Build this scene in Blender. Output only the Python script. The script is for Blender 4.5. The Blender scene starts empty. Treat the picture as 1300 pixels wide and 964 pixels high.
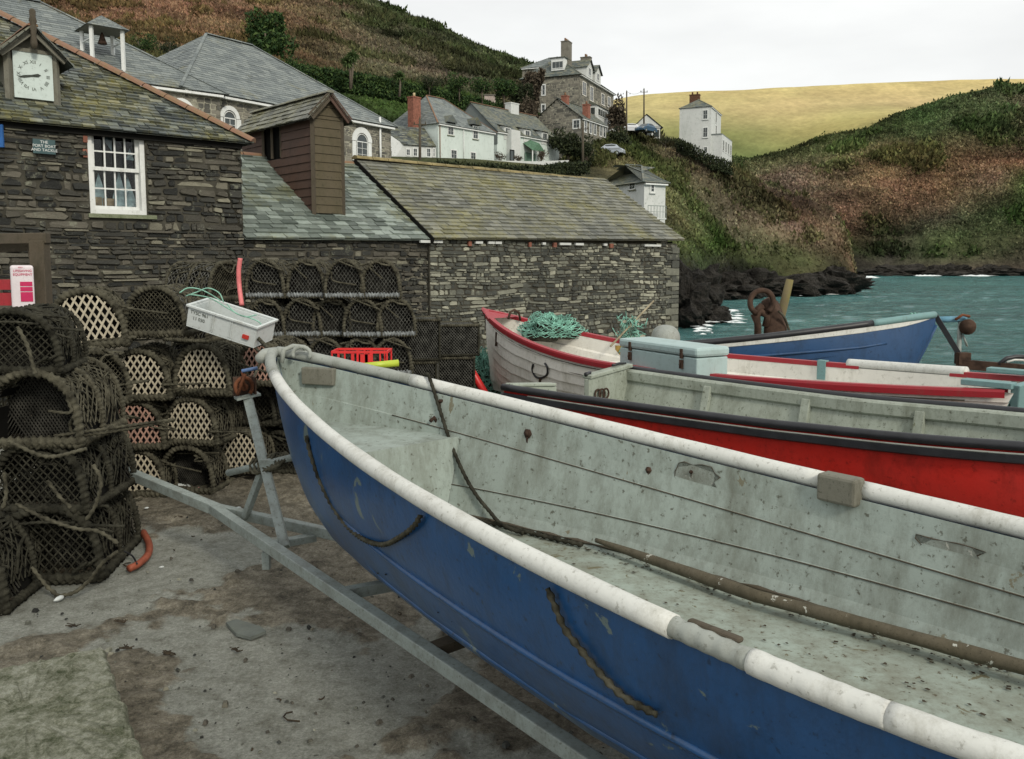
import bpy, math, random
import numpy as np
from mathutils import Vector, Matrix
random.seed(7); rng=np.random.default_rng(11)
SC=bpy.context.scene; COL=SC.collection
# ---------------------------------------------------------------- camera model
F=1100.; PITCH=math.atan(107/1100.); HC=2.3
def ray(x,y):
    u=(x-650)/F; v=(437-y)/F
    return Vector((u, math.cos(PITCH)+v*math.sin(PITCH), -math.sin(PITCH)+v*math.cos(PITCH)))
CAM=Vector((0,0,HC))
def Pz(x,y,z):
    r=ray(x,y); return CAM+r*((z-HC)/r.z)
def PY(x,y,Y):
    r=ray(x,y); return CAM+r*(Y/r.y)
def Pp(x,y,P0,n):
    r=ray(x,y); return CAM+r*((Vector(P0)-CAM).dot(n)/r.dot(n))
cd=bpy.data.cameras.new('camera'); cam=bpy.data.objects.new('camera',cd); COL.objects.link(cam)
cam.location=CAM; cam.rotation_euler=(math.pi/2-PITCH,0,0)
cd.sensor_width=36; cd.lens=36*F/1300; cd.shift_y=-45/1300.; cd.clip_start=.05; cd.clip_end=5000
SC.camera=cam
# ---------------------------------------------------------------- world, light
w=bpy.data.worlds.new('World'); SC.world=w; w.use_nodes=True
nt=w.node_tree; nt.nodes.clear()
out=nt.nodes.new('ShaderNodeOutputWorld'); bg=nt.nodes.new('ShaderNodeBackground'); bg.inputs[1].default_value=.086
sky=nt.nodes.new('ShaderNodeTexSky'); sky.sky_type='NISHITA'; sky.sun_disc=False
SUN_AZ=math.radians(150); SUN_EL=math.radians(33)      # azimuth clockwise from +Y: behind the camera, to the right
sky.sun_elevation=SUN_EL; sky.sun_rotation=SUN_AZ
tc=nt.nodes.new('ShaderNodeTexCoord'); mp=nt.nodes.new('ShaderNodeMapping'); mp.inputs['Scale'].default_value=(1,1,3.5)
nz=nt.nodes.new('ShaderNodeTexNoise'); nz.inputs['Scale'].default_value=2.6; nz.inputs['Detail'].default_value=5
cr=nt.nodes.new('ShaderNodeValToRGB')
cr.color_ramp.elements[0].position=.3; cr.color_ramp.elements[0].color=(7.2,7.25,7.15,1)
cr.color_ramp.elements[1].position=.65; cr.color_ramp.elements[1].color=(8.9,8.95,8.75,1)
mx=nt.nodes.new('ShaderNodeMixRGB'); mx.inputs[0].default_value=.93
nt.links.new(tc.outputs['Generated'],mp.inputs[0]); nt.links.new(mp.outputs[0],nz.inputs[0]); nt.links.new(nz.outputs[0],cr.inputs[0])
nt.links.new(sky.outputs[0],mx.inputs[1]); nt.links.new(cr.outputs[0],mx.inputs[2]); nt.links.new(mx.outputs[0],bg.inputs[0]); nt.links.new(bg.outputs[0],out.inputs[0])
sl=bpy.data.lights.new('sun','SUN'); sl.energy=1.5; sl.angle=math.radians(10); sl.color=(1,.93,.8)
so=bpy.data.objects.new('sun',sl); COL.objects.link(so)
sd=Vector((math.sin(SUN_AZ)*math.cos(SUN_EL),math.cos(SUN_AZ)*math.cos(SUN_EL),math.sin(SUN_EL)))
so.rotation_euler=sd.to_track_quat('Z','Y').to_euler()
SC.view_settings.view_transform='Standard'; SC.view_settings.look='None'; SC.view_settings.exposure=.5; SC.view_settings.gamma=1
SC.render.engine='CYCLES'; SC.cycles.max_bounces=4; SC.cycles.diffuse_bounces=2; SC.cycles.glossy_bounces=2; SC.cycles.transparent_max_bounces=4
SC.cycles.use_denoising=True
# ---------------------------------------------------------------- materials
class NT:
    def __init__(s,name):
        s.m=bpy.data.materials.new(name); s.m.use_nodes=True; s.t=s.m.node_tree
        s.b=s.t.nodes['Principled BSDF']; s.tc=s.n('TexCoord')
    def n(s,k): return s.t.nodes.new('ShaderNode'+k)
    def l(s,a,b): s.t.links.new(a,b)
    def noise(s,scale,detail=6,co='Object',stretch=None,dist=0,rough=.6):
        z=s.n('TexNoise'); z.inputs['Scale'].default_value=scale; z.inputs['Detail'].default_value=detail; z.inputs['Distortion'].default_value=dist; z.inputs['Roughness'].default_value=rough
        src=s.tc.outputs[co]
        if stretch:
            m=s.n('Mapping'); m.inputs['Scale'].default_value=stretch[:3]
            if len(stretch)>3: m.inputs['Rotation'].default_value=(0,0,stretch[3])
            s.l(src,m.inputs[0]); src=m.outputs[0]
        s.l(src,z.inputs[0]); return z.outputs[0]
    def ramp(s,fac,stops):
        r=s.n('ValToRGB'); e=r.color_ramp.elements
        while len(e)<len(stops): e.new(.5)
        for i,(p,c) in enumerate(stops):
            e[i].position=p; e[i].color=(c,c,c,1) if isinstance(c,(int,float)) else (*c,1)
        s.l(fac,r.inputs[0]); return r.outputs[0]
    def mix(s,f,a,b,mode='MIX'):
        m=s.n('MixRGB'); m.blend_type=mode
        for i,v in enumerate((f,a,b)):
            if hasattr(v,'is_linked'): s.l(v,m.inputs[i])
            elif isinstance(v,(int,float)): m.inputs[i].default_value=v if i==0 else (v,v,v,1)
            else: m.inputs[i].default_value=(*v,1)
        return m.outputs[0]
    def bump(s,h,strength=.5,dist=.02):
        b=s.n('Bump'); b.inputs['Strength'].default_value=strength; b.inputs['Distance'].default_value=dist
        s.l(h,b.inputs['Height']); s.l(b.outputs[0],s.b.inputs['Normal'])
    def fin(s,col,rough=.8,spec=.3,metal=0):
        if hasattr(col,'is_linked'): s.l(col,s.b.inputs['Base Color'])
        else: s.b.inputs['Base Color'].default_value=(*col,1)
        if hasattr(rough,'is_linked'): s.l(rough,s.b.inputs['Roughness'])
        else: s.b.inputs['Roughness'].default_value=rough
        s.b.inputs['Specular IOR Level'].default_value=spec; s.b.inputs['Metallic'].default_value=metal
        return s.m
def m_plain(name,c,rough=.7,var=.25,scale=8,spec=.3,metal=0,bump=.15):
    t=NT(name); n=t.noise(scale)
    d=tuple(v*(1-var) for v in c); e=tuple(min(1,v*(1+var)) for v in c)
    t.bump(t.noise(scale*4),bump,.01)
    return t.fin(t.ramp(n,[(.3,d),(.7,e)]),rough,spec,metal)
def m_paint(name,c,dirt=(.12,.11,.08),amt=.5,scale=3,rough=.55,chips=(.3,.3,.27),chip=.0,streak=True,spec=.35):
    """weathered paint: broad fading, grime, small specks, chips"""
    t=NT(name)
    base=t.mix(t.ramp(t.noise(scale*.6),[(.35,0),(.7,.55)]),c,tuple(v*.72+.03 for v in c))
    g=t.ramp(t.noise(scale*1.5,12,rough=.78,stretch=(1,1,.35) if streak else None),[(.60-.18*amt,0),(.74,.85)])
    g2=t.ramp(t.noise(scale*6,8,rough=.8),[(.5,0),(.72,.5+.3*amt)])
    col=t.mix(g,base,dirt); col=t.mix(g2,col,tuple(v*.45+d*.35 for v,d in zip(c,dirt)))
    sp=t.ramp(t.noise(scale*12,5,rough=.6),[(.62,0),(.67,.85)])
    col=t.mix(t.mix(amt,0.0,sp),col,tuple(v*.7 for v in dirt))
    if chip>0:
        
        cn=t.ramp(t.noise(scale*1.7,8,dist=.6,rough=.65),[(.76-.12*chip,0),(.77-.12*chip,1)])
        col=t.mix(cn,col,chips)
    t.bump(t.noise(scale*14,4),.18,.008)
    return t.fin(col,rough,spec)
def m_stone(name,stops,lich=None,bump=.8):
    t=NT(name); g=t.n('NewGeometry')
    col=t.ramp(g.outputs['Random Per Island'],stops)
    n=t.noise(9,8,rough=.7); col=t.mix(t.ramp(n,[(.35,0),(.75,.8)]),col,t.mix(.5,col,(.03,.03,.025)))
    n2=t.noise(4.5,12,rough=.8); col=t.mix(t.ramp(n2,[(.55,0),(.66,.7)]),col,lich or (.27,.28,.21)); n3=t.noise(1.1,8,rough=.7); col=t.mix(t.ramp(n3,[(.3,.45),(.55,0)]),col,(.02,.02,.018))
    t.bump(t.noise(26,8),bump,.02)
    return t.fin(col,.85,.25)
def m_slate(name,stops,moss=(.16,.15,.03),amt=.5,ms=1.2,pale=(.33,.38,.35),rough=.6):
    t=NT(name); g=t.n('NewGeometry')
    col=t.ramp(g.outputs['Random Per Island'],stops)
    col=t.mix(t.ramp(t.noise(14,6),[(.35,0),(.75,.6)]),col,t.mix(.6,col,(.02,.02,.02)))
    mk=t.ramp(t.noise(ms,12,rough=.78),[(.60-.2*amt,0),(.68,.85)])
    mk2=t.ramp(t.noise(ms*9,6,rough=.7),[(.35,.1),(.58,1)])
    col=t.mix(t.mix(1.0,mk,mk2,'MULTIPLY'),col,moss)
    col=t.mix(t.ramp(t.noise(ms*3.3,8,rough=.7),[(.62,0),(.7,.45)]),col,pale)
    t.bump(t.noise(30,5),.4,.01)
    return t.fin(col,rough,.35)
def m_attr(name,rough=.9,var=.4,scale=.6,bump=.6,bd=.3):
    t=NT(name); a=t.n('VertexColor'); a.layer_name='col'
    n=t.noise(scale,9,rough=.72); n2=t.noise(scale*7,6,rough=.7)
    col=t.mix(1.0,a.outputs[0],t.ramp(n,[(.3,1-var),(.72,1+var*.6)]),'MULTIPLY')
    col=t.mix(1.0,col,t.ramp(n2,[(.3,1-var),(.7,1+var*.6)]),'MULTIPLY')
    if bump: t.bump(n2,bump,bd)
    return t.fin(col,rough,.12)
M={}
M['stone']=m_stone('dark_slate_stone',[(0,(.018,.019,.018)),(.35,(.042,.044,.04)),(.65,(.075,.07,.056)),(.88,(.13,.12,.095)),(1,(.25,.24,.18))])
M['stone_pale']=m_stone('pale_rubble_stone',[(0,(.045,.05,.045)),(.35,(.10,.105,.09)),(.7,(.20,.205,.165)),(1,(.42,.42,.33))],(.33,.34,.26))
M['stone_far']=m_stone('village_stone',[(0,(.10,.10,.09)),(.5,(.19,.18,.15)),(1,(.29,.27,.22))],(.26,.25,.2))
M['mortar']=m_plain('earth_mortar',(.06,.057,.045),.95,.4,6,.1)
M['mortar_pale']=m_plain('lime_mortar',(.30,.29,.23),.95,.4,5,.1)
M['slate_dark']=m_slate('mossy_dark_slates',[(0,(.035,.045,.048)),(.5,(.085,.10,.10)),(.85,(.15,.17,.15)),(1,(.26,.26,.2))],(.23,.205,.045),.66,.8)
M['slate_green']=m_slate('green_grey_slates',[(0,(.08,.10,.085)),(.5,(.16,.19,.165)),(1,(.30,.35,.31))],(.2,.19,.06),.45,.9,(.42,.5,.45))
M['slate_yel']=m_slate('lichen_slates',[(0,(.09,.095,.08)),(.5,(.15,.155,.13)),(1,(.22,.225,.19))],(.24,.22,.06),.85,.7,(.28,.28,.22))
M['slate_far']=m_slate('grey_slates',[(0,(.12,.14,.14)),(.5,(.17,.195,.19)),(1,(.23,.255,.24))],(.2,.19,.1),.2,.4)
M['slate_moss']=m_slate('worn_slates',[(0,(.07,.09,.085)),(.5,(.12,.14,.13)),(1,(.2,.2,.15))],(.16,.15,.06),.6,.3)
M['hip_tile']=m_paint('terracotta_hip_tile',(.235,.125,.085),(.17,.15,.06),.9,4,.9)
M['wood_brown']=m_paint('brown_stained_boards',(.085,.045,.03),(.03,.02,.015),.5,2,.7)
M['wood_olive']=m_paint('olive_weathered_boards',(.085,.068,.038),(.04,.04,.018),.8,2,.8)
M['wood_grey']=m_paint('grey_weathered_wood',(.17,.165,.13),(.07,.065,.045),.6,6,.85)
M['wood_dark']=m_paint('dark_old_timber',(.075,.06,.04),(.03,.03,.015),.6,5,.85)
M['white']=m_paint('white_paint',(.72,.74,.72),(.3,.31,.26),.35,2,.6)
M['white_wall']=m_paint('whitewashed_render',(.58,.60,.58),(.34,.38,.34),.5,.35,.8)
M['white_wall2']=m_paint('mint_whitewashed_render',(.60,.68,.64),(.38,.44,.4),.4,.35,.8)
M['glass']=m_plain('window_glass',(.035,.045,.045),.12,.3,1,.6,0,0)
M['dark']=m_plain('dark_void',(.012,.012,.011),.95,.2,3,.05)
M['rope']=m_plain('weathered_rope',(.068,.064,.046),.95,.7,14,.1,0,.6)
M['rope_dark']=m_plain('dark_wet_rope',(.032,.031,.023),.95,.7,14,.1,0,.6)
M['rope_blue']=m_plain('pale_blue_rope',(.20,.215,.215),.9,.7,20,.1,0,.4)
M['net']=m_plain('dark_netting',(.035,.034,.029),.95,.8,9,.1)
M['net_pale']=m_plain('grey_netting',(.085,.085,.075),.95,.7,12,.1)
M['net_green']=m_plain('green_twine',(.22,.45,.36),.8,.6,9,.2)
M['lattice']=m_plain('cream_plastic_lattice',(.40,.36,.27),.75,.3,6,.25)
M['lattice_pink']=m_plain('pinkish_plastic_lattice',(.36,.22,.17),.75,.45,5,.25)
M['galv']=m_paint('galvanised_steel',(.25,.29,.27),(.10,.10,.08),.8,6,.5,spec=.5,streak=False)
M['rust']=m_plain('rust',(.13,.05,.025),.85,.55,10,.2,.2,.6)
M['rust_dark']=m_plain('brown_rusted_iron',(.065,.04,.028),.85,.5,8,.25,.2,.6)
M['blue']=m_paint('blue_gelcoat',(.010,.072,.205),(.02,.035,.06),.7,2.4,.3,(.12,.16,.16),1.0,spec=.5)
M['blue_dk']=m_paint('deep_blue_hull_paint',(.014,.06,.155),(.012,.025,.045),.5,1.6,.5,(.12,.13,.12),.2)
M['hull_in']=m_paint('grey_green_inner_paint',(.325,.38,.345),(.085,.08,.05),.85,2.6,.6,(.17,.16,.11),.75)
M['floor']=m_paint('dirty_floor_paint',(.33,.39,.34),(.11,.085,.045),1.25,3.2,.65,(.14,.13,.08),1.2,streak=False)
M['hull_in2']=m_paint('pale_green_inner_paint',(.32,.355,.30),(.09,.095,.06),.8,3,.7,(.13,.14,.09),.6)
M['rail']=m_paint('white_plastic_rail',(.62,.63,.59),(.26,.25,.20),.5,4,.5)
M['rail_grey']=m_paint('grey_foam_rail',(.30,.32,.29),(.12,.12,.09),.5,4,.7)
M['red']=m_paint('red_gelcoat',(.58,.02,.012),(.18,.015,.01),.45,2.2,.4,(.52,.10,.04),.8)
M['red_trim']=m_paint('red_painted_gunwale',(.34,.018,.028),(.22,.08,.07),.3,4,.45,(.4,.3,.28),.15)
M['black']=m_plain('black_rubber',(.018,.019,.022),.45,.4,7,.45)
M['cream']=m_paint('cream_clinker_planks',(.78,.76,.69),(.42,.40,.32),.35,1.8,.55)
M['teal']=m_paint('teal_painted_wood',(.16,.29,.29),(.1,.13,.11),.4,5,.6)
M['box_blue']=m_paint('pale_blue_box_paint',(.38,.50,.49),(.22,.27,.24),.3,2,.5)
M['brick']=m_plain('red_brick',(.23,.095,.065),.9,.4,6)
M['pink']=m_plain('pink_hose_rubber',(.62,.17,.17),.5,.2,10,.4)
M['orange']=m_plain('orange_hose_rubber',(.24,.065,.035),.6,.3,12,.3)
M['redplastic']=m_plain('red_plastic',(.62,.03,.03),.4,.15,6,.45)
M['lime']=m_plain('lime_plastic',(.42,.52,.05),.4,.15,6,.4)
M['fishbox']=m_paint('white_box_plastic',(.56,.60,.59),(.3,.3,.26),.25,2,.45)
M['cab']=m_paint('white_cabinet',(.70,.64,.66),(.5,.35,.4),.2,3,.45)
M['clock']=m_paint('clock_dial',(.52,.60,.57),(.33,.38,.34),.4,1.5,.5)
M['clock_mark']=m_plain('faded_black_numerals',(.10,.115,.10),.8,.2,5)
M['plaque']=m_plain('teal_plaque',(.045,.085,.09),.5,.2,6)
M['bluesign']=m_plain('blue_sign',(.03,.12,.35),.5,.2,6)
M['moss_conc']=m_paint('mossy_concrete',(.22,.24,.16),(.05,.075,.022),1.1,4,.95,streak=False,chips=(.3,.31,.24),chip=.8)
M['tyre']=m_plain('tyre_rubber',(.02,.02,.02),.8,.2,8)
M['car']=m_plain('silver_car_paint',(.42,.46,.5),.3,.05,3,.5,.4,0)
M['seaweed']=m_plain('dried_seaweed',(.04,.03,.018),.9,.5,20)
M['foam']=m_plain('sea_foam',(.75,.8,.8),.9,.1,3)
t=NT('mossy_concrete'); c_=t.ramp(t.noise(7,14,rough=.92),[(.40,(.06,.075,.035)),(.49,(.24,.25,.18)),(.58,(.46,.47,.39))]); t.bump(t.noise(14,10,rough=.8),1,.05); M['moss_block']=t.fin(c_,.95,.15)
# leaf materials with per-island variety
def m_leaf(name,a,b,c):
    t=NT(name); g=t.n('NewGeometry')
    col=t.ramp(g.outputs['Random Per Island'],[(0,a),(.5,b),(1,c)])
    return t.fin(col,.75,.2)
M['leaf']=m_leaf('evergreen_leaf',(.012,.03,.01),(.03,.065,.018),(.07,.11,.03))
M['leaf_olive']=m_leaf('olive_leaf',(.03,.035,.012),(.06,.065,.025),(.10,.10,.045))
M['leaf_dark']=m_leaf('dark_shrub_leaf',(.012,.018,.009),(.025,.035,.015),(.05,.06,.025))
M['leaf_twig']=m_leaf('bare_twig',(.035,.028,.02),(.07,.055,.038),(.12,.10,.07))
M['palm']=m_leaf('palm_leaf',(.05,.09,.03),(.09,.14,.05),(.15,.2,.08))
M['bark']=m_plain('bark',(.12,.10,.075),.9,.4,10)
M['land']=m_attr('scrubby_hillside',.95,.5,.12,.9,1.5)
M['field']=m_attr('rough_pasture',.95,.22,.05,.4,.6)
M['scrub']=m_attr('scrub_foliage',.9,.35,.3,0)
M['rock']=m_attr('shore_rock',.8,.6,.5,1.,.8)
# ---------------------------------------------------------------- mesh helpers
def wloc(p):
    x=y=z=0
    while p: x+=p.location.x; y+=p.location.y; z+=p.location.z; p=p.parent
    return x,y,z
class MB:
    def __init__(s): s.v=[]; s.f=[]; s.mi=[]; s.sm=[]; s.mats=[]
    def mat(s,m):
        if m not in s.mats: s.mats.append(m)
        return s.mats.index(m)
    def add(s,vs,fs,m=None,smooth=False):
        o=len(s.v); s.v.extend([tuple(q) for q in vs]); i=s.mat(m)
        for q in fs: s.f.append(tuple(k+o for k in q)); s.mi.append(i); s.sm.append(smooth)
    def box(s,c,h,m=None,R=None,taper=1.):
        vs=[]
        for dz in(-1,1):
            for dx,dy in((-1,-1),(1,-1),(1,1),(-1,1)):
                k=taper if dz>0 else 1
                q=Vector((dx*h[0]*k,dy*h[1]*k,dz*h[2]))
                if R: q=R@q
                vs.append(Vector(c)+q)
        s.add(vs,[(0,3,2,1),(4,5,6,7),(0,1,5,4),(1,2,6,5),(2,3,7,6),(3,0,4,7)],m)
    def obox(s,P,ax,ay,az,m=None):
        """box with corner P and edge vectors"""
        P,ax,ay,az=map(Vector,(P,ax,ay,az))
        s.add([P,P+ax,P+ax+ay,P+ay,P+az,P+ax+az,P+ax+ay+az,P+ay+az],[(0,3,2,1),(4,5,6,7),(0,1,5,4),(1,2,6,5),(2,3,7,6),(3,0,4,7)],m)
    def bar(s,a,b,w,h,m=None,up=(0,0,1)):
        a,b=Vector(a),Vector(b); d=(b-a); L=d.length; d.normalize(); up=Vector(up)
        side=d.cross(up); 
        if side.length<1e-4: side=d.cross(Vector((1,0,0)))
        side.normalize(); up=side.cross(d)
        s.obox(a-side*w/2-up*h/2,d*L,side*w,up*h,m)
    def tube(s,pts,r,m=None,n=8,closed=False,cap=True,rf=None,smooth=True):
        pts=[Vector(p) for p in pts]; N=len(pts); vs=[];up=None
        for i,p in enumerate(pts):
            a=pts[(i-1)%N] if (closed or i>0) else pts[0]; b=pts[(i+1)%N] if(closed or i<N-1) else pts[-1]
            d=(b-a)
            if d.length<1e-7: d=Vector((0,0,1))
            d.normalize()
            if up is None: up=Vector((0,0,1)) if abs(d.z)<.9 else Vector((1,0,0))
            x=d.cross(up)
            if x.length<1e-4: x=d.cross(Vector((1,.3,0)))
            x.normalize(); up=x.cross(d).normalized()
            for k in range(n):
                t=2*math.pi*k/n; rr=r if rf is None else rf(i,t)
                vs.append(p+(x*math.cos(t)+up*math.sin(t))*rr)
        fs=[]
        for i in range(N if closed else N-1):
            j=(i+1)%N
            for k in range(n):
                l=(k+1)%n; fs.append((i*n+k,i*n+l,j*n+l,j*n+k))
        if cap and not closed:
            fs.append(tuple(range(n))[::-1]); fs.append(tuple((N-1)*n+k for k in range(n)))
        s.add(vs,fs,m,smooth)
    def rope(s,pts,r,m=None,pitch=3.2,n=6,lump=.28,closed=False):
        """twisted rope: resampled tube whose radius runs in a helix"""
        q=resample(pts,r*pitch/5,closed); s.tube(q,r,m,n,closed,True,lambda i,t:r*(1-lump*.5+lump*math.cos(2*t-2*math.pi*i/5)))
    def grid(s,rows,m=None,smooth=True,flip=False):
        n=len(rows[0]); vs=[p for r in rows for p in r]; fs=[]
        for i in range(len(rows)-1):
            for j in range(n-1):
                a=i*n+j; q=(a,a+1,a+n+1,a+n); fs.append(q[::-1] if flip else q)
        s.add(vs,fs,m,smooth)
    def build(s,name,parent=None,bevel=0):
        me=bpy.data.meshes.new(name); ox,oy,oz=wloc(parent)
        if ox or oy or oz: s.v=[(a-ox,b-oy,c-oz) for a,b,c in s.v]
        me.from_pydata(s.v,[],s.f)
        for m in s.mats: me.materials.append(m)
        me.polygons.foreach_set('material_index',s.mi); me.polygons.foreach_set('use_smooth',s.sm)
        me.update()
        o=bpy.data.objects.new(name,me); COL.objects.link(o)
        if parent: o.parent=parent
        if bevel:
            b=o.modifiers.new('bevel','BEVEL'); b.width=bevel; b.segments=2; b.limit_method='ANGLE'
        return o
def resample(pts,step,closed=False):
    pts=[Vector(p) for p in pts]
    if closed: pts=pts+[pts[0]]
    L=[0]
    for a,b in zip(pts,pts[1:]): L.append(L[-1]+(b-a).length)
    n=max(2,int(L[-1]/step)); out=[];k=0
    for i in range(n+(0 if closed else 1)):
        d=L[-1]*i/n
        while k<len(L)-2 and L[k+1]<d: k+=1
        t=(d-L[k])/max(1e-9,L[k+1]-L[k]); out.append(pts[k].lerp(pts[k+1],t))
    return out
def spline(pts,n=8):
    """Catmull-Rom through the points"""
    P=[Vector(p) for p in pts]; P=[P[0]*2-P[1]]+P+[P[-1]*2-P[-2]]; o=[]
    for i in range(1,len(P)-2):
        for k in range(n):
            t=k/n; a,b,c,d=P[i-1:i+3]
            o.append(.5*((2*b)+(c-a)*t+(2*a-5*b+4*c-d)*t*t+(3*b-a-3*c+d)*t**3))
    o.append(P[-2]); return o
def tag(o,label=None,cat=None,group=None,kind=None):
    if label: o['label']=label
    if cat: o['category']=cat
    if group: o['group']=group
    if kind: o['kind']=kind
    return o
def empty(name,loc,label,cat,group=None,rz=0):
    o=bpy.data.objects.new(name,None); COL.objects.link(o); o.location=loc; o.rotation_euler=(0,0,rz); o.empty_display_size=.1
    return tag(o,label,cat,group)
def copy_tree(o,parent=None):
    c=o.copy(); COL.objects.link(c)
    if parent: c.parent=parent
    for ch in [x for x in bpy.data.objects if x.parent==o]: copy_tree(ch,c)
    return c
_h=rng.random((256,256))
def vnoise(x,y):
    x=np.asarray(x,float); y=np.asarray(y,float); xi=np.floor(x).astype(int); yi=np.floor(y).astype(int); fx=x-xi; fy=y-yi
    fx=fx*fx*(3-2*fx); fy=fy*fy*(3-2*fy); g=lambda a,b:_h[a%256,b%256]
    return (g(xi,yi)*(1-fx)+g(xi+1,yi)*fx)*(1-fy)+(g(xi,yi+1)*(1-fx)+g(xi+1,yi+1)*fx)*fy
def fbm(x,y,o=5):
    s=0;a=.5
    for i in range(o): s=s+a*(vnoise(x*2**i+17*i,y*2**i+5*i)-.5); a*=.55
    return s
def colored(name,V,Fc,C,mat,smooth=True,kind=None):
    me=bpy.data.meshes.new(name); me.from_pydata([tuple(v) for v in V],[],[tuple(f) for f in Fc])
    ca=me.color_attributes.new('col','FLOAT_COLOR','POINT'); buf=np.ones((len(V),4),np.float32); buf[:,:3]=C
    ca.data.foreach_set('color',buf.ravel()); me.materials.append(mat)
    me.polygons.foreach_set('use_smooth',[smooth]*len(me.polygons))
    o=bpy.data.objects.new(name,me); COL.objects.link(o)
    if kind: o['kind']=kind
    return o
def text_mesh(name,body,size,loc,xdir,ydir,m,parent=None,ext=.002,align='CENTER'):
    cu=bpy.data.curves.new(name,'FONT'); cu.body=body; cu.size=size; cu.align_x=align; cu.align_y='CENTER'; cu.extrude=ext
    t=bpy.data.objects.new(name+'_tmp',cu); COL.objects.link(t); dg=bpy.context.evaluated_depsgraph_get(); dg.update()
    me=bpy.data.meshes.new_from_object(t.evaluated_get(dg)); bpy.data.objects.remove(t)
    x=Vector(xdir).normalized(); y=Vector(ydir).normalized(); z=x.cross(y)
    R=Matrix((x,y,z)).transposed().to_4x4(); R.translation=Vector(loc)-Vector(wloc(parent)); me.transform(R); me.materials.clear(); me.materials.append(m)
    o=bpy.data.objects.new(name,me); COL.objects.link(o)
    if parent: o.parent=parent
    return o
# ---------------------------------------------------------------- terrain
def sm(t): t=np.clip(t,0,1); return t*t*(3-2*t)
def rowpts(xs,spec):
    """spec: (x, y, Y) picture bearing and elevation at forward distance Y, or (x, 'z', z, Y)"""
    out=[]
    for q in spec:
        if q[1]=='z': p=PY(q[0],330,q[3]); p=Vector((p.x,p.y,q[2]))
        else: p=PY(*q)
        out.append((q[0],p))
    X=np.array([o[0] for o in out],float); P=np.array([tuple(o[1]) for o in out])
    # interpolate distance and height per bearing, then rebuild x
    u=(xs-650)/F
    Yv=np.interp(xs,X,P[:,1]); Zv=np.interp(xs,X,P[:,2])
    k=7; ker=np.ones(k)/k
    Yp=np.convolve(np.pad(Yv,k//2,'edge'),ker,'valid'); Zp=np.convolve(np.pad(Zv,k//2,'edge'),ker,'valid')
    d=Yp*math.cos(PITCH)-(Zp-HC)*math.sin(PITCH)
    return np.stack([u*d,Yp,Zp],1)
def rowcol(xs,spec):
    X=[q[0] for q in spec]; C=np.array([q[1] for q in spec]); return np.stack([np.interp(xs,X,C[:,i]) for i in range(3)],1)
def terrain(name,xs,rows,cols,sub,mat,amp,fs,cj=.5,kind='structure'):
    R=[rowpts(xs,r) for r in rows]; Cc=[rowcol(xs,c) for c in cols]; G=[];K=[]
    for i in range(len(R)-1):
        n=sub[i]
        for k in range(n):
            t=k/n; G.append(R[i]*(1-t)+R[i+1]*t); K.append(Cc[i]*(1-t)+Cc[i+1]*t)
    G.append(R[-1]); K.append(Cc[-1]); G=np.array(G); K=np.array(K)
    a=amp(G) if callable(amp) else amp
    n1=fbm(G[...,0]*fs+3,G[...,1]*fs+G[...,2]*fs*.7+9,6)
    n2=fbm(G[...,0]*fs*1.6+33,G[...,1]*fs*.8-G[...,2]*fs+59,6)
    G[...,2]+=n1*a; G[...,1]-=n2*a
    c1=fbm(G[...,0]*.035+5,G[...,1]*.03+G[...,2]*.06,6); c2=fbm(G[...,0]*.09+50,G[...,1]*.09+G[...,2]*.15+7,5)
    warm=np.array([1.15,.98,.88]); green=np.array([.74,1.03,.66])
    f=np.clip(c1*3.2+.5,0,1)[...,None]
    K=K*((1-f)*(1+(green-1)*cj)+f*(1+(warm-1)*cj))*np.clip(1+c2[...,None]*2.4*cj*1.5,.38,2.0)
    nr,nc=G.shape[:2]; V=G.reshape(-1,3); idx=np.arange(nr*nc).reshape(nr,nc)
    Fc=np.stack([idx[:-1,:-1],idx[1:,:-1],idx[1:,1:],idx[:-1,1:]],-1).reshape(-1,4)
    o=colored(name,V,Fc,K.reshape(-1,3),mat,True,kind)
    return o,G,K
BR=(.165,.118,.085); BR2=(.15,.118,.085); OL=(.115,.11,.06); GRN=(.05,.078,.024); DK=(.055,.06,.034); RK=(.035,.034,.03); MV=(.145,.108,.09)
xs=np.concatenate([np.linspace(-420,440,110),np.linspace(446,1090,240)])
far=(lambda r:r)
crest=[(-420,-180,215),(0,-105,200),(200,-65,200),(370,-30,200),(480,2,200),(540,27,198),(600,54,195),(650,70,190),(690,84,182),(720,105,176),(745,134,172),(775,154,165),(800,168,160),(850,182,150),(925,207,141),(960,228,141),(1000,246,141),(1060,262,139),(1078,310,138),(1090,370,136)]
behind=[(x,y+30,Y+45) for x,y,Y in crest]
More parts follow.
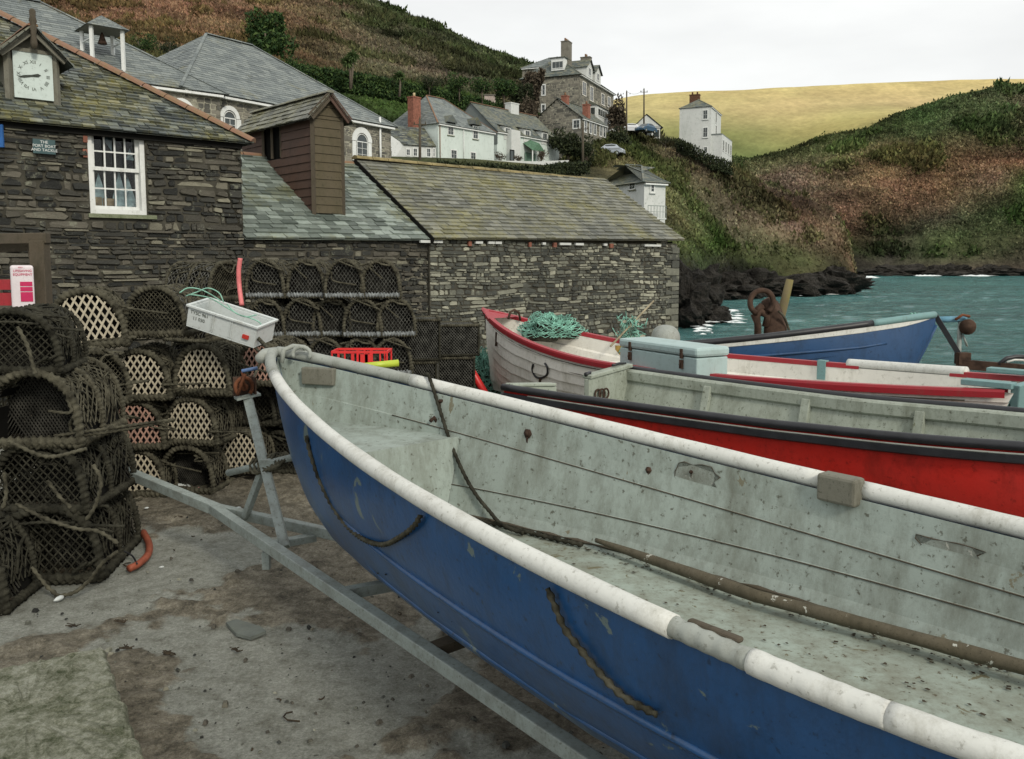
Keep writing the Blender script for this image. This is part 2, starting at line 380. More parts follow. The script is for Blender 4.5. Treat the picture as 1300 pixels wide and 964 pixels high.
rows=[behind,crest,
 [(-420,0,130),(0,20,125),(200,40,122),(370,60,128),(480,85,140),(600,108,142),(700,135,148),(745,158,150),(790,180,150),(850,190,141),(925,214,137),(1000,262,137.5),(1060,290,136.5),(1078,340,137),(1090,372,135.5)],
 [(-420,100,80),(0,88,80),(200,92,80),(300,98,92),(370,98,100),(480,114,112),(600,139,119),(680,162,126),(720,'z',24.,134),(760,'z',24,138),(800,176,142),(850,200,131),(880,201,127),(903,212,126),(926,219,128),(945,245,131),(1000,285,134),(1060,315,135),(1078,350,136),(1090,372,135)],
 [(-420,'z',8,55),(0,'z',8,55),(200,'z',8.5,58),(370,'z',9.5,70),(480,'z',11.9,98),(600,'z',12.1,104),(690,'z',12.6,113),(730,'z',16,117),(765,'z',18.3,120),(800,'z',18.5,128),(850,250,112),(925,290,124),(1000,322,129),(1060,338,132),(1078,358,134.5),(1090,374,134.5)],
 [(-420,'z',5,40),(0,'z',5,40),(200,'z',5,42),(370,'z',7,50),(480,'z',11.7,80),(600,'z',11.8,83),(700,'z',12.1,92),(745,222,100),(790,232,98),(850,285,95),(925,320,120),(1000,346,126),(1060,356,130),(1078,364,134),(1090,375,134)],
 [(-420,'z',2,30),(0,'z',2,30),(370,'z',3,38),(600,'z',4.5,62),(700,'z',4.6,66),(800,'z',3.,74),(850,330,82),(880,345,88),(925,345,118),(1000,360,124),(1060,366,129),(1090,377,133)],
 [(-420,'z',0,26),(370,'z',0,30),(600,'z',.5,46),(700,'z',.5,52),(800,'z',-1,62),(850,'z',-2.6,70),(872,'z',-3.2,75),(905,'z',-3.4,113),(1000,'z',-3.4,122),(1060,'z',-3.4,128),(1090,'z',-4,133)],
 [(-420,'z',-1,24),(370,'z',-1,28),(600,'z',-2,40),(800,'z',-6,54),(872,'z',-9,68),(905,'z',-9,105),(1090,'z',-9,126)]]
DG=(.038,.048,.02)
cols=[[(0,DG)],[(-420,BR),(300,BR),(480,DK),(745,DG),(800,BR2),(925,OL),(960,MV),(1090,BR)],
 [(-420,BR),(350,(.15,.092,.058)),(480,MV),(600,(.085,.07,.06)),(745,OL),(850,BR2),(925,BR2),(1000,(.15,.10,.07)),(1060,BR),(1090,OL)],
 [(-420,BR),(200,BR),(330,GRN),(700,GRN),(745,DG),(850,BR2),(1000,MV),(1090,OL)],
 [(-420,OL),(480,DK),(700,DK),(790,OL),(850,OL),(925,MV),(1000,OL),(1090,DK)],
 [(-420,OL),(700,OL),(745,DK),(790,OL),(850,OL),(905,(.06,.095,.03)),(925,(.08,.085,.04)),(1000,OL),(1090,RK)],
 [(-420,OL),(800,OL),(850,(.09,.10,.04)),(880,RK),(1090,RK)],[(0,OL),(800,RK),(1090,RK)],[(0,RK)]]
def amp_main(G):
    gul=np.abs(fbm(G[...,0]*.13+4,G[...,1]*.02,4))*5
    base=np.clip(G[...,1]/60,.4,2.6)*np.where((G[...,0]>14)&(G[...,1]>75),1.5+gul*.5,1)
    return base*np.where(G[...,2]<3,1.2,1.0)*np.where((G[...,1]<116)&(G[...,0]<14)&(G[...,2]<13.5)&(G[...,2]>10),.12,1)
hill,Gm,Km=terrain('hillside',xs,rows,[[(x_,tuple(v_*1.15 for v_ in c_)) for x_,c_ in r_] for r_ in cols],[3,26,24,18,8,16,8,4],M['land'],amp_main,.075,.6)
for k in hill.data.polygons: pass
xs2=np.linspace(860,1620,230)
crest2=[(860,202,345),(960,199,341),(985,192,338),(1050,171,335),(1100,159,330),(1150,136,325),(1200,119,322),(1245,105,320),(1300,107,318),(1620,128,318)]
rows2=[[(x,y+25,Y+4) for x,y,Y in crest2],crest2,
 [(860,215,330),(985,205,322),(1100,182,310),(1200,165,305),(1300,168,300),(1620,180,300)],
 [(860,240,300),(985,225,300),(1060,214,298),(1150,206,295),(1300,205,292),(1620,210,292)],
 [(860,260,290),(985,247,290),(1060,242,286),(1150,236,284),(1300,232,281),(1620,232,281)],
 [(860,300,282),(1000,285,281),(1100,284,281),(1130,292,284),(1180,275,279),(1300,262,277),(1620,262,277)],
 [(860,330,276),(1100,322,276),(1150,322,279),(1190,308,273),(1300,302,271),(1620,300,270)],
 [(860,344,273),(1100,341,273),(1150,340,275),(1190,336,271),(1300,334,269),(1620,333,266)],
 [(860,'z',-3.5,271),(1620,'z',-3.5,264)],[(860,'z',-10,262),(1620,'z',-10,255)]]
BK=(.18,.11,.072)
cols2=[[(0,DG)],[(860,DG),(1130,(.04,.045,.02)),(1170,(.065,.09,.04)),(1300,(.07,.07,.045))],
 [(860,DK),(1050,OL),(1180,(.065,.095,.042)),(1260,(.06,.08,.04)),(1300,(.11,.09,.07))],
 [(860,OL),(1000,MV),(1100,BK),(1200,(.12,.08,.05)),(1300,BK)],
 [(860,OL),(1000,(.13,.10,.08)),(1100,(.16,.10,.07)),(1200,BK),(1260,BR),(1300,GRN)],
 [(860,OL),(1060,(.14,.085,.06)),(1120,DK),(1200,(.07,.07,.05)),(1300,(.05,.09,.03))],
 [(860,GRN),(1060,GRN),(1130,RK),(1200,(.06,.09,.035)),(1250,(.08,.10,.05)),(1300,DK)],
 [(860,RK),(1300,(.07,.06,.05))],[(0,RK)],[(0,RK)]]
cliff,Gc,Kc=terrain('headland',xs2,rows2,[[(x_,tuple(min(.3,v_*1.4) for v_ in c_)) for x_,c_ in r_] for r_ in cols2],[2,16,16,12,14,16,12,6,2],M['land'],9.,.03,.5)
xs3=np.linspace(560,1620,150)
crest3=[(560,180,430),(700,150,428),(745,136,425),(800,123,420),(870,118,420),(940,115,420),(1050,109,420),(1150,105,420),(1245,101,420),(1400,99,420),(1620,104,420)]
rows3=[[(x,y+20,Y+50) for x,y,Y in crest3],crest3,[(560,190,400),(800,140,392),(1000,134,392),(1300,125,392),(1620,125,392)],
 [(560,200,375),(800,162,368),(870,164,366),(1000,168,360),(1100,150,355),(1300,140,350),(1620,140,350)],
 [(560,230,345),(900,206,349),(960,205,346),(1050,177,341),(1100,165,336),(1150,142,331),(1200,125,328),(1245,112,326),(1300,113,324),(1620,134,324)],
 [(560,'z',20,330),(1620,'z',20,326)]]
SUNLIT_STRAW=(.50,.41,.20)
cols3=[[(0,SUNLIT_STRAW)],[(0,SUNLIT_STRAW),(1300,(.50,.41,.18))],[(0,(.44,.38,.17)),(1200,(.50,.40,.2))],[(0,(.23,.24,.095)),(960,(.25,.25,.10)),(1050,(.38,.33,.13)),(1300,(.42,.34,.15))],[(0,(.14,.17,.06)),(960,(.13,.165,.058)),(1080,(.3,.27,.1)),(1620,(.3,.27,.1))],[(0,(.1,.14,.04))]]  # sunlight painted into the golden top, the hill's shadow into the green foot
field,Gf,Kf=terrain('hill_pasture',xs3,rows3,cols3,[3,14,14,14,3],M['field'],2.2,.012,.12)
# ---- scrub (heather, bramble and bracken) growing over the slopes
def scatter(name,G,K,n,size,keep,label,hf=1.0,shape=3):
    nr,nc=G.shape[:2]
    A=G[:-1,:-1];B=G[1:,:-1];D=G[:-1,1:]
    ar=np.linalg.norm(np.cross(B-A,D-A),axis=-1)/np.maximum(A[...,1],20)**1.5
    msk=keep(A,K[:-1,:-1]); ar=ar*msk; pr=(ar/ar.sum()).ravel()
    id=rng.choice(pr.size,n,p=pr); i,j=np.unravel_index(id,ar.shape); a=rng.random((n,1)); b=rng.random((n,1))
    P=A[i,j]+(B[i,j]-A[i,j])*a+(D[i,j]-A[i,j])*b; C=K[i,j]*rng.uniform(.85,1.6,(n,1))*rng.uniform(.93,1.07,(n,3))
    N0=np.cross(B-A,D-A)[i,j]; N0/=np.linalg.norm(N0,axis=1,keepdims=True)+1e-9; N0*=np.sign(N0[:,2:3]+1e-9)
    s=size(P)[:,None]*rng.uniform(.5,1.4,(n,1))
    V=[];Cc=[]
    for k in range(shape):
        th=rng.random(n)*6.28; dx=np.stack([np.cos(th),np.sin(th),rng.uniform(-.3,.3,n)],1)*s*.5
        up=np.stack([rng.uniform(-.5,.5,n),rng.uniform(-.6,.3,n),rng.uniform(.45,1.0,n)*hf],1)*s
        q=P+rng.normal(0,.35,(n,3))*s
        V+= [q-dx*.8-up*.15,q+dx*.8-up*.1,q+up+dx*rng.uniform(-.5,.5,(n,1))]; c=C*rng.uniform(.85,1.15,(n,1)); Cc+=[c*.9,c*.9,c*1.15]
    V=np.stack(V,1).reshape(-1,3); Cc=np.stack(Cc,1).reshape(-1,3); Fc=np.arange(len(V)).reshape(-1,3)
    o=colored(name,V,Fc,Cc,M['scrub'],False,'stuff'); o['label']=label; return o
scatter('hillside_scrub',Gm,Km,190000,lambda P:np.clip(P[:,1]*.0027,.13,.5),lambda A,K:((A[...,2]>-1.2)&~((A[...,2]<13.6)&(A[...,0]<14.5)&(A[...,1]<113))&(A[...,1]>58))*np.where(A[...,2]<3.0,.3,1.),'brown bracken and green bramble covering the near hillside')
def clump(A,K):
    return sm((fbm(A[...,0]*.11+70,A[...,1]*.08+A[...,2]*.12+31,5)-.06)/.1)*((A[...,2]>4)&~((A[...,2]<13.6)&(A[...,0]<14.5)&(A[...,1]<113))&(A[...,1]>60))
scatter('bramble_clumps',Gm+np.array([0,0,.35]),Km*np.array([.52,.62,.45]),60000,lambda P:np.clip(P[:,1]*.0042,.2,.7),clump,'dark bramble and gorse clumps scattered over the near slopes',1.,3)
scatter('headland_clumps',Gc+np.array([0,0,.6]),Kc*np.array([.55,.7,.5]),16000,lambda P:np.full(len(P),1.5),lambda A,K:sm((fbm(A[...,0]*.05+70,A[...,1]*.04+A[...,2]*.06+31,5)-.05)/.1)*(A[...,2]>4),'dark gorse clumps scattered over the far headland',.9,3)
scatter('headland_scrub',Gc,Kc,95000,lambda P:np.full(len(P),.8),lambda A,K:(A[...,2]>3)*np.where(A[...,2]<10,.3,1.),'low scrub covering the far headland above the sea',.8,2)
# ---- ground, water
def ground_z(X,Y):
    st=15+np.maximum(0,6-X)*.9
    z=-.165*np.maximum(0,Y-st); z=np.maximum(z,-9.5)
    return z
gx=np.unique(np.concatenate([[-2500,-900,-300,-120,-60,-30],np.linspace(-16,-4.6,40),np.linspace(-4.5,2.6,300),np.linspace(2.7,12,60),np.linspace(12,60,40),[90,200,500,1200,2500]]))
gy=np.unique(np.concatenate([[-400,-60,-15,-4],np.linspace(0,2,8),np.linspace(2.05,9,320),np.linspace(9.1,16,60),np.linspace(16,60,60),[90,200,420,1200,3000]]))
X,Y=np.meshgrid(gx,gy); Z=ground_z(X,Y)
near=(Y<40)&(Y>-4)&(np.abs(X)<40)
sandm=sm((fbm(X*.9+3,Y*.9+1,6)*2.4+fbm(X*4,Y*4+9,4)*.8+.16*X+.13*Y-.32)/.22)     # 1 = sand lies over the slab
Z=Z+near*(fbm(X*.5,Y*.5,4)*.05+sandm*(.012+np.maximum(0,fbm(X*5+1,Y*5,5))*.11+fbm(X*17,Y*17+3,3)*.045)+fbm(X*9,Y*9,4)*.004)
Z=np.where(Y>100,-10,Z)
V=np.stack([X,Y,Z],-1).reshape(-1,3); idx=np.arange(len(V)).reshape(X.shape)
Fc=np.stack([idx[:-1,:-1],idx[:-1,1:],idx[1:,1:],idx[1:,:-1]],-1).reshape(-1,4)
t=NT('sandy_slipway')
sand=t.ramp(t.noise(5,14,rough=.9),[(.40,(.058,.052,.038)),(.5,(.18,.162,.12)),(.6,(.33,.305,.24))])
conc=t.ramp(t.noise(6,14,rough=.9),[(.38,(.14,.135,.105)),(.48,(.265,.275,.235)),(.6,(.39,.40,.355))])
a=t.n('VertexColor'); a.layer_name='col'; sp_=t.n('SeparateColor'); t.l(a.outputs[0],sp_.inputs[0])
m2=t.n('Math'); m2.operation='MULTIPLY_ADD'; t.l(t.noise(11,12,rough=.85),m2.inputs[0]); m2.inputs[1].default_value=1.9; 
m4=t.n('Math'); m4.operation='SUBTRACT'; t.l(sp_.outputs[0],m4.inputs[0]); m4.inputs[1].default_value=.95; t.l(m4.outputs[0],m2.inputs[2])
mask=t.ramp(m2.outputs[0],[(.25,0),(.75,1)])
col=t.mix(mask,conc,sand)
col=t.mix(1.0,col,t.ramp(t.noise(55,10,rough=.85),[(.36,.62),(.64,1.3)]),'MULTIPLY')
col=t.mix(t.ramp(t.noise(26,6,rough=.7),[(.62,0),(.68,.75)]),col,(.035,.03,.02))
col=t.mix(t.ramp(t.noise(75,3),[(.69,0),(.74,.6)]),col,(.42,.42,.38))
t.bump(t.mix(.5,t.noise(60,12,rough=.85),t.noise(14,12,rough=.85)),1.0,.035)
M['ground']=t.fin(col,.85,.3)
C=np.repeat(sandm.reshape(-1,1),3,axis=1)
g=colored('ground',V,Fc,C,M['ground'],True,'structure')
# water: real low waves near, bump for the ripple
wy=np.concatenate([np.linspace(18,140,260),np.linspace(142,420,150),[700,1500,3000]]); wx=np.linspace(-.45,.9,300)
Yw,U=np.meshgrid(wy,wx,indexing='ij'); Xw=U*Yw*1.0+2
Zw=-2.7+np.where(Yw<430,(fbm(Xw*.35,Yw*.8,5)*.42+fbm(Xw*.09,Yw*.22+8,3)*.35),0)
V=np.stack([Xw,Yw,Zw],-1).reshape(-1,3); idx=np.arange(len(V)).reshape(Xw.shape)
Fc=np.stack([idx[:-1,:-1],idx[:-1,1:],idx[1:,1:],idx[1:,:-1]],-1).reshape(-1,4)
t=NT('sea_water')
c=t.ramp(t.noise(.05,5,stretch=(.5,1.6,1)),[(.35,(.014,.085,.088)),(.65,(.045,.18,.175))])
b=t.n('Bump'); b.inputs['Strength'].default_value=1; b.inputs['Distance'].default_value=.9; t.l(t.noise(.9,8,stretch=(.5,1.2,1),rough=.72),b.inputs['Height']); t.l(b.outputs[0],t.b.inputs['Normal'])
fm=t.ramp(t.noise(.28,12,stretch=(.35,1.2,1),rough=.7,dist=.4),[(.705,0),(.74,.75)])
c=t.mix(fm,c,(.6,.68,.68))
rp_=t.ramp(t.noise(1.0,8,stretch=(.4,1.3,1),rough=.75),[(.42,0),(.66,.5)]); c=t.mix(rp_,c,(.20,.42,.40)); M['water']=t.fin(c,.14,.35)
me=bpy.data.meshes.new('sea'); me.from_pydata([tuple(v) for v in V],[],[tuple(q) for q in Fc]); me.materials.append(M['water']); me.polygons.foreach_set('use_smooth',[True]*len(me.polygons))
g=bpy.data.objects.new('sea',me); COL.objects.link(g); g['kind']='structure'
# foam where waves break
mb=MB()
def foam(x0,x1,y,w,n):
    for i in range(n):
        a=PY(random.uniform(x0,x1),y+random.gauss(0,1.2),100); r=ray(random.uniform(x0,x1),y+random.gauss(0,w)); q=CAM+r*((-2.52-HC)/r.z)
        k=q.y/110; L=random.uniform(.15,1.1)*k; h=random.uniform(.02,.14)*k
        p=[q+Vector((-L,random.uniform(-.3,.3)*k,0)),q+Vector((0,-.22*k,0)),q+Vector((L,random.uniform(-.3,.3)*k,.0)),q+Vector((0,.3*k,h))]
        mb.add(p,[(0,1,3),(1,2,3),(0,3,2),(0,2,1)],M['foam'])
foam(895,940,402,4.5,110); foam(905,925,398,2,40); foam(880,905,418,3,20); foam(1160,1195,350,.5,30); foam(1225,1260,350.5,.4,20); foam(1100,1112,352,.5,14); foam(1035,1065,373,.7,16); foam(980,1030,374,.6,14)
fo=mb.build('sea_foam'); tag(fo,'white foam where small waves break on the rocks',None,None,'stuff')
# shore rocks
def rock(loc,s,label,grp='dark rocks at the water edge',seed=0):
    r=np.random.default_rng(seed+5); V=[];n=20;m=34
    for i in range(n+1):
        for j in range(m):
            a=math.pi*i/n; b=2*math.pi*j/m; d=np.array([math.sin(a)*math.cos(b),math.sin(a)*math.sin(b),math.cos(a)])
            k=1+fbm(d[0]*1.7+seed*3,d[1]*1.7+d[2]*2.1+seed,6)*1.6+.16*abs(fbm(d[0]*5+seed,d[2]*9+d[1]*5,3))*4-.1; V.append(d*k*np.array(s))
    V=np.array(V); fc=[]
    for i in range(n):
        for j in range(m): fc.append((i*m+j,(i+1)*m+j,(i+1)*m+(j+1)%m,i*m+(j+1)%m))
    C=np.tile(np.array([.05,.046,.04]),(len(V),1))*r.uniform(.6,1.6,(len(V),1))
    o=colored('rock',V,fc,C,M['rock'],False); o.location=loc; tag(o,label,'rock',grp); return o
k=0
rk=[(872,392,66,(1.6,2,2.2),'dark rock against the end of the stone building'),(885,400,70,(2.2,2.5,1.9),'low dark rock beside the breaking wave'),(880,372,72,(2.0,2.5,2.8),'tall rock behind the stone building corner'),(868,345,68,(1.2,1.5,2.4),'upright rock under the green bank'),(898,405,72,(1.2,1.6,.9),'small rock at the wave edge'),
    (925,368,114,(4.,3,3.2),'black boulder at the left of the promontory foot'),(960,366,117,(4.5,3,3.4),'black boulder under the grassy cliff'),(1000,366,120,(4.2,3,3.0),'dark boulder in the middle of the promontory foot'),(1035,364,124,(4.6,3,3.6),'dark boulder near the promontory tip'),(1062,362,127,(3.6,3,3.8),'rounded boulder at the promontory tip'),(905,372,112,(3,3,2.6),'black boulder where the cove begins')]
places=['left end','centre left','centre','centre right','right of centre','right']
for i,x in enumerate(np.linspace(1082,1320,9)): rk.append((x,349,272,(random.uniform(5,9),5,random.uniform(2,5)),f'{["first","second","third","fourth","fifth","sixth","seventh","eighth","ninth"][i]} dark boulder from the left at the foot of the far headland'))
for x,y,Yd,s,l in rk:
    p=PY(x,y,Yd); p.z=min(p.z,-1.3 if Yd>100 else -.4); k+=1; rock(p,(s[0],s[1],s[2]*(.62 if Yd>100 else .85)),l,seed=k)
# ---------------------------------------------------------------- buildings
UP=Vector((0,0,1))
class Wall:
    """vertical plane: s along D, z up, off outwards"""
    def __init__(s,P0,D):
        s.P=Vector((P0[0],P0[1],0)); s.D=Vector((D[0],D[1],0)).normalized(); s.N=Vector((s.D.y,-s.D.x,0))
    def at(s,a,z,off=0): return s.P+s.D*a+UP*z+s.N*off
    def px(s,x,y,off=0):
        q=Pp(x,y,s.P+s.N*off,s.N); return (q-s.P).dot(s.D),q.z
def stone_wall(mb,W,s0,s1,z0,z1,m,mort,holes=(),ch=.085,cl=.26,rel=.03,top=None,thick=.3,long=2.2,wv=.07):
    """irregular coursed rubble: every stone its own block standing out of the mortar"""
    # mortar backing, cut around the holes
    def back(a,b,c,d):
        if b-a>.005 and d-c>.005: mb.obox(W.at(a,c,-thick),W.D*(b-a),W.N*thick,UP*(d-c),mort)
    xs_=sorted({s0,s1,*[h[0] for h in holes],*[h[1] for h in holes],*(np.linspace(s0,s1,19) if top else ())})
    for a,b in zip(xs_,xs_[1:]):
        hs=sorted([h for h in holes if h[0]<=a+1e-6 and h[1]>=b-1e-6],key=lambda h:h[2]); z=z0
        for h in hs: back(a,b,z,h[2]); z=h[3]
        tz=z1 if top is None else min(z1,top(a),top(b)); back(a,b,z,tz)
    if top:
        pass
    z=z0
    while z<z1-.01:
        h=min(ch*random.choice((.45,.6,.8,1,1.15,1.4)),z1-z)
        if z1-z-h<ch*.3: h=z1-z
        s=s0+random.uniform(-.2,0)*cl
        while s<s1:
            l=cl*random.uniform(.3,1.3)*(long if random.random()<.12 else 1); a,b=max(s,s0),min(s+l,s1); s+=l
            if b-a<.03: continue
            if any(b>q[0] and a<q[1] and z+h>q[2] and z<q[3] for q in holes):
                for q in holes:
                    if b>q[0] and a<q[1] and z+h>q[2] and z<q[3]:
                        if a<q[0]: b=min(b,q[0])
                        elif b>q[1]: a=max(a,q[1])
                        else: a=b
                if b-a<.04: continue
            if top and z+h>top((a+b)/2): continue
            g=min(.012,h*.12)*random.uniform(.6,1.6); o=rel*random.uniform(.1,1.); j=lambda k=.012:random.uniform(-k,k)
            jz=min(.02,h*.16); hm=z+h*random.uniform(.3,.7); jx=(b-a)*.10; c=[(a+g+jx*random.random(),z+g+j(jz)),(b-g-jx*random.random(),z+g+j(jz)),(b-g,hm),(b-g-jx*1.6*random.random(),z+h-g+j(jz)),((a+b)/2+j(.05),z+h-g*.5+j(jz)),(a+g+jx*1.6*random.random(),z+h-g+j(jz)),(a+g,hm)]
            c=[(u,v+wv*(float(vnoise(u*1.1+7,v*2.3+3))-.5)) for u,v in c]; tl=random.uniform(-.012,.012)
            mz=sum(v for _,v in c)/7; V=[W.at(u,v,.001) for u,v in c]+[W.at(u+((a+b)/2-u)*.05,v+(mz-v)*.12,o+random.uniform(-.005,.005)+tl*(u-a)/(b-a)) for u,v in c]
            mb.add(V,[tuple(range(7,14))]+[(q_,(q_+1)%7,(q_+1)%7+7,q_+7) for q_ in range(7)],m)
        z+=h
def slates(mb,A,B,C,Dd,m,w=.3,gauge=.2,th=.02,jit=.3,holes=None):
    """slate roof on the quad A(eave left) B(eave right) C(ridge right) D(ridge left)"""
    A,B,C,Dd=map(Vector,(A,B,C,Dd)); E=(B-A).normalized(); n=E.cross(Dd-A)
    if (C-Dd).length>1e-3 or True: n=(B-A).cross((C+Dd)/2-(A+B)/2)
    n.normalize()
    if n.z<0:n=-n
    mb.add([A-n*.03,B-n*.03,C-n*.03,Dd-n*.03],[(0,1,2,3),(3,2,1,0)],m)
    up=n.cross(E); 
    if up.z<0: up=-up
    L=((C+Dd)/2-(A+B)/2).dot(up); rows_=max(2,int(L/gauge)); 
    for r in range(rows_):
        t0=r/rows_; t1=min(1,(r+1.08)/rows_)
        l0=A.lerp(Dd,t0); r0=B.lerp(C,t0); l1=A.lerp(Dd,t1); r1=B.lerp(C,t1); wd=(r0-l0).length
        if wd<.05: continue
        x=-w*random.random()
        while x<wd:
            ww=w*random.uniform(.75,1.25); a=max(0,x)+.004; b=min(wd,x+ww)-.004; x+=ww
            if b-a<.03: continue
            w1=(r1-l1).length; sh=(l1-l0).dot(E)
            a1=max(a,sh); b1=min(b,sh+w1)
            if b1-a1<.01: a1=b1=min(max((a+b)/2,sh),sh+w1); 
            if holes and holes(l0+E*(a+b)/2): continue
            dz=random.uniform(-1,1)*th*jit; dd=random.uniform(-1,1)*gauge*.05; lift=n*(th+dz)
            p0=l0+E*a-up*dd; p1=l0+E*b-up*(dd+random.uniform(-1,1)*gauge*.03)
            q0=l0+E*a1+up*((l1-l0).dot(up)); q1=l0+E*b1+up*((l1-l0).dot(up))
            mb.add([p0+lift,p1+lift,q1+n*.003,q0+n*.003,p0-n*.004,p1-n*.004],[(0,1,2,3),(4,5,1,0),(4,0,3),(5,2,1)],m)
def ridge(mb,a,b,m,r=.1,seg=.35,flat=False):
    a,b=Vector(a),Vector(b); n=max(1,int((b-a).length/seg)); d=(b-a)/n; x=d.normalized().cross(UP).normalized(); u=x.cross(d.normalized())
    for i in range(n):
        p=a+d*i; V=[];k=6; rr=r*random.uniform(.93,1.07)
        for q in (p+d*.01,p+d*.97):
            for j in range(k+1):
                t=math.pi*j/k; V.append(q+x*math.cos(t)*rr*1.15+u*(math.sin(t)*rr*.75-.02))
        mb.add(V,[(j,j+1,k+2+j,k+1+j) for j in range(k)]+[tuple(range(k+1))[::-1],tuple(range(k+1,2*k+2))],m)
def window(parent,W,s,z,w,h,cols=2,rows_=2,fm=None,off=.0,fw=.05,dep=.05,bar=.02,sill=None,arch=False,name='window',glass=None,label=None):
    """s,z = centre. frame and bars are the window, the pane its child"""
    fm=fm or M['white']; mb=MB(); a,b,c,d=s-w/2,s+w/2,z-h/2,z+h/2
    def bx(a,b,c,d,o0,o1,m=fm): mb.obox(W.at(a,c,off+o0),W.D*(b-a),W.N*(o1-o0),UP*(d-c),m)
    bx(a,a+fw,c,d,0,dep); bx(b-fw,b,c,d,0,dep); bx(a+fw,b-fw,c,c+fw,0,dep+.004); bx(a+fw,b-fw,d-fw,d,0,dep)
    iw=w-2*fw; ih=h-2*fw
    if arch:
        pts=[W.at(s+(w/2-fw/2)*math.cos(t),d-fw/2+(w/2-fw/2)*math.sin(t),off+dep/2) for t in np.linspace(0,math.pi,11)]
        mb.tube(pts,fw/2,fm,5)
        mb.add([W.at(s+(w/2-fw)*math.cos(t),d-fw+(w/2-fw)*math.sin(t),off+dep*.3) for t in np.linspace(0,math.pi,11)],[tuple(range(11))],M['glass'])
    for i in range(1,cols): x=a+fw+iw*i/cols; bx(x-bar/2,x+bar/2,c+fw,d-fw,dep*.35,dep*.8)
    for i in range(1,rows_): y=c+fw+ih*i/rows_; bx(a+fw,b-fw,y-bar/2,y+bar/2,dep*.3,dep*.72)
    if sill: mb.obox(W.at(a-.06,c-.07,off),W.D*(w+.12),W.N*(dep+.07),UP*.068,sill)
    f=mb.build(name,parent)
    if label: f['label']=label
    g=MB(); g.obox(W.at(a+fw,c+fw,off+dep*.08),W.D*iw,W.N*dep*.16,UP*ih,glass or M['glass']); g.build('pane',f)
    return f
def winpx(parent,W,x0,x1,y0,y1,cols=2,rows_=2,**k):
    a,_=W.px(x0,(y0+y1)/2); b,_=W.px(x1,(y0+y1)/2); xm=(x0+x1)/2; _,d=W.px(xm,y0); _,c=W.px(xm,y1)
    return window(parent,W,(a+b)/2,(c+d)/2,abs(b-a),d-c,cols,rows_,**k)
DIR=Vector((1.09,1,0)).normalized(); BK_=Vector((-DIR.y,DIR.x,0))   # along the quay row, and back from it
# ---- clock house
c0=PY(305,177,14.4); EZ=c0.z
WC=Wall(c0,DIR); ch=empty('clock_house',(c0.x,c0.y,0),'dark slate stone house with mossy slate roof, sash window and a clock gable','house')
s0,z0=WC.px(115,271); s1,z1=WC.px(183,166); WS=(s0,s1,z0,z1)
mb=MB(); stone_wall(mb,WC,-7.5,0,-.2,EZ-.02,M['stone'],M['mortar'],[(s0,s1,z0,z1)],.085,.27,.05)
Wr=Wall(WC.at(0,0),BK_); stone_wall(mb,Wr,0.0,7.2,-.2,EZ-.02,M['stone'],M['mortar'],(),.14,.4,.03)
mb.build('wall',ch)
mb=MB(); ov=.16; hk=3.6; tan=.715
A=WC.at(-7.5,EZ-.06,ov); B=WC.at(ov,EZ-.06,ov); C=WC.at(-hk,EZ+hk*tan,-hk); Dd=WC.at(-7.5,EZ+hk*tan,-hk)
slates(mb,A,B,C,Dd,M['slate_dark'],.17,.105,.026,.7)
B2=WC.at(ov,EZ-.06,-2*hk-ov); slates(mb,B,B2,C,C,M['slate_dark'],.25,.16,.016,.5)
A2=WC.at(-7.5,EZ-.06,-2*hk-ov); slates(mb,B2,A2,Dd,C,M['slate_dark'],.3,.2,.016,.5)
mb.obox(WC.at(-7.5,EZ-.16,.0),WC.D*7.5,WC.N*.06,UP*.1,M['dark'])
rf=mb.build('roof',ch)
mb=MB(); ridge(mb,B+UP*.03,C+UP*.05,M['hip_tile'],.1,.38); ridge(mb,C+UP*.05,Dd+UP*.05,M['hip_tile'],.1,.38); mb.build('hip_tiles',rf)
# sash window: recessed, 4 panes across, with things standing behind the glass
sm_,zm_=(s0+s1)/2,(z0+z1)/2; ww,wh=s1-s0,z1-z0
mb=MB(); o=-.09
def bx(W,a,b,c,d,o0,o1,m): mb.obox(W.at(a,c,o0),W.D*(b-a),W.N*(o1-o0),UP*(d-c),m)
bx(WC,s0,s0+.07,z0,z1,-.16,-.03,M['white']); bx(WC,s1-.07,s1,z0,z1,-.16,-.03,M['white']); bx(WC,s0+.07,s1-.07,z1-.07,z1,-.16,-.032,M['white']); bx(WC,s0+.07,s1-.07,z0,z0+.07,-.16,-.028,M['white'])
sash=mb.build('window',ch)
mid=z0+wh*.52
for nm,(c,d,oo) in {'upper_sash':(mid-.02,z1-.07,-.09),'lower_sash':(z0+.07,mid+.03,-.13)}.items():
    mb=MB(); a,b=s0+.07,s1-.07; t=.045
    bx(WC,a,a+t,c,d,oo-.035,oo,M['white']); bx(WC,b-t,b,c,d,oo-.035,oo,M['white']); bx(WC,a+t,b-t,d-t,d,oo-.035,oo,M['white']); bx(WC,a+t,b-t,c,c+t*1.2,oo-.035,oo,M['white'])
    for i in (1,2,3): x=a+t+(b-a-2*t)*i/4; bx(WC,x-.011,x+.011,c+t,d-t,oo-.03,oo-.006,M['white'])
    y=(c+d)/2; bx(WC,a+t,b-t,y-.011,y+.011,oo-.031,oo-.008,M['white']); mb.build(nm,sash)
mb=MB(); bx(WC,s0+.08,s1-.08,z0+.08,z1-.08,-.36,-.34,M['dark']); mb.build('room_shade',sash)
mb=MB(); bx(WC,s0-.04,s1+.12,z0-.06,z0-.002,-.12,.06,M['moss_conc']); mb.build('sill',sash)
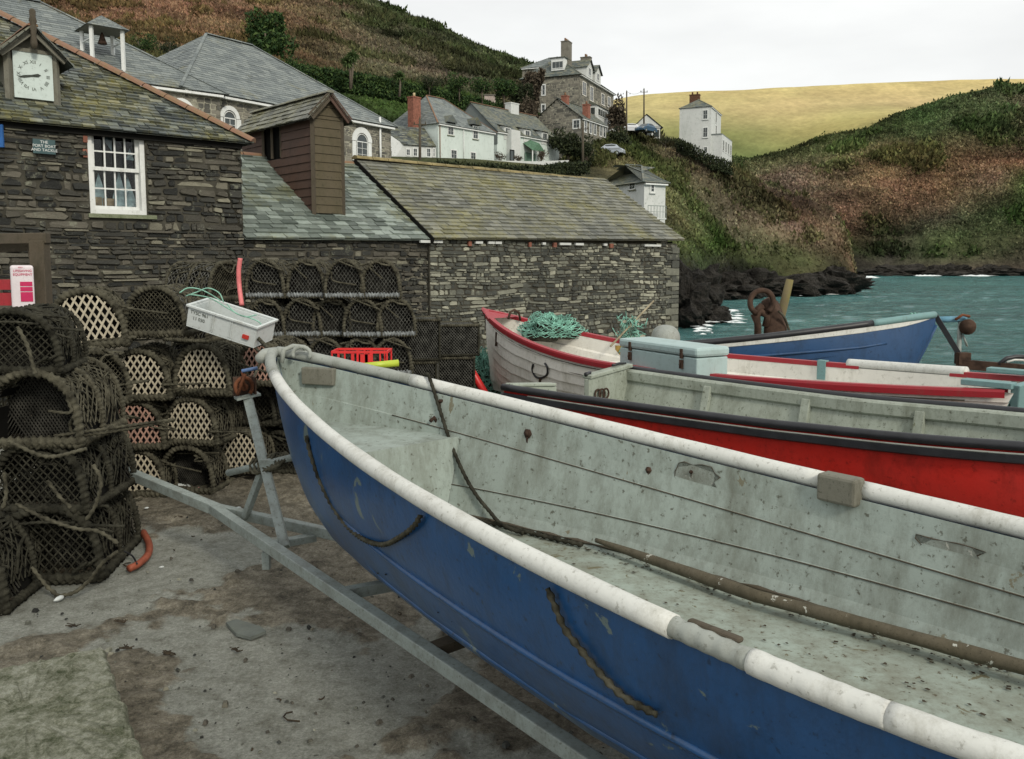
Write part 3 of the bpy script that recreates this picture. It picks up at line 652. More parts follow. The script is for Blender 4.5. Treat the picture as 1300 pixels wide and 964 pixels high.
curt=m_plain('pale_curtain_cloth',(.36,.47,.50),.9,.3,9); paper=m_plain('blue_paper',(.12,.25,.42),.9,.5,25); box=m_plain('tan_box',(.30,.22,.13),.9,.3,9)
mb=MB(); k=(s1-s0)/73
def tri(a,b,c_,d,o,m): mb.add([WC.at(s0+a*ww,z0+b*wh,o),WC.at(s0+c_*ww,z0+b*wh,o),WC.at(s0+(a+c_)/2*ww,z0+d*wh,o),WC.at(s0+a*ww,z0+b*wh,o-.02),WC.at(s0+c_*ww,z0+b*wh,o-.02),WC.at(s0+(a+c_)/2*ww,z0+d*wh,o-.02)],[(0,1,2),(5,4,3),(0,3,4,1),(1,4,5,2),(2,5,3,0)],m)
tri(.08,.1,.42,.48,-.22,curt); tri(.45,.1,.78,.52,-.24,curt); tri(.62,.1,.95,.46,-.27,curt); tri(.06,.1,.2,.36,-.2,paper)
bx(WC,s0+.3*ww,s0+.5*ww,z0+.08*wh,z0+.19*wh,-.26,-.2,box); bx(WC,s0+.1*ww,s0+.28*ww,z0+.08*wh,z0+.2*wh,-.25,-.2,box)
mb.add([WC.at(s0+.28*ww,z0+.95*wh,-.23),WC.at(s0+.52*ww,z0+.95*wh,-.23),WC.at(s0+.5*ww,z0+.75*wh,-.23)],[(0,1,2)],curt)
tri(.76,.66,.9,.80,-.24,curt); mb.build('window_display',sash)
mb=MB(); bx(WC,s0+.075,s1-.075,z0+.075,z1-.075,-.142,-.14,None)
gm=bpy.data.materials.new('clear_pane'); gm.use_nodes=True; gb=gm.node_tree.nodes['Principled BSDF']; gb.inputs['Transmission Weight'].default_value=1; gb.inputs['Roughness'].default_value=.02; gb.inputs['IOR'].default_value=1.3; gb.inputs['Base Color'].default_value=(.9,.95,.95,1)
mb.mats=[gm]; mb.build('pane',sash)
# bricks beside the window
mb=MB()
for a,b,c,d in((105,111,173,181),(105,111,190,200)):
    mb=MB(); p,q=WC.px(a,d); r_,u_=WC.px(b,c); mb.obox(WC.at(p,q,0),WC.D*(r_-p-.01),WC.N*.035,UP*(u_-q),M['brick']); mb.build('brick_patch',ch)
# clock gable: box set into the roof
of=-.32; a0,b0=WC.px(12,128,of); a1,b1=WC.px(73,131,of); ax_,zt=WC.px(43.6,40,of); _,ze=WC.px(73,70,of); zb=b1-.1
cg=MB(); t=.02
dep=2.2
cg.obox(WC.at(a0,zb,of-.03),WC.D*.06,-WC.N*dep,UP*(ze-zb),M['wood_grey'])
cg.obox(WC.at(a1-.06,zb,of-.03),WC.D*.06,-WC.N*dep,UP*(ze-zb),M['wood_grey'])
V=[WC.at(a0,zb,of-.05),WC.at(a1,zb,of-.05),WC.at(a1,ze,of-.05),WC.at((a0+a1)/2,zt-.05,of-.05),WC.at(a0,ze,of-.05)]
cg.add(V,[(0,1,2,3,4)],M['wood_grey'])
am=(a0+a1)/2
cgo=cg.build('clock_gable',ch)
mb=MB(); 
def bar3(a,b,o,w=.07,h=.05,m=M['wood_grey']): mb.bar(WC.at(a[0],a[1],o),WC.at(b[0],b[1],o),w,h,m)
bar3((a0,zb),(a0,ze),of-.01,.07,.07); bar3((a1,zb),(a1,ze),of-.01,.07,.07); bar3((a0,zb+.02),(a1,zb+.02),of-.01,.07,.06); bar3((a0,ze),(a1,ze),of-.012,.07,.05)
for sg,e in((-1,a0-.12),(1,a1+.12)): mb.bar(WC.at(e,ze-.1,of+.1),WC.at(am,zt,of+.1),.05,.11,M['wood_grey'])
mb.build('gable_frame',cgo)
mb=MB(); fz,tz=.03,.012
for e in (a0-.2,a1+.2):
    L=[WC.at(e,ze-.16,of+.18),WC.at(e,ze-.16,of-dep),WC.at(am,zt+.05,of-dep),WC.at(am,zt+.05,of+.18)]
    if e>am: slates(mb,L[0],L[1],L[2],L[3],M['slate_moss'],.2,.13,.02)
    else: slates(mb,L[1],L[0],L[3],L[2],M['slate_moss'],.2,.13,.02)
ridge(mb,WC.at(am,zt+.06,of+.15),WC.at(am,zt+.06,of-dep),M['hip_tile'],.06,.3); mb.build('gable_roof',cgo)
mb=MB()
f0=WC.at(am,0,of+.16)
prof=[(zt-.28,.035),(zt-.2,.05),(zt-.1,.035),(zt+.02,.05),(zt+.05,.03),(zt+.1,.055),(zt+.16,.04),(zt+.24,.045),(zt+.27,.02)]
mb.tube([Vector((f0.x,f0.y,z)) for z,_ in prof],.04,M['wood_dark'],8,rf=lambda i,t:prof[i][1]); mb.build('finial',cgo)
# dial
q0,w0=WC.px(19,123,of+.02); q1,w1=WC.px(66,70,of+.02); mb=MB(); mb.obox(WC.at(q0,w0,of-.02),WC.D*(q1-q0),WC.N*.03,UP*(w1-w0),M['clock'])
dial=mb.build('clock_face',cgo); cx_,cz_=(q0+q1)/2,(w0+w1)/2; RR=min(q1-q0,w1-w0)*.43
mb=MB()
for i,s in enumerate(['XII','I','II','III','IIII','V','VI','VII','VIII','IX','X','XI']):
    an=math.radians(90-30*i); c=WC.at(cx_+math.cos(an)*RR*.86,cz_+math.sin(an)*RR*.86,of+.012)
    o=text_mesh('numeral',s,RR*.30,c,WC.D*math.cos(an-math.pi/2)+UP*math.sin(an-math.pi/2),-WC.D*math.sin(an-math.pi/2)+UP*math.cos(an-math.pi/2),M['clock_mark'],dial,.003)
def hand(ang,L,wd,nm,o):
    mb=MB(); an=math.radians(90-ang); u=WC.D*math.cos(an)+UP*math.sin(an); v=WC.D*-math.sin(an)+UP*math.cos(an); c=WC.at(cx_,cz_,of+o)
    mb.add([c-u*L*.2-v*wd*.6,c-u*L*.2+v*wd*.6,c+u*L*.6+v*wd,c+u*L,c+u*L*.6-v*wd],[(0,1,2,3,4),(4,3,2,1,0)],M['clock_mark']); mb.build(nm,dial)
hand(258,RR*.98,.018,'minute_hand',.018); hand(80,RR*.45,.022,'hour_hand',.022)
# plaque
wp=WC.px(42,194.5,.06); wq=WC.px(69.5,178.5,.06); mb=MB(); mb.obox(WC.at(wp[0],wp[1],.055),WC.D*(wq[0]-wp[0]),WC.N*.02,UP*(wq[1]-wp[1]),M['plaque'])
pl=mb.build('plaque'); tag(pl,'small teal plaque with white lettering on the stone wall left of the sash window','sign')
pc=((wp[0]+wq[0])/2,(wp[1]+wq[1])/2)
for i,s in enumerate(['THE','PORT BOAT','AND TACKLE']): text_mesh('lettering',s,.055,WC.at(pc[0],pc[1]+.06-.055*i,.077),WC.D,UP,M['white'],pl,.001)
# ---- low building with boarded hoist tower, then the long store
def eave(x,y): 
    a,z=WC.px(x,y); return a,z
s2,ez2=WC.px(545,304); s3,ez3=WC.px(860,305.5); ez1=2.66
lb=empty('net_loft',(WC.at(1,0).x,WC.at(1,0).y,0),'low stone building with pale green slate roof behind the stacked pots','building')
mb=MB(); WL=Wall(WC.at(0,0,-.08),DIR); stone_wall(mb,WL,.02,s2+.02,-.5,ez1,M['stone'],M['mortar'],(),.075,.26,.04)
stone_wall(mb,WL,s2-.9,s2-.02,.4,ez1-.5,M['stone'],M['mortar'],(),.07,.2,.06,thick=.001); mb.build('wall',lb)
hw=2.6; RZ=4.42
mb=MB(); A=WL.at(.02,ez1,.14); B=WL.at(s2,ez1+.04,.14); C=WL.at(s2,RZ-.06,-hw); Dd=WL.at(.02,RZ-.06,-hw)
slates(mb,A,B,C,Dd,M['slate_green'],.24,.15,.022,.7); slates(mb,WL.at(s2,ez1,-2*hw),WL.at(.02,ez1,-2*hw),Dd,C,M['slate_green'],.3,.2)
ridge(mb,Dd,C,M['hip_tile'],.09,.4); mb.build('roof',lb)
ls=empty('stone_store',(WC.at(s2+2,0).x,WC.at(s2+2,0).y,0),'long pale rubble stone store with lichened slate roof behind the white boat','building')
mb=MB(); stone_wall(mb,WC,s2,s3,-1.6,ez2,M['stone_pale'],M['mortar'],(),.075,.23,.035,thick=.45)
Wg=Wall(WC.at(s3,0),BK_); stone_wall(mb,Wg,0.02,2*hw,-2.2,ez2+1.7,M['stone_pale'],M['mortar_pale'],(),.1,.3,.04,top=lambda s:ez2+ (hw-abs(s-hw))*.62)
# long corner stones
z=-1.5; k=0
while z<ez2-.2:
    h=random.uniform(.09,.2); L=.5 if k%2 else .26; mb.obox(WC.at(s3-L,z,.0),WC.D*(L+.03),WC.N*.05,UP*(h-.02),M['stone_pale']); z+=h;k+=1
mb.build('wall',ls)
mb=MB(); A=WC.at(s2-.02,ez2+.02,.15); B=WC.at(s3+.12,ez3+.02,.15); C=WC.at(s3+.12,RZ+.03,-hw); Dd=WC.at(s2-.02,RZ+.03,-hw)
slates(mb,A,B,C,Dd,M['slate_yel'],.26,.15,.024,.4); slates(mb,WC.at(s3+.12,ez2,-2*hw),WC.at(s2,ez2,-2*hw),Dd,C,M['slate_yel'],.3,.2)
mb.bar(A-UP*.05,Dd-UP*.05,.03,.12,M['dark'])
rf=mb.build('roof',ls)
mb=MB(); ridge(mb,Dd+UP*.03,C+UP*.03,m_plain('lichened_ridge_tile',(.2,.165,.08),.9,.5,4),.1,.4); mb.build('ridge_tiles',rf)
# pale packing stones and brick bits under the eave
mb=MB()
for x0,x1 in((531,545),(548,559),(601,610),(617,625),(626,634),(686,690),(708,722),(728,738),(764,768),(816,836)):
    a,_=WC.px(x0,307); b,_=WC.px(x1,307); mb=MB(); mb.obox(WC.at(a,ez2-.07,.03),WC.D*(b-a),WC.N*.05,UP*.05,M['white_wall']); mb.build('packing_stone',ls)
for x0,x1 in((592,596),(669,672),(700,704),(772,776)):
    a,_=WC.px(x0,309); b,_=WC.px(x1,309); mb=MB(); mb.obox(WC.at(a,ez2-.12,.03),WC.D*(b-a),WC.N*.045,UP*.1,M['brick']); mb.build('packing_brick',ls)
# ---- boarded hoist tower standing on the low roof
n_roof=(WL.D).cross(WL.at(0,RZ,-hw)-WL.at(0,ez1,.14)).normalized(); 
T0=Pp(399,273,WL.at(0,ez1,.14),n_roof); sT,zT=WC.px(399,273,(T0-WC.P).dot(WC.N)); offT=(T0-WC.P).dot(WC.N)
WT=Wall(WC.at(0,0,offT),DIR); sT=(T0-WT.P).dot(DIR); zB=T0.z
e1,_=WT.px(436,274); _,zE=WT.px(399,146); am=(sT+e1)/2; _,zA=WT.px((399+436)/2+1,124)
WT2=Wall(WT.at(sT,0),-BK_); # left side plane, outward normal to the left/front
l1=None
for k in np.linspace(.3,6,200):
    q=WT.at(sT,zE,-k); d=q.y*math.cos(PITCH)-(q.z-HC)*math.sin(PITCH)
    if 650+F*q.x/d<=308: l1=k; break
l1=l1 or 3.2
tw=empty('hoist_tower',(T0.x,T0.y,zB-.3),'tall narrow boarded tower of brown planks on the low slate roof','tower')
mb=MB(); bh=.155; z=zB-.9; i=0
while z<zE-.01:
    h=min(bh,zE-z); g=.006; tl=.012
    V=lambda s,zz,o:WT.at(s,zz,o)
    if z>zB-.05:
        mb.add([WT.at(sT+.03,z+g,.022),WT.at(e1-.03,z+g,.022),WT.at(e1-.03,z+h,.008),WT.at(sT+.03,z+h,.008),WT.at(sT+.03,z+g,-.01),WT.at(e1-.03,z+g,-.01)],[(0,1,2,3),(4,5,1,0)],M['wood_olive'])
    segs=[(0,l1)]
    if zE-.62<z+h*.5<zE-.12: segs=[(0,l1*.42),(l1*.68,l1)]
    for a,b in segs:
        P0=WT.at(sT,z,-a-.02); P1=WT.at(sT,z,-b); o=-WT.D
        mb.add([P0+UP*g+o*.022,P1+UP*g+o*.022,P1+UP*h+o*.008,P0+UP*h+o*.008,P0+UP*g-o*.01,P1+UP*g-o*.01],[(0,1,2,3),(4,5,1,0)],M['wood_brown'])
    z+=h
z=zE
while z<zA-.02:
    h=min(bh,zA-z); k0=1-(z-zE)/(zA-zE); k1=1-(z+h-zE)/(zA-zE); hf=(e1-sT)/2
    mb.add([WT.at(am-hf*k0,z+.006,.022),WT.at(am+hf*k0,z+.006,.022),WT.at(am+hf*k1,z+h,.008),WT.at(am-hf*k1,z+h,.008)],[(0,1,2,3)],M['wood_olive']); z+=h
mb.build('board_cladding',tw)
mb=MB(); mb.obox(WT.at(sT+.05,zB-.9,-.03),WT.D*(e1-sT-.06),-WT.N*(l1-.05),UP*(zE-zB+.85),M['dark'])
mb.build('tower_core',tw)
mb=MB()
for s,m in((sT,M['wood_dark']),(e1,M['wood_dark'])): m2=MB(); m2.bar(WT.at(s,zB-.02,0),WT.at(s,zE,0),.07,.07,m); m2.build('corner_post',tw)
mb.bar(WT.at(sT-.1,zE-.06,.12),WT.at(am,zA+.02,.12),.04,.13,M['wood_dark']); mb.build('barge_board',tw); mb=MB(); mb.bar(WT.at(e1+.1,zE-.06,.12),WT.at(am,zA+.02,.12),.04,.13,M['wood_brown'])
mb.build('barge_board',tw)
for k in (.42,.55,.68): mb=MB(); mb.bar(WT.at(sT,zE-.66,-l1*k),WT.at(sT,zE,-l1*k),.05,.05,M['wood_dark']); mb.build('opening_stud',tw)
mb=MB(); L=[WT.at(sT-.18,zE-.1,.16),WT.at(sT-.18,zE-.1,-l1-.15),WT.at(am,zA+.06,-l1-.15),WT.at(am,zA+.06,.16)]
slates(mb,L[1],L[0],L[3],L[2],M['slate_yel'],.22,.14,.02,.5)
L=[WT.at(e1+.15,zE-.1,.16),WT.at(e1+.15,zE-.1,-l1-.15),WT.at(am,zA+.06,-l1-.15),WT.at(am,zA+.06,.16)]
slates(mb,L[0],L[1],L[2],L[3],M['slate_dark'],.22,.14,.02,.5); ridge(mb,WT.at(am,zA+.08,.16),WT.at(am,zA+.08,-l1-.15),M['slate_yel'],.07,.35)
mb.build('roof',tw)
# ---- generic hipped or gabled house from its front corner
def house(name,label,cat,FL,FR,depth,base,rise,m_wall,m_roof,hipL=True,hipR=True,stone=None,over=.15,tile=.35,rt=M['slate_moss'],group=None,chs=.25,mort=None):
    """FL,FR: eave corners of the front wall (world). returns (root, front wall, left side wall)"""
    FL,FR=Vector(FL),Vector(FR); D=(FR-FL); D.z=0; w_=D.length; D.normalize(); ez=(FL.z+FR.z)/2
    W=Wall(FL,D); root=empty(name,(FL.x,FL.y,base),label,cat,group); mb=MB()
    Wl=Wall(W.at(0,0,-depth),-Vector((-D.y,D.x,0)))           # left side, seen from the front-left: s runs from back to front
    Wr=Wall(W.at(w_,0,0),Vector((-D.y,D.x,0)))
    gl=(lambda s:ez+(depth/2-abs(s-depth/2))*rise/(depth/2))
    if stone:
        mo=mort or M['mortar_pale']; stone_wall(mb,W,0,w_,base,ez,stone,mo,(),chs,chs*2,.02,thick=.2)
        stone_wall(mb,Wl,0,depth,base,ez if hipL else ez+rise,stone,mo,(),chs,chs*2,.02,top=None if hipL else gl,thick=.2)
        stone_wall(mb,Wr,0,depth,base,ez if hipR else ez+rise,stone,mo,(),chs*1.3,chs*3,.02,top=None if hipR else gl,thick=.2)
    else:
        c=[W.at(0,base),W.at(w_,base),W.at(w_,base,-depth),W.at(0,base,-depth)]; d=[W.at(0,ez),W.at(w_,ez),W.at(w_,ez,-depth),W.at(0,ez,-depth)]
        mb.add(c+d,[(0,1,5,4),(1,2,6,5),(2,3,7,6),(3,0,4,7),(4,5,6,7)],m_wall)
        if not hipL: mb.add([d[3],d[0],W.at(0,ez+rise,-depth/2)],[(0,1,2)],m_wall)
        if not hipR: mb.add([d[1],d[2],W.at(w_,ez+rise,-depth/2)],[(0,1,2)],m_wall)
    mb.build('wall',root)
    mb=MB(); o=over; hl=depth/2 if hipL is True else (hipL or -o*.6); hr=depth/2 if hipR is True else (hipR or -o*.6)
    sl_=rise/(depth/2)*o
    a,b,c_,d_=W.at(-o,ez-sl_,o),W.at(w_+o,ez-sl_,o),W.at(w_-hr,ez+rise,-depth/2),W.at(hl,ez+rise,-depth/2)
    e_,f_=W.at(w_+o,ez-sl_,-depth-o),W.at(-o,ez-sl_,-depth-o)
    slates(mb,a,b,c_,d_,m_roof,tile,tile*.6,.02,.3); slates(mb,e_,f_,d_,c_,m_roof,tile*1.5,tile,.02,.3)
    if hipR: slates(mb,b,e_,c_,c_,m_roof,tile,tile*.6,.02,.3); ridge(mb,b+UP*.03,c_+UP*.05,rt,.07,.6)
    if hipL: slates(mb,f_,a,d_,d_,m_roof,tile,tile*.6,.02,.3); ridge(mb,a+UP*.03,d_+UP*.05,rt,.07,.6)
    ridge(mb,d_+UP*.05,c_+UP*.05,rt,.1,.6)
    # fascia and gutter along the front
    mb.obox(W.at(-.05,ez-sl_-.16,.02),W.D*(w_+.1),W.N*(o-.03),UP*.1,M['white'])
    mb.build('roof',root)
    W.w=w_; W.ez=ez; Wl.w=depth; return root,W,Wl
def chimney(parent,P,w,d,h,m,D=DIR,pots=1,pm=None,name='chimney'):
    mb=MB(); W=Wall(P,D); z=P[2]; mb.obox(W.at(-w/2,z,d/2),W.D*w,-W.N*d,UP*h,m); mb.obox(W.at(-w/2-.05,z+h,d/2+.05),W.D*(w+.1),-W.N*(d+.1),UP*.12,m)
    for i in range(pots):
        q=W.at((i-(pots-1)/2)*w/max(1,pots),z+h+.12); mb.tube([q,q+UP*.35,q+UP*.4],.13,pm or M['hip_tile'],8)
    return mb.build(name,parent)
# ---- old schoolhouse, two ranges
cA=PY(279,114.5,40); LA=9.5
root,W,Wl=house('schoolhouse','old stone schoolhouse with belfry and grey slate roof above the clock house','school',cA-DIR*16,cA,11.4,5.5,3.9,None,M['slate_far'],True,True,M['stone_far'],.3,.4,chs=.2,mort=M['mortar_pale'],rt=M['slate_far'])
sch=root
def arch(parent,W,x,ysp,r_o,r_i,ybot,wall=True,name='window'):
    """white arched surround with the arched sash inside it"""
    s,z=W.px(x,ysp); k=(W.px(x+1,ysp)[0]-s); ro=r_o*k; ri=r_i*k; zb=W.px(x,ybot)[1]
    mb=MB(); n=14; V=[]
    for o in(.0,.07):
        for t in np.linspace(0,math.pi,n+1): V+= [W.at(s+ro*math.cos(t),z+ro*math.sin(t),o),W.at(s+ri*math.cos(t),z+ri*math.sin(t),o)]
    N=2*(n+1); fs=[]
    for i in range(n):
        a=2*i; fs+=[(N+a,N+a+1,N+a+3,N+a+2),(a,a+2,N+a+2,N+a),(a+1,N+a+1,N+a+3,a+3)]
    fs+=[(0,N,N+1,1),(2*n,2*n+1,N+2*n+1,N+2*n)]
    mb.add(V,fs,M['white']); 
    if wall: mb.obox(W.at(s-ri-.28,zb,.0),W.D*.26,W.N*.05,UP*(z-zb-.02),M['white']); mb.obox(W.at(s+ri+.02,zb,.0),W.D*.26,W.N*.05,UP*(z-zb-.02),M['white'])
    sr=mb.build('arched_surround',parent)
    window(parent,W,s,(zb+z)/2,2*ri*.95,z-zb,2,3,off=.012,arch=True)
arch(sch,W,230,142,16.5,12.5,165)
mb=MB()
# belfry
pr=W.at(W.w-11.4/2,W.ez+3.9,-5.7); nA=W.D.cross(W.at(0,W.ez+3.9,-5.7)-W.at(0,W.ez,0)).normalized()
bc=Pp(131,77,W.at(0,W.ez,0),nA); zb_=bc.z-.5; hz=[]
for a in(-.62,.62):
    for b in(-.62,.62):
        q=bc+W.D*a-W.N*b*-1; mb.bar((q.x,q.y,zb_-.3),(q.x,q.y,bc.z+1.25),.13,.13,M['white'])
for a in(-.62,.62):
    q0=bc+W.D*a+W.N*.62+UP*.75; q1=bc+W.D*a-W.N*.62+UP*.75; mb.bar(q0,q1,.05,.05,M['white'])
bel=mb.build('belfry',sch)
mb=MB(); e=.85; cs=[bc+W.D*a+W.N*b+UP*1.22 for a,b in((-e,e),(e,e),(e,-e),(-e,-e))]; ap=bc+UP*1.85
for i in range(4): slates(mb,cs[i],cs[(i+1)%4],ap,ap,M['slate_far'],.2,.14,.015)
mb.add(cs,[(0,1,2,3)],M['wood_grey']); mb.build('belfry_roof',bel)
mb=MB(); mb.tube([bc+UP*z for z in(1.15,1.0,.9,.75,.68)],.1,M['rust_dark'],10,rf=lambda i,t:(.03,.09,.12,.17,.2)[i]); mb.build('bell',bel)
cB=PY(496,156.5,50); dB=Vector((.78,1,0)).normalized()
aB=PY(280,117,50*173/213.5); aB.z=cB.z; 
root,W,Wl=house('school_hall','stone school hall with arched white windows behind the brown boarded tower','school',aB-(cB-aB).normalized()*2,cB,10.5,6.,3.9,None,M['slate_far'],True,True,M['stone_far'],.3,.4,chs=.2,mort=M['mortar_pale'],rt=M['slate_far'])
arch(root,W,459,180,12.5,7.5,205); arch(root,W,291,150,12.5,8,175)
mb=MB(); s,z=W.px(481,170); mb.tube([W.at(s,6,.1),W.at(s,z+.9,.1)],.06,M['white'],8); mb.build('downpipe',root)
# ---- white cottages
def H(x,y,Y): return PY(x,y,Y)
def pair(x0,y0,Y0,x1,y1):
    a=PY(x0,y0,Y0); b=Pz(x1,y1,a.z); return a,b
a,b=pair(556,154,87.5,627,166.5)
root,W,Wl=house('white_cottage','white cottage with grey hipped roof and tall red brick chimney','house',a,b,7.5,11.2,3.2,M['white_wall2'],M['slate_far'],2.2,True,None,.25,.4,M['hip_tile'])
for r in((568,576,157,172),(600,607,160,177)): winpx(root,W,*r,2,3,sill=M['moss_conc'],fw=.09)
for r in((572,580,190,202),(597,604,193,203)): winpx(root,W,*r,2,2,sill=M['moss_conc'],fw=.09)
mb=MB()
for x in (572,603.5):
    s,z=W.px(x,156 if x<590 else 159); 
    mb.add([W.at(s-.75,z,.3),W.at(s+.75,z,.3),W.at(s,z+.75,.3),W.at(s-.75,z,-1.3),W.at(s+.75,z,-1.3),W.at(s,z+.75,-1.6)],[(0,2,5,3),(1,4,5,2),(0,1,2)],M['slate_dark'])
mb.build('dormer_roof',root)
mb=MB(); s,z=W.px(588,180); mb.tube([W.at(s,11.5,.08),W.at(s,W.ez-.1,.08)],.05,M['white'],6); mb.build('downpipe',root); mb=MB(); s,_=W.px(558,180); mb.tube([W.at(s,11.5,.08),W.at(s,W.ez-.1,.08)],.05,M['hip_tile'],6); mb.build('downpipe',root)
s,z=Wl.px(512,160); window(root,Wl,s,W.ez-.65,1.3,.9,3,1,fw=.08)
p=PY(526,150,89); chimney(root,(p.x,p.y,13.5),1.05,.8,PY(526,125,89).z-13.5,M['brick'],W.D,1,m_plain('cream_pot',(.5,.42,.25),.8,.2,4))
# lean-to wing at the left
a1=Wl.px(506,170)[0]
wg=MB(); o=3.2
pW=PY(553,186,85.0); WW=Wall(PY(513,186,84),(PY(553,186,85.6)-PY(513,186,84))); lw=(PY(553,186,85.6)-PY(513,186,84)).length; ez_=PY(553,185.5,85).z
wg.obox(WW.at(0,11.2,0),WW.D*lw,-WW.N*3.4,UP*(ez_-11.2),M['white_wall'])
wg.add([WW.at(-1.5,11.2,-.0),WW.at(0,11.2,.0),WW.at(0,ez_,.0),WW.at(-1.5,PY(500,166,85).z,-1.6),WW.at(-1.5,11.2,-3.4),WW.at(0,11.2,-3.4)],[(0,1,2,3),(0,3,4),(3,2,5,4)],M['white_wall'])
wgo=wg.build('side_wing',root)
mb=MB(); slates(mb,WW.at(-.1,ez_,.2),WW.at(lw,ez_,.2),WW.at(lw+.3,PY(553,165,88).z,-3.4),WW.at(-1.6,PY(500,164,88).z+.2,-3.4),M['slate_dark'],.4,.25); mb.build('wing_roof',wgo)
for r in((515,521,189,198),(524,530,188,199)): winpx(root,WW,*r,2,2,fw=.08,off=.01)
for r in((541,547,188,200),(549,552.5,188,200)): winpx(root,WW,*r,2,2,fw=.08,off=.01)
# second cottage
a,b=pair(631,164.5,97,710,179)
root,W,Wl=house('white_cottage','long white cottage with three small dormers and a green porch','house',a,b,7.5,11.6,3.3,M['white_wall2'],M['slate_moss'],False,False,None,.25,.4,M['hip_tile'])
mb=MB(); mb.add([Wl.at(-.1,W.ez-1.6,.03),Wl.at(7.6,W.ez-1.6,.03),Wl.at(7.6,W.ez,.03),Wl.at(3.75,W.ez+3.3,.03),Wl.at(-.1,W.ez,.03)],[(0,1,2,3,4)],M['slate_far']); mb.build('slate_hanging',root)
for i,x in enumerate((644,669,691)):
    s,z=W.px(x,163+i*3.3+2); mb=MB(); w_=.62
    mb.obox(W.at(s-w_,z-1.1,.05),W.D*2*w_,-W.N*1.6,UP*1.5,M['white_wall']); dm=mb.build('dormer',root)
    mb=MB(); slates(mb,W.at(s-w_-.15,z+.35,.25),W.at(s+w_+.15,z+.35,.25),W.at(s+w_+.3,z+1.0,-2.6),W.at(s-w_-.3,z+1.0,-2.6),M['slate_dark'],.3,.2); mb.build('dormer_roof',dm)
    window(root,W,s,z-.15,.9,.75,2,1,off=.06,fw=.07)
mb=MB(); s,z=W.px(648.5,165); k=(W.px(649.5,165)[0]-s); mb.obox(W.at(s-5.5*k,11.6,.0),W.D*11.5*k,W.N*.7,UP*(W.px(648,166)[1]-11.6),M['white_wall']); by=mb.build('bay',root)
s,z=W.px(686,195); window(root,W,s,z,.9,1.0,2,2,off=.01,fw=.08); s,z=W.px(643.5,195); window(root,W,s,z-.5,.8,1.7,1,1,off=.72,fw=.1,fm=M['dark'])
s,z=W.px(667,178); window(root,W,s,z,.7,.8,2,2,off=.01,fw=.06)
chimney(root,W.at(W.px(682,150)[0],W.ez+2.2,-3.75),1.5,.9,1.9,M['white_wall'],W.D,0)
mb=MB(); s0_,z=W.px(664,192); s1_=W.px(680,192)[0]; mb.add([W.at(s0_,z,1.4),W.at(s1_,z,1.4),W.at(s1_,z+.9,0),W.at(s0_,z+.9,0),W.at((s0_+s1_)/2,z+.9,1.4),W.at((s0_+s1_)/2,z+1.4,0)],[(0,4,5,3),(4,1,2,5),(0,1,4)],m_plain('green_porch_roof',(.08,.16,.10),.7,.3,4))
for s in(s0_+.1,s1_-.1): mb.bar(W.at(s,11.6,1.3),W.at(s,z,1.3),.12,.12,M['white'])
mb.obox(W.at(s0_+.2,11.6,.1),W.D*(s1_-s0_-.4),W.N*.05,UP*(z-11.7),m_plain('green_porch_door',(.12,.2,.15),.7,.3,4)); mb.build('porch',root)
# white garden wall in front of both
mb=MB(); pts=[(470,204,212,80),(525,203,213,81),(560,202,214,82),(632,204,216,88),(680,205,216.5,92),(722,203.5,208,96)]
for (x0,y0,b0,Y0),(x1,y1,b1,Y1) in zip(pts,pts[1:]):
    a=PY(x0,y0,Y0); b=PY(x1,y1,Y1); c=PY(x0,b0+4,Y0); d=PY(x1,b1+4,Y1); t=Vector((0,.35,0)); mb.add([a,b,d,c,a+t,b+t,d+t,c+t],[(0,3,2,1),(0,1,5,4),(4,5,6,7),(1,2,6,5),(0,4,7,3)],M['white_wall'])
tag(mb.build('garden_wall'),'long white garden wall in front of the two white cottages','wall')
# ---- tall stone villa with annex
a,b=pair(736,92.5,122,779,118.5)
root,W,Wl=house('stone_villa','tall grey stone villa with big chimney and gabled dormers on the hillside','house',a,b,8.6,15,3.0,None,M['slate_moss'],2.6,2.5,M['stone_far'],.35,.45,chs=.3)
vil=root
for r in((739,744,104,122),(748.5,753,110,129),(763,767.3,119,134),(771,775,123,137)): winpx(root,W,*r,2,3,off=.025,fw=.1,fm=M['cream'])
for r in((687.5,693,107,122),(687,693,132,143)): winpx(root,Wl,*r,1,2,off=.025,fw=.16)
for i,(x0,x1,y0,y1) in enumerate(((748,763,134,151),(765,777,144,158))):
    s0_=W.px(x0,y0)[0]; s1_=W.px(x1,y0)[0]; zt_=W.px(x0,y0)[1]; zb_=W.px(x0,y1)[1]; mb=MB(); mb.obox(W.at(s0_,zb_-1.5,0),W.D*(s1_-s0_),W.N*1.1,UP*(zt_-zb_+1.5),M['white_wall'])
    bw=mb.build('bay_window',root); mb=MB(); mb.add([W.at(s0_-.15,zt_,1.3),W.at(s1_+.15,zt_,1.3),W.at(s1_+.15,zt_+.7,0),W.at(s0_-.15,zt_+.7,0),W.at(s0_-.15,zt_,0),W.at(s1_+.15,zt_,0)],[(0,1,2,3),(0,3,4),(1,5,2),(0,4,5,1)],M['slate_dark']); mb.build('bay_roof',bw)
    window(root,W,(s0_+s1_)/2,(zt_+zb_)/2+.1,(s1_-s0_)*.8,(zt_-zb_)*.6,4,1,off=1.105,fw=.1)
    wl2=Wall(W.at(s0_,0,0),W.N); window(root,wl2,.55,(zt_+zb_)/2+.1,.8,(zt_-zb_)*.6,1,1,off=.0,fw=.08)
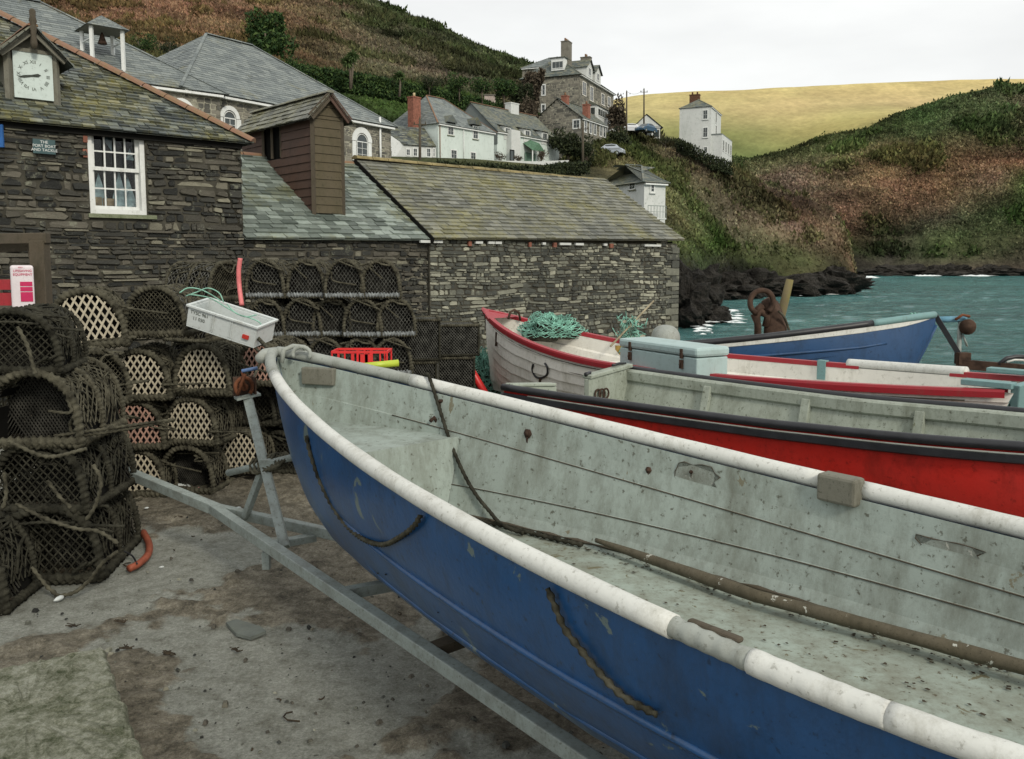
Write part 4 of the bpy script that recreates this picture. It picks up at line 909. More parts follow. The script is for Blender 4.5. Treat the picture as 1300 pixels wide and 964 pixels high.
for (x,yt,yb,xr) in((748.5,77,97,6),(759,86,106,6)):
    s,zt_=W.px(x,yt); zb_=W.ez-.1; mb=MB(); w_=1.35
    mb.add([W.at(s-w_,zb_,.02),W.at(s+w_,zb_,.02),W.at(s+w_,zb_+1.6,.02),W.at(s,zb_+2.6,.02),W.at(s-w_,zb_+1.6,.02),W.at(s-w_,zb_,-3),W.at(s-w_,zb_+1.6,-3),W.at(s,zb_+2.6,-3.),W.at(s+w_,zb_+1.6,-3)],[(0,1,2,3,4),(0,4,6,5)],M['white_wall'])
    dm=mb.build('dormer',root); mb=MB(); L=[W.at(s-w_-.25,zb_+1.45,.3),W.at(s-w_-.25,zb_+1.45,-3.2),W.at(s,zb_+2.75,-3.5),W.at(s,zb_+2.75,.3)]
    slates(mb,L[1],L[0],L[3],L[2],M['slate_moss'],.4,.25); L=[W.at(s+w_+.25,zb_+1.45,.3),W.at(s+w_+.25,zb_+1.45,-3.2),W.at(s,zb_+2.75,-3.5),W.at(s,zb_+2.75,.3)]; slates(mb,L[0],L[1],L[2],L[3],M['slate_moss'],.4,.25); mb.build('dormer_roof',dm)
    window(root,W,s,zb_+1.0,1.2,1.1,2,2,off=.03,fw=.1)
s,z=Wl.px(707,82); mb=MB(); mb.obox(Wl.at(s-.95,Wl.px(707,89)[1],-.3),Wl.D*1.9,-Wl.N*2.4,UP*1.7,M['white']); dm=mb.build('dormer',root); mb=MB(); mb.obox(Wl.at(s-1.15,Wl.px(707,89)[1]+1.7,-.1),Wl.D*2.3,-Wl.N*2.8,UP*.1,M['slate_dark']); mb.build('dormer_roof',dm)
window(root,Wl,s,z,1.7,1.0,3,1,off=-.29,fw=.08)
p=PY(719,78,122+3.2); chimney(root,(p.x,p.y,p.z-2.5),1.5,1.1,PY(719,54,125).z-p.z+2.5,M['stone_far'],W.D,3)
p=PY(744,85,127); chimney(root,(p.x,p.y,p.z-1),.9,1.4,PY(744,74,127).z-p.z+1,M['stone_far'],W.D,2)
# rear wing roof to the left
a=PY(663,86,129); b=PY(700,86,127.5); b.z=a.z
root2,W2,_=house('villa_rear_wing','low slate-roofed rear wing at the left of the stone villa','house',a,b,6,19,1.7,None,M['slate_far'],True,False,M['stone_far'],.3,.45,chs=.4)
root2.parent=vil; root2.location-=vil.location; del root2['label']; del root2['category']
for c in list(root2.children): c.parent=vil; c.location=c.location+root2.location
for c in [c for c in vil.children if c.name.startswith(('wall.','roof.'))]: pass
bpy.data.objects.remove(root2)
# annex
a,b=pair(739,148.5,113,770,159)
root,W,Wl=house('stone_annex','lower stone house with two red chimneys in front of the villa','house',a,b,7.,14,2.6,None,M['slate_moss'],False,False,M['stone_far'],.25,.4,chs=.28)
for x in (743,749.5,755,762.5,767): s,z=W.px(x,161+(x-743)*.28); window(root,W,s,z,.85,1.55,1,2,off=.02,fw=.13)
winpx(root,Wl,727,737,151.5,164,2,2,off=.02,fw=.15)
for x,y0,y1 in((717.5,135,123),(744.5,143,134)):
    p=PY(x,y0,115.5); chimney(root,(p.x,p.y,p.z-1.5),.75,.8,PY(x,y1,115.5).z-p.z+1.5,M['brick'],W.D,1)
# ---- white three-storey house on the point
a,b=pair(903,134.5,131,915.5,145.5)
D=Vector((b.x-a.x,b.y-a.y,0)).normalized()
bk=Vector((-D.y,D.x,0)); dep=3
for k in np.linspace(2,14,300):
    q=a+bk*k; d=q.y*math.cos(PITCH)-(q.z-HC)*math.sin(PITCH)
    if 650+F*q.x/d<=863: dep=k; break
root,W,Wl=house('white_villa','tall white three-storey house alone on the edge of the point','house',a,b,dep,14.5,1.4,M['white_wall'],M['slate_moss'],2.,2.,None,.15,.5)
for r in((892,899,139.5,152),(892,899,161.5,175),(893,898.5,186,195)): winpx(root,Wl,*r,2,2,off=.01,fw=.11,sill=M['white_wall'])
for y in (150,166): s,z=W.px(909,y); window(root,W,s,z,1.2,1.6,2,2,off=.01,fw=.1)
p=PY(882,133,136); chimney(root,(p.x,p.y,p.z-1.2),1.5,.8,PY(882,121.5,136).z-p.z+1.2,m_plain('brown_brick',(.10,.05,.03),.9,.3,5),Wl.D,2,m_plain('brown_pot',(.12,.06,.04),.9,.3,5))
# stepped lower wing with bays
q=PY(907,170,131.5); wl3=W.D; mb=MB(); Wx=Wall(W.at(.5,0,.0),W.D); zz=PY(907,171,131).z; mb.obox(Wx.at(0,14,0),Wx.D*9,Wx.N*1.6,UP*(zz-14),M['white_wall']); mb.obox(Wx.at(-.1,zz,1.6),Wx.D*9.2,-Wx.N*1.7,UP*.15,M['slate_far']); mb.obox(Wx.at(0,zz+.15,-.2),Wx.D*9,-Wx.N*4.5,UP*1.1,M['white_wall'])
wgo=mb.build('side_wing',root)
for s in (1.2,3.4,5.6,7.8): window(root,Wx,s,zz-1.5,1.3,1.7,2,2,off=1.61,fw=.1)
# ---- small white house just behind the store
a,b=pair(818,229.5,62,845,231)
D=Vector((b.x-a.x,b.y-a.y,0)).normalized(); bk=Vector((-D.y,D.x,0)); dep=3
for k in np.linspace(2,14,300):
    q=a+bk*k; d=q.y*math.cos(PITCH)-(q.z-HC)*math.sin(PITCH)
    if 650+F*q.x/d<=760: dep=k; break
root,W,Wl=house('white_harbour_house','small white harbour house with grey pyramid roof behind the store roof','house',a,b,dep,1.5,1.35,M['white_wall'],M['slate_moss'],1.9,1.5,None,.25,.32)
winpx(root,Wl,799,807,231.5,241,2,2,off=.01,fw=.06,sill=M['slate_dark']); winpx(root,W,825,831,233.5,245,1,2,off=.01,fw=.09,sill=M['white_wall'])
mb=MB(); s0_=Wl.px(815,268)[0]; zr=Wl.px(818,262)[1]; zf=Wl.px(818,277)[1]
mb.obox(W.at(-.3,zf-.1,0),W.D*1.6,W.N*.9,UP*.1,M['white_wall'])
for s in np.linspace(-.3,1.3,7): mb.bar(W.at(s,zf,.85),W.at(s,zr,.85),.035,.035,M['galv'])
mb.bar(W.at(-.3,zr,.85),W.at(1.3,zr,.85),.05,.05,M['galv']); mb.bar(W.at(-.3,(zr+zf)/2,.85),W.at(1.3,(zr+zf)/2,.85),.03,.03,M['galv']); mb.build('balcony',root)
# ---- bungalow by the parking place
a,b=pair(803,162,146,833,166)
a=PY(806,161,146); b=PY(838,163.5,146); b.z=a.z
root,W,Wl=house('white_bungalow','small white bungalow with grey gable roof below the golden field','house',a,b,6,17,.1,M['white_wall'],M['slate_far'],True,True,None,.2,.5)
mb=MB(); mb.add([W.at(-.2,W.ez-.1,.1),W.at(W.w+.2,W.ez-.1,.1),W.at(W.w*.45,W.ez+1.9,.1)],[(0,1,2)],M['white_wall']); mb.build('gable',root)
mb=MB(); g0,g1,g2=W.at(-.5,W.ez-.2,.3),W.at(W.w*.45,W.ez+2.05,.3),W.at(W.w+.5,W.ez-.2,.3); bb=-W.N*7
slates(mb,g0+bb,g0,g1,g1+bb,M['slate_far'],.5,.3); slates(mb,g2,g2+bb,g1+bb,g1,M['slate_far'],.5,.3); mb.build('gable_roof',root)
for s in(W.w*.55,W.w*.85): window(root,W,s,W.ez-1.1,.9,1.1,1,1,off=.01,fm=M['dark'])
# small shed chimney block on the hedge bank
mb=MB(); p=PY(622,128,121); mb.box((p.x,p.y,p.z-.2),(.75,.6,.8),m_plain('pinkish_render',(.4,.34,.3),.9,.2,3)); mb.box((p.x,p.y,p.z+.65),(.85,.7,.06),M['stone_far']); tag(mb.build('stone_hut'),'tiny pale hut top showing above the long hedge','hut')
# utility poles
def pole(x,yt,yb,Y,label,arm=True,g=None):
    a=PY(x,yb,Y); b=PY(x,yt,Y); o=empty('utility_pole',(a.x,a.y,a.z-1),label,'utility pole',g); mb=MB(); mb.tube([a-UP*1,b],.14,M['wood_dark'],8,rf=lambda i,t:(.15,.10)[i]); mb.build('pole',o)
    mb=MB(); 
    if arm: mb.bar(b-UP*.5-Vector((.6,0,0)),b-UP*.5+Vector((.6,0,0)),.08,.08,M['wood_dark'])
    for s in(-.5,0,.5): mb.tube([b+Vector((s,0,-.45 if s else 0)),b+Vector((s,0,-.25 if s else .15))],.05,M['wood_dark'],6)
    mb.build('cross_arm',o); return b
pg='wooden utility poles in the village'
pA=pole(533,151,213,80,'dark wooden utility pole in front of the first white cottage',True,pg)
pB=pole(795.6,116,196,132,'tall thin utility pole left of the bungalow',False,pg); pC=pole(817.6,113,165,140,'tall thin utility pole right in front of the bungalow',True,pg); pD=pole(740,158,209,97,'wooden utility pole before the stone annex',True,pg)
mb=MB()
def wire(a,b,sag):
    mb.tube([a.lerp(b,t)-UP*sag*4*t*(1-t) for t in np.linspace(0,1,16)],.018,M['black'],4)
wire(pB,pC,.6); tag(mb.build('overhead_wire'),'thin overhead wire strung between the two tall village poles','wire')
# ---- plants
def leaves(mb,c,r,n,size,m,flat=1.,clumps=14):
    cs=[]
    for i in range(clumps):
        d=Vector((random.gauss(0,1),random.gauss(0,1),random.gauss(0,.8))).normalized()*random.uniform(.25,.8); cs.append((Vector((d.x*r[0],d.y*r[1],d.z*r[2])),random.uniform(.25,.55)))
    for i in range(n):
        cc,k=random.choice(cs); d=Vector((random.gauss(0,1),random.gauss(0,1),random.gauss(0,1))).normalized()*k*random.uniform(.55,1)
        p=Vector(c)+cc+Vector((d.x*r[0],d.y*r[1],d.z*r[2])); s=size*random.uniform(.5,1.4)
        a=Vector((random.gauss(0,1),random.gauss(0,1),random.gauss(0,1)+.3)).normalized(); b=a.orthogonal().normalized()
        mb.add([p-b*s*.45,p+a*s*.2+a.cross(b)*s*.3,p+a*s*.9,p+b*s*.45],[(0,1,2,3)],m)
def bush(x,y,Y,w,h,m,label,cat='bush',grp=None,n=700,name='bush'):
    c=PY(x,y,Y); k=Y/1100.; rw=w/2*k; rh=h/2*k; o=empty(name,(c.x,c.y,c.z-rh),label,cat,grp); mb=MB(); leaves(mb,c,(rw,rw*.8,rh),n,max(.12,rh*.17),m); mb.build('crown',o)
    mb=MB(); b=Vector((c.x,c.y,c.z-rh-.8)); mb.tube([b,b.lerp(c,.6),c],rh*.06,M['bark'],6,rf=lambda i,t:rh*(.08,.06,.03)[i])
    for i in range(5):
        e=c+Vector((random.uniform(-.6,.6)*rw,random.uniform(-.5,.5)*rw,random.uniform(.0,.6)*rh)); mb.tube([b.lerp(c,.5),e],rh*.03,M['bark'],5)
    mb.build('trunk',o)
gg='bushes growing on the village slope'
bush(340,52,88,62,66,M['leaf'],'big round evergreen bush on the brown slope above the school','bush',None,2600)
bush(372,88,86,44,34,M['leaf'],'low evergreen bush where the hedge begins',n=900)
for x,y,w,h,m,l in((181,55,44,26,'leaf','evergreen bush behind the belfry'),(214,62,34,26,'leaf_dark','dark evergreen bush right of the belfry')): bush(x,y,74,w,h,M[m],l,grp=gg,n=900)
BL=[(545,105,104,34,24,'leaf_dark','dark shrub above the hedge over the cottage chimney'),(583,106,108,36,28,'leaf','green shrub above the hedge between chimney and cottage roof'),(567,84,112,30,20,'leaf_olive','olive shrub higher up over the first cottage'),
 (612,110,112,36,28,'leaf','green shrub above the second cottage gable'),(640,112,114,34,34,'leaf','large green shrub left of the stone villa'),(662,125,116,36,40,'leaf_dark','dark shrub beside the villa rear wing'),
 (485,104,100,34,24,'leaf_dark','dark shrub under the palm tops'),(468,98,101,26,20,'leaf_olive','olive shrub left of the second palm'),(680,112,119,30,56,'leaf_twig','bare twiggy tree against the villa side'),(672,140,112,34,36,'leaf_twig','brown twiggy shrub behind the white chimney'),
 (722,186,104,50,44,'leaf_dark','dark ivy bush below the stone annex'),(745,192,103,40,36,'leaf_dark','dark bush in front of the stone annex'),(766,150+20,117,0,0,None,None),
 (785,152,128,24,50,'leaf_twig','brown bush right of the stone villa'),(788,182,120,38,40,'leaf_dark','dark bush between the villa and the bungalow'),(845,178,125,30,14,'leaf_dark','dark hedge bush left of the white villa'),
 (634,200,92,16,16,'leaf_twig','dark leafless climber left of the porch'),(687,197,97,18,18,'leaf_twig','dark leafless climber right of the porch'),(658,201,94,14,10,'leaf_twig','low dark shrub beside the porch'),(494,195,79,9,16,'leaf_dark','little potted tree by the cottage wing')]
for x,y,Y,w,h,m,l in BL:
    if m: bush(x,y,Y,w,h,M[m],l,grp=gg,n=int(260+w*h*.9))
# hedges
def hedge(name,pts,r,m,label,n):
    mb=MB()
    P=[PY(*q) for q in pts]; S_=resample(P,.5)
    for i in range(n):
        p=random.choice(S_)+Vector((random.uniform(-.3,.3),random.uniform(-1,1)*r,random.uniform(-1,.9)*r)); s=.34*random.uniform(.6,1.3)
        a=Vector((random.gauss(0,1),random.gauss(0,1),random.gauss(0,1)+.4)).normalized(); b=a.orthogonal().normalized()
        mb.add([p-b*s*.5,p+a*s*.3+a.cross(b)*s*.3,p+a*s,p+b*s*.5],[(0,1,2,3)],m)
    tag(mb.build(name),label,'hedge')
hedge('hedge',[(368,94,93),(420,101,95),(480,110,99),(540,122,105),(600,134,112),(650,146,117),(690,156,121)],1.1,M['leaf'],'long trimmed green hedge running along the slope above the cottages',15000)
hedge('hedge',[(560,213,78),(600,216,80),(640,217,83),(680,220,86),(720,214,92),(745,213,96)],.6,M['leaf_dark'],'low dark hedge below the white garden wall',5000)
hedge('hedge',[(860,184,131),(880,193,126.5),(903,206,125),(928,214,127)],.95,M['leaf_dark'],'short dark hedge at the foot of the white three-storey house',2400)
#hedge('hedge',[(985,191,337),(1010,184,336),(1050,171,335),(1100,160,330)],2.2,M['leaf_dark'],'dark field boundary hedge on the edge of the golden hill',2500)
# cabbage palms
def palm(x,yt,yb,Y,label,heads):
    b=PY(x,yb,Y); o=empty('palm_tree',b,label,'palm tree','cabbage palms on the slope'); mt=MB(); mc=MB()
    for dx,dy,r in heads:
        c=PY(x+dx,yt+dy,Y); mt.tube([b-UP*.6,b.lerp(c,.5)+Vector((.1,0,0)),c],.12,M['bark'],6,rf=lambda i,t:(.16,.12,.09)[i]); R=r*Y/1100
        for i in range(150):
            d=Vector((random.gauss(0,1),random.gauss(0,1),random.gauss(.25,.8))).normalized(); e=d.cross(UP); e=e.normalized() if e.length>.01 else Vector((1,0,0)); L=R*random.uniform(.7,1.1)
            mc.add([c-e*.05,c+e*.05,c+d*L*.6+e*.07-UP*.05*L,c+d*L-UP*L*.25,c+d*L*.6-e*.07-UP*.05*L],[(0,1,2,3,4)],M['palm'])
    mt.build('trunk',o); mc.build('crown',o)
palm(445,76,106,92,'tall cabbage palm with two heads standing above the hedge',[(-3,2,11),(3,-5,10)])
palm(507,97,116,96,'smaller cabbage palm right of the taller one',[(0,0,10)])
# ---- cars
def car(x,y,Y,label,m,rz,L=3.9):
    c=PY(x,y,Y); o=empty('parked_car',(0,0,0),label,'car','cars parked in the village'); mb=MB()
    prof=[(-1.95,.35),(-1.95,.75),(-1.8,.9),(-1.5,.98),(-1.15,1.38),(-.5,1.5),(.3,1.46),(.95,1.02),(1.6,.88),(1.92,.7),(1.95,.35)]
    for w_,k in((.82,0),):
        V=[(a,-.82+(.16 if z>1.05 else 0),z) for a,z in prof]+[(a,.82-(.16 if z>1.05 else 0),z) for a,z in prof]; n=len(prof)
        mb.add(V,[tuple(range(n)),tuple(range(n,2*n))[::-1]]+[(i,i+n,(i+1)%n+n,(i+1)%n) for i in range(n)],m)
    mb.build('body',o,bevel=.05); mb=MB()
    for sg in(-1,1):
        mb.add([(-1.2,sg*.80,1.0),(.75,sg*.80,1.03),(.25,sg*.70,1.38),(-.5,sg*.70,1.42),(-1.0,sg*.70,1.34)],[(0,1,2,3,4)] if sg<0 else [(4,3,2,1,0)],M['glass'])
    mb.add([(.97,-.6,1.04),(.97,.6,1.04),(.36,.55,1.44),(.36,-.55,1.44)],[(0,1,2,3)],M['glass']); mb.add([(-1.5,-.6,1.02),(-1.5,.6,1.02),(-1.17,.55,1.36),(-1.17,-.55,1.36)],[(3,2,1,0)],M['glass']); mb.build('side_window',o)
    for a in(-1.2,1.25):
        for sg in(-1,1):
            mb=MB(); mb.tube([(a,sg*.66,.31),(a,sg*.84,.31)],.31,M['tyre'],16); mb.tube([(a,sg*.83,.31),(a,sg*.85,.31)],.19,M['galv'],12); mb.build('wheel',o)
    for sg in(-1,1): mb=MB(); mb.box((1.86,sg*.6,.72),(.07,.14,.07),M['white']); mb.build('headlight',o)
    o.location=c; o.rotation_euler=(0,0,rz)
car(773,199,112,'silver hatchback parked below the stone annex',M['car'],math.radians(160))
car(798,170,136,'white car parked at the left in front of the bungalow',m_plain('white_car_paint',(.6,.62,.64),.3,.05,3,.5),math.radians(185))
car(820,170,134,'dark blue car parked in front of the bungalow',m_plain('blue_car_paint',(.05,.10,.16),.3,.05,3,.5),math.radians(230))
mb=MB(); p=[PY(755,203,108),PY(790,199,116),PY(830,180,138),PY(780,172,142),PY(755,190,122)]
# ---------------------------------------------------------------- boats
class Boat:
    """local frame: ax along the keel from the bow, lat to the far side, z up"""
    def __init__(s,bx,by,th,keelz=None): s.B=Vector((bx,by,0)); s.a=Vector((math.cos(th),math.sin(th),0)); s.b=Vector((-math.sin(th),math.cos(th),0)); s.roll=0
    def at(s,ax,lat,z):
        if s.roll: z0=s.rz; c,sn=math.cos(s.roll),math.sin(s.roll); lat,z=lat*c-(z-z0)*sn, z0+lat*sn+(z-z0)*c
        return s.B+s.a*ax+s.b*lat+UP*z
    def hull(s,name,mat,parent,st,hw,gz,stem,keel,nsec=10,p=.75,q=1.3,planks=0,inner=False,th=.03,mt=None,transom=None):
        """st: axial stations at the gunwale; stem: [(ax,z)] keel points per station"""
        rows=[]
        for i,x in enumerate(st):
            kx,kz=stem[i]; w=hw(x); g=gz(x)
            sec=[]
            pp=p(x) if callable(p) else p
            for j in range(nsec+1):
                t=j/nsec; an=t*math.pi/2
                lt=math.sin(an)**pp; zz=1-math.cos(an)**q
                sec.append((kx+(x-kx)*zz, w*lt, kz+(g-kz)*zz))
            if planks:
                s2=[]
                for j in range(len(sec)-1):
                    s2.append(sec[j]); a,b,c=sec[j+1]; s2.append((a,max(0,b-planks*min(1,w*4)),c-.0))
                s2.append(sec[-1]); sec=s2
            rows.append([s.at(a,-b,c) for a,b,c in sec[::-1]]+[s.at(a,b,c) for a,b,c in sec[1:]])
        mb=MB(); 
        if planks:
            # flat-shaded strakes
            mb.grid(rows,mat,False)
        else: mb.grid(rows,mat,True)
        r=rows[-1]
        if transom is not False: mb.add(r,[tuple(range(len(r)))],transom or mat)
        return mb.build(name,parent)
def lin(x,pts): return float(np.interp(x,[a for a,_ in pts],[b for _,b in pts]))
def rails(mb,pts,r,m,n=12,lump=0): mb.tube(pts,r,m,n,rf=(lambda i,t:r*(1+lump*math.sin(i*.7))) if lump else None)
# ---- boat 1: the blue boat on its trailer
TH1=-.847; L1=5.61
def w1(x): 
    m=min(max(x/4.4,0),1); w=.862*(1-(1-m)**2)**.784
    return w*(1-.212*min(max((x-4.4)/1.2,0),1)**2)
def g1(x): return 1.257+.404*max(0,1-x/5.6)**2
b1=Boat(-1.646,6.007,TH1); r1=empty('fishing_boat',(b1.at(2.8,0,0).x,b1.at(2.8,0,0).y,.45),'big blue open boat with grey green inside and white rails, nearest on a trailer','boat')
st=[.0,.06,.14,.26,.42,.62,.85,1.1,1.4,1.75,2.1,2.5,3,3.5,4,4.5,5,5.4,5.61]
stem=[(.0,1.62),(.06,1.50),(.13,1.36),(.21,1.2),(.31,1.04),(.42,.88),(.55,.73),(.75,.60),(1.05,.51),(1.5,.46),(1.95,.44),(2.4,.43),(2.95,.43),(3.45,.43),(4,.44),(4.5,.45),(5,.47),(5.4,.49),(5.55,.50)]
b1.hull('hull',M['blue'],r1,st,lambda x:w1(x)+.0,lambda x:g1(x)-.01,[(a+.07*min(1,a*2),z) for a,z in stem],None,12,lambda x:lin(x,[(0,1.6),(1.2,1.15),(2.5,.8),(3.6,.62)]),1.25)
# raised spray strakes along the outside (both sides)
PB1=lambda x:lin(x,[(0,1.6),(1.2,1.15),(2.5,.8),(3.6,.62)])
def sidept(b,x,f,side,w,g,kz,o=0,p=None,q=1.25):
    p=PB1(x) if p is None else p
    an=f*math.pi/2; zz=1-math.cos(an)**q; return b.at(x,side*(w(x)*math.sin(an)**p+o),kz+(g(x)-kz)*zz)
for f in (.42,.62):
    for sd_ in(-1,1):
        mb=MB(); pts=[]
        for x in np.linspace(.75,5.5,34):
            kx=0; k=lin(x,[(0,1.62),(.3,1.04),(.55,.73),(1.05,.51),(2,.44),(5.6,.5)]); pts.append(sidept(b1,x-.0,f,sd_,w1,g1,k,.006))
        mb.tube(pts,.016,M['blue'],6); mb.build('strake',r1)
# keel band
mb=MB(); mb.tube([b1.at(a-.012+.07*min(1,a*2),0,z) for a,z in stem],.022,M['blue_dk'],8); mb.build('keel_band',r1)
def LB(x,z,dl=.045):
    kz_=float(np.interp(x,st,[q_[1] for q_ in stem])); zz=min(1,max(0,(z-kz_)/(g1(x)-kz_))); an=math.acos((1-zz)**(1/1.25)); return max(.0005,w1(x)*math.sin(an)**PB1(x)-dl)
DZ=1.225
# inner shell: wall down to a flat floor
FZ=.78
def inner(b,w,g,x0,x1,fz,parent,m,wallin=.035,n=60,flo=.79,name='inner_side'):
    for sd_ in(-1,1):
        rows=[]
        for x in np.linspace(x0,x1,n):
            G=g(x)-.03; kz_=float(np.interp(x,st,[q_[1] for q_ in stem])); f_=fz if x>=1.40 else max(DZ-.01,kz_+.02); f_=min(f_,G-.03)
            def LI(z,dl=0):
                zz=min(1,max(0,(z-kz_)/(g(x)-kz_))); an=math.acos(max(0,1-zz)**(1/1.25)); return max(.0005,w(x)*math.sin(an)**PB1(x)-wallin-dl)
            zs=[G,G-.12,G-.20,G-.203,fz+.17,fz+.167,fz+.07,fz+.02,fz]; zs=[max(z,f_) for z in zs]; dl=[0,0,0,.012,.0,.012,0,.0,.012]
            sec=[(LI(z,d_),z) for z,d_ in zip(zs,dl)]; rows.append([b.at(x,sd_*a,z) for a,z in sec])
        mb=MB(); mb.grid(rows,m,False)
        for k_ in (3,5): mb.tube([r_[k_]-b.b*sd_*.002+UP*.002 for r_ in rows[10:]],.0035,M['wood_dark'],4)
        mb.tube([r_[7]-b.b*sd_*.01 for r_ in rows[14:]],.009,M['wood_dark'],5,rf=lambda i,t:.002+.009*abs(math.sin(i*1.7)+.4*math.sin(i*.6)))
        mb.build(name,parent)
def g1i(x): return g1(x)
inner(b1,w1,g1,.02,5.5,FZ,r1,M['hull_in'])
mb=MB(); rows=[[b1.at(x,s_*LB(x,FZ),FZ) for s_ in np.linspace(-1,1,9)] for x in np.linspace(1.42,5.5,40)]
mb.grid(rows,M['floor'],True); mb.build('floor',r1)
# bow deck with bulkhead
DZ=1.225; xb=1.47
mb=MB(); rows=[[b1.at(x,s_*LB(x,DZ,.03),DZ-.004*abs(s_)) for s_ in np.linspace(-1,1,7)] for x in np.linspace(.3,xb,14)]
mb.grid(rows,M['hull_in'],True); bot=[b1.at(xb+.05,s_*LB(xb+.05,FZ,.03),FZ) for s_ in np.linspace(-1,1,7)]; mb.grid([[b1.at(xb,s_*LB(xb,DZ,.03),DZ) for s_ in np.linspace(-1,1,7)],bot],M['hull_in'],False)
mb.build('bow_deck',r1)
# transom
mb=MB(); rows=[[b1.at(5.52,s_*(w1(5.5)-.03),z) for s_ in np.linspace(-1,1,5)] for z in (FZ,g1(5.5))]; mb.grid(rows,M['hull_in'],False); mb.build('transom',r1)
# rails: sleeved in white plastic with grey gaps
def railseg(b,w,g,x0,x1,sd_,r,m,name,parent,dz=0,do=0,n=30,lump=0):
    mb=MB(); mb.tube([b.at(x,sd_*(w(x)+do),g(x)+dz) for x in np.linspace(x0,x1,n)],r,m,14,rf=(lambda i,t:r*(1+lump*math.sin(i*1.1+sd_)+lump*.6*math.sin(t*3+i))) if lump else None); return mb.build(name,parent)
for sd_,segs in ((-1,[(.0,.62,'rail_grey',.036),(.58,4.15,'rail',.036),(4.13,4.42,'rail_grey',.030),(4.40,4.75,'rail',.0345),(4.75,5.6,'rail',.035)]),(1,[(.0,1.05,'rail_grey',.038),(1.02,3.66,'rail',.041),(3.64,3.84,'rail_grey',.030),(3.82,5.6,'rail',.041)])):
    for a,c,m,r in segs: railseg(b1,w1,g1,a,c,sd_,r,M[m],'rail',r1,.0,.01,lump=.02 if m=='rail' else .05)
mb=MB(); mb.tube([b1.at(.12,-.17,1.64),b1.at(.02,-.09,1.655),b1.at(-.025,0,1.655),b1.at(.02,.09,1.655),b1.at(.12,.17,1.64)],.038,M['rail_grey'],12); mb.build('bow_rail',r1)
# bow cleat, timber block, eye bolts
mb=MB(); c=b1.at(.16,.05,1.66); mb.tube([c+b1.b*-.09-UP*.06,c+b1.b*-.07+UP*.03,c+UP*.05,c+b1.b*.08+UP*.04,c+b1.b*.12-UP*.05],.017,M['rail_grey'],8)
mb.tube([c+b1.a*.08+b1.b*.02+Vector((math.cos(t)*.06,0,math.sin(t)*.05)) for t in np.linspace(-.6,3.6,12)],.014,M['rail_grey'],8); mb.build('bow_fairlead',r1)
mb=MB(); p0=b1.at(.36,w1(.36)-.07,1.515); mb.box(p0,(.125,.025,.058),M['wood_grey'],Matrix.Rotation(TH1+.50,3,'Z')); 
hl=p0-b1.b*.055; mb.build('bow_block',r1,bevel=.008)
mb=MB(); xx=3.75; mb.box(b1.at(xx,w1(xx)-.035,g1(xx)-.005),(.092,.045,.062),M['wood_grey'],Matrix.Rotation(TH1-.03,3,'Z')); mb.build('rowlock_block',r1,bevel=.014)
mb=MB(); xx=4.27; mb.box(b1.at(xx,-w1(xx)+.012,g1(xx)+.028),(.085,.014,.008),M['wood_dark'],Matrix.Rotation(TH1,3,'Z')); mb.build('worn_pad',r1,bevel=.008)
def bolt(x,dz,r=.022,m='rust_dark'):
    mb=MB(); p=b1.at(x,w1(x)-.05,g1(x)-dz); mb.tube([p+b1.b*.02,p-b1.b*.006],r*.85,M[m],6); mb.tube([p-b1.b*.004,p-b1.b*.014],r*.4,M[m],6); mb.tube([p-b1.b*.003-UP*r*.5,p-b1.b*.0-UP*r*2.6],r*.22,M[m],4); mb.build('eye_bolt',r1)
bolt(1.95,.13,.034); bolt(2.75,.15,.022); bolt(2.72,.36,.018,'rust'); bolt(1.3,.07,.014); bolt(2.05,.23,.012); bolt(3.0,.1,.012); bolt(4.55,.10,.024)
mb=MB(); p=b1.at(1.27,w1(1.27)-.05,1.27); mb.tube([p-UP*.03,p+UP*.02,p+UP*.05-b1.b*.02,p+UP*.03-b1.b*.05],.012,M['rust_dark'],8); mb.build('deck_hook',r1)
# patches of scraped fibreglass on the far inner side
def patch(x,dz,L,h,nm):
    mb=MB(); rr=random.Random(int(x*100)); n=18; P=[]
    for i in range(n):
        t=2*math.pi*i/n; k=rr.uniform(.8,1.1); u=max(-1,min(1,1.25*math.cos(t)))*L/2*k; v=max(-1,min(1,1.25*math.sin(t)))*h/2*k
        ww_=w1(x+u)-.035; gg_=g1(x+u); P.append(b1.at(x+u,ww_*.985-.004-.014*0,gg_-dz+v))
    mb.add(P,[tuple(range(n)),tuple(range(n))[::-1]],m_paint('scraped_patch',(.30,.335,.30),(.09,.08,.05),1.1,9,.8,(.40,.40,.35),1.2)); 
    mb.tube(P,.003,M['wood_dark'],4,closed=True,rf=lambda i,t:.0035*abs(math.sin(i*1.3))); mb.build(nm,r1)
patch(3.03,.12,.24,.13,'scraped_patch'); patch(4.22,.15,.26,.09,'scraped_patch')
# grab ropes looped on the near side of the hull
def hullpt(x,f,o=.018): k=lin(x,[(0,1.62),(.3,1.04),(.55,.73),(1.05,.51),(2,.44),(5.6,.5)]); return sidept(b1,x,f,-1,w1,g1,k,o)
def onhull(px,py,o=.02):
    """the point of the near hull side seen at this bearing"""
    r=ray(px,py); best=None
    for x in np.linspace(.1,5.2,160):
        for f in np.linspace(.3,.97,50):
            p=hullpt(x,f,o); d=(p-CAM); e=(d-r*(d.dot(r)/r.dot(r))).length/d.length
            if best is None or e<best[0]: best=(e,p)
    return best[1]
for pts in ([(389,552),(394,580),(405,610),(420,640),(440,668),(462,686),(485,690),(508,682),(524,668),(532,656)],[(697,748),(703,770),(718,800),(737,828),(760,855),(790,885),(830,905)]):
    mb=MB(); mb.rope(spline([onhull(*q) for q in pts],8),.0125,M['rope']); mb.build('grab_rope',r1)
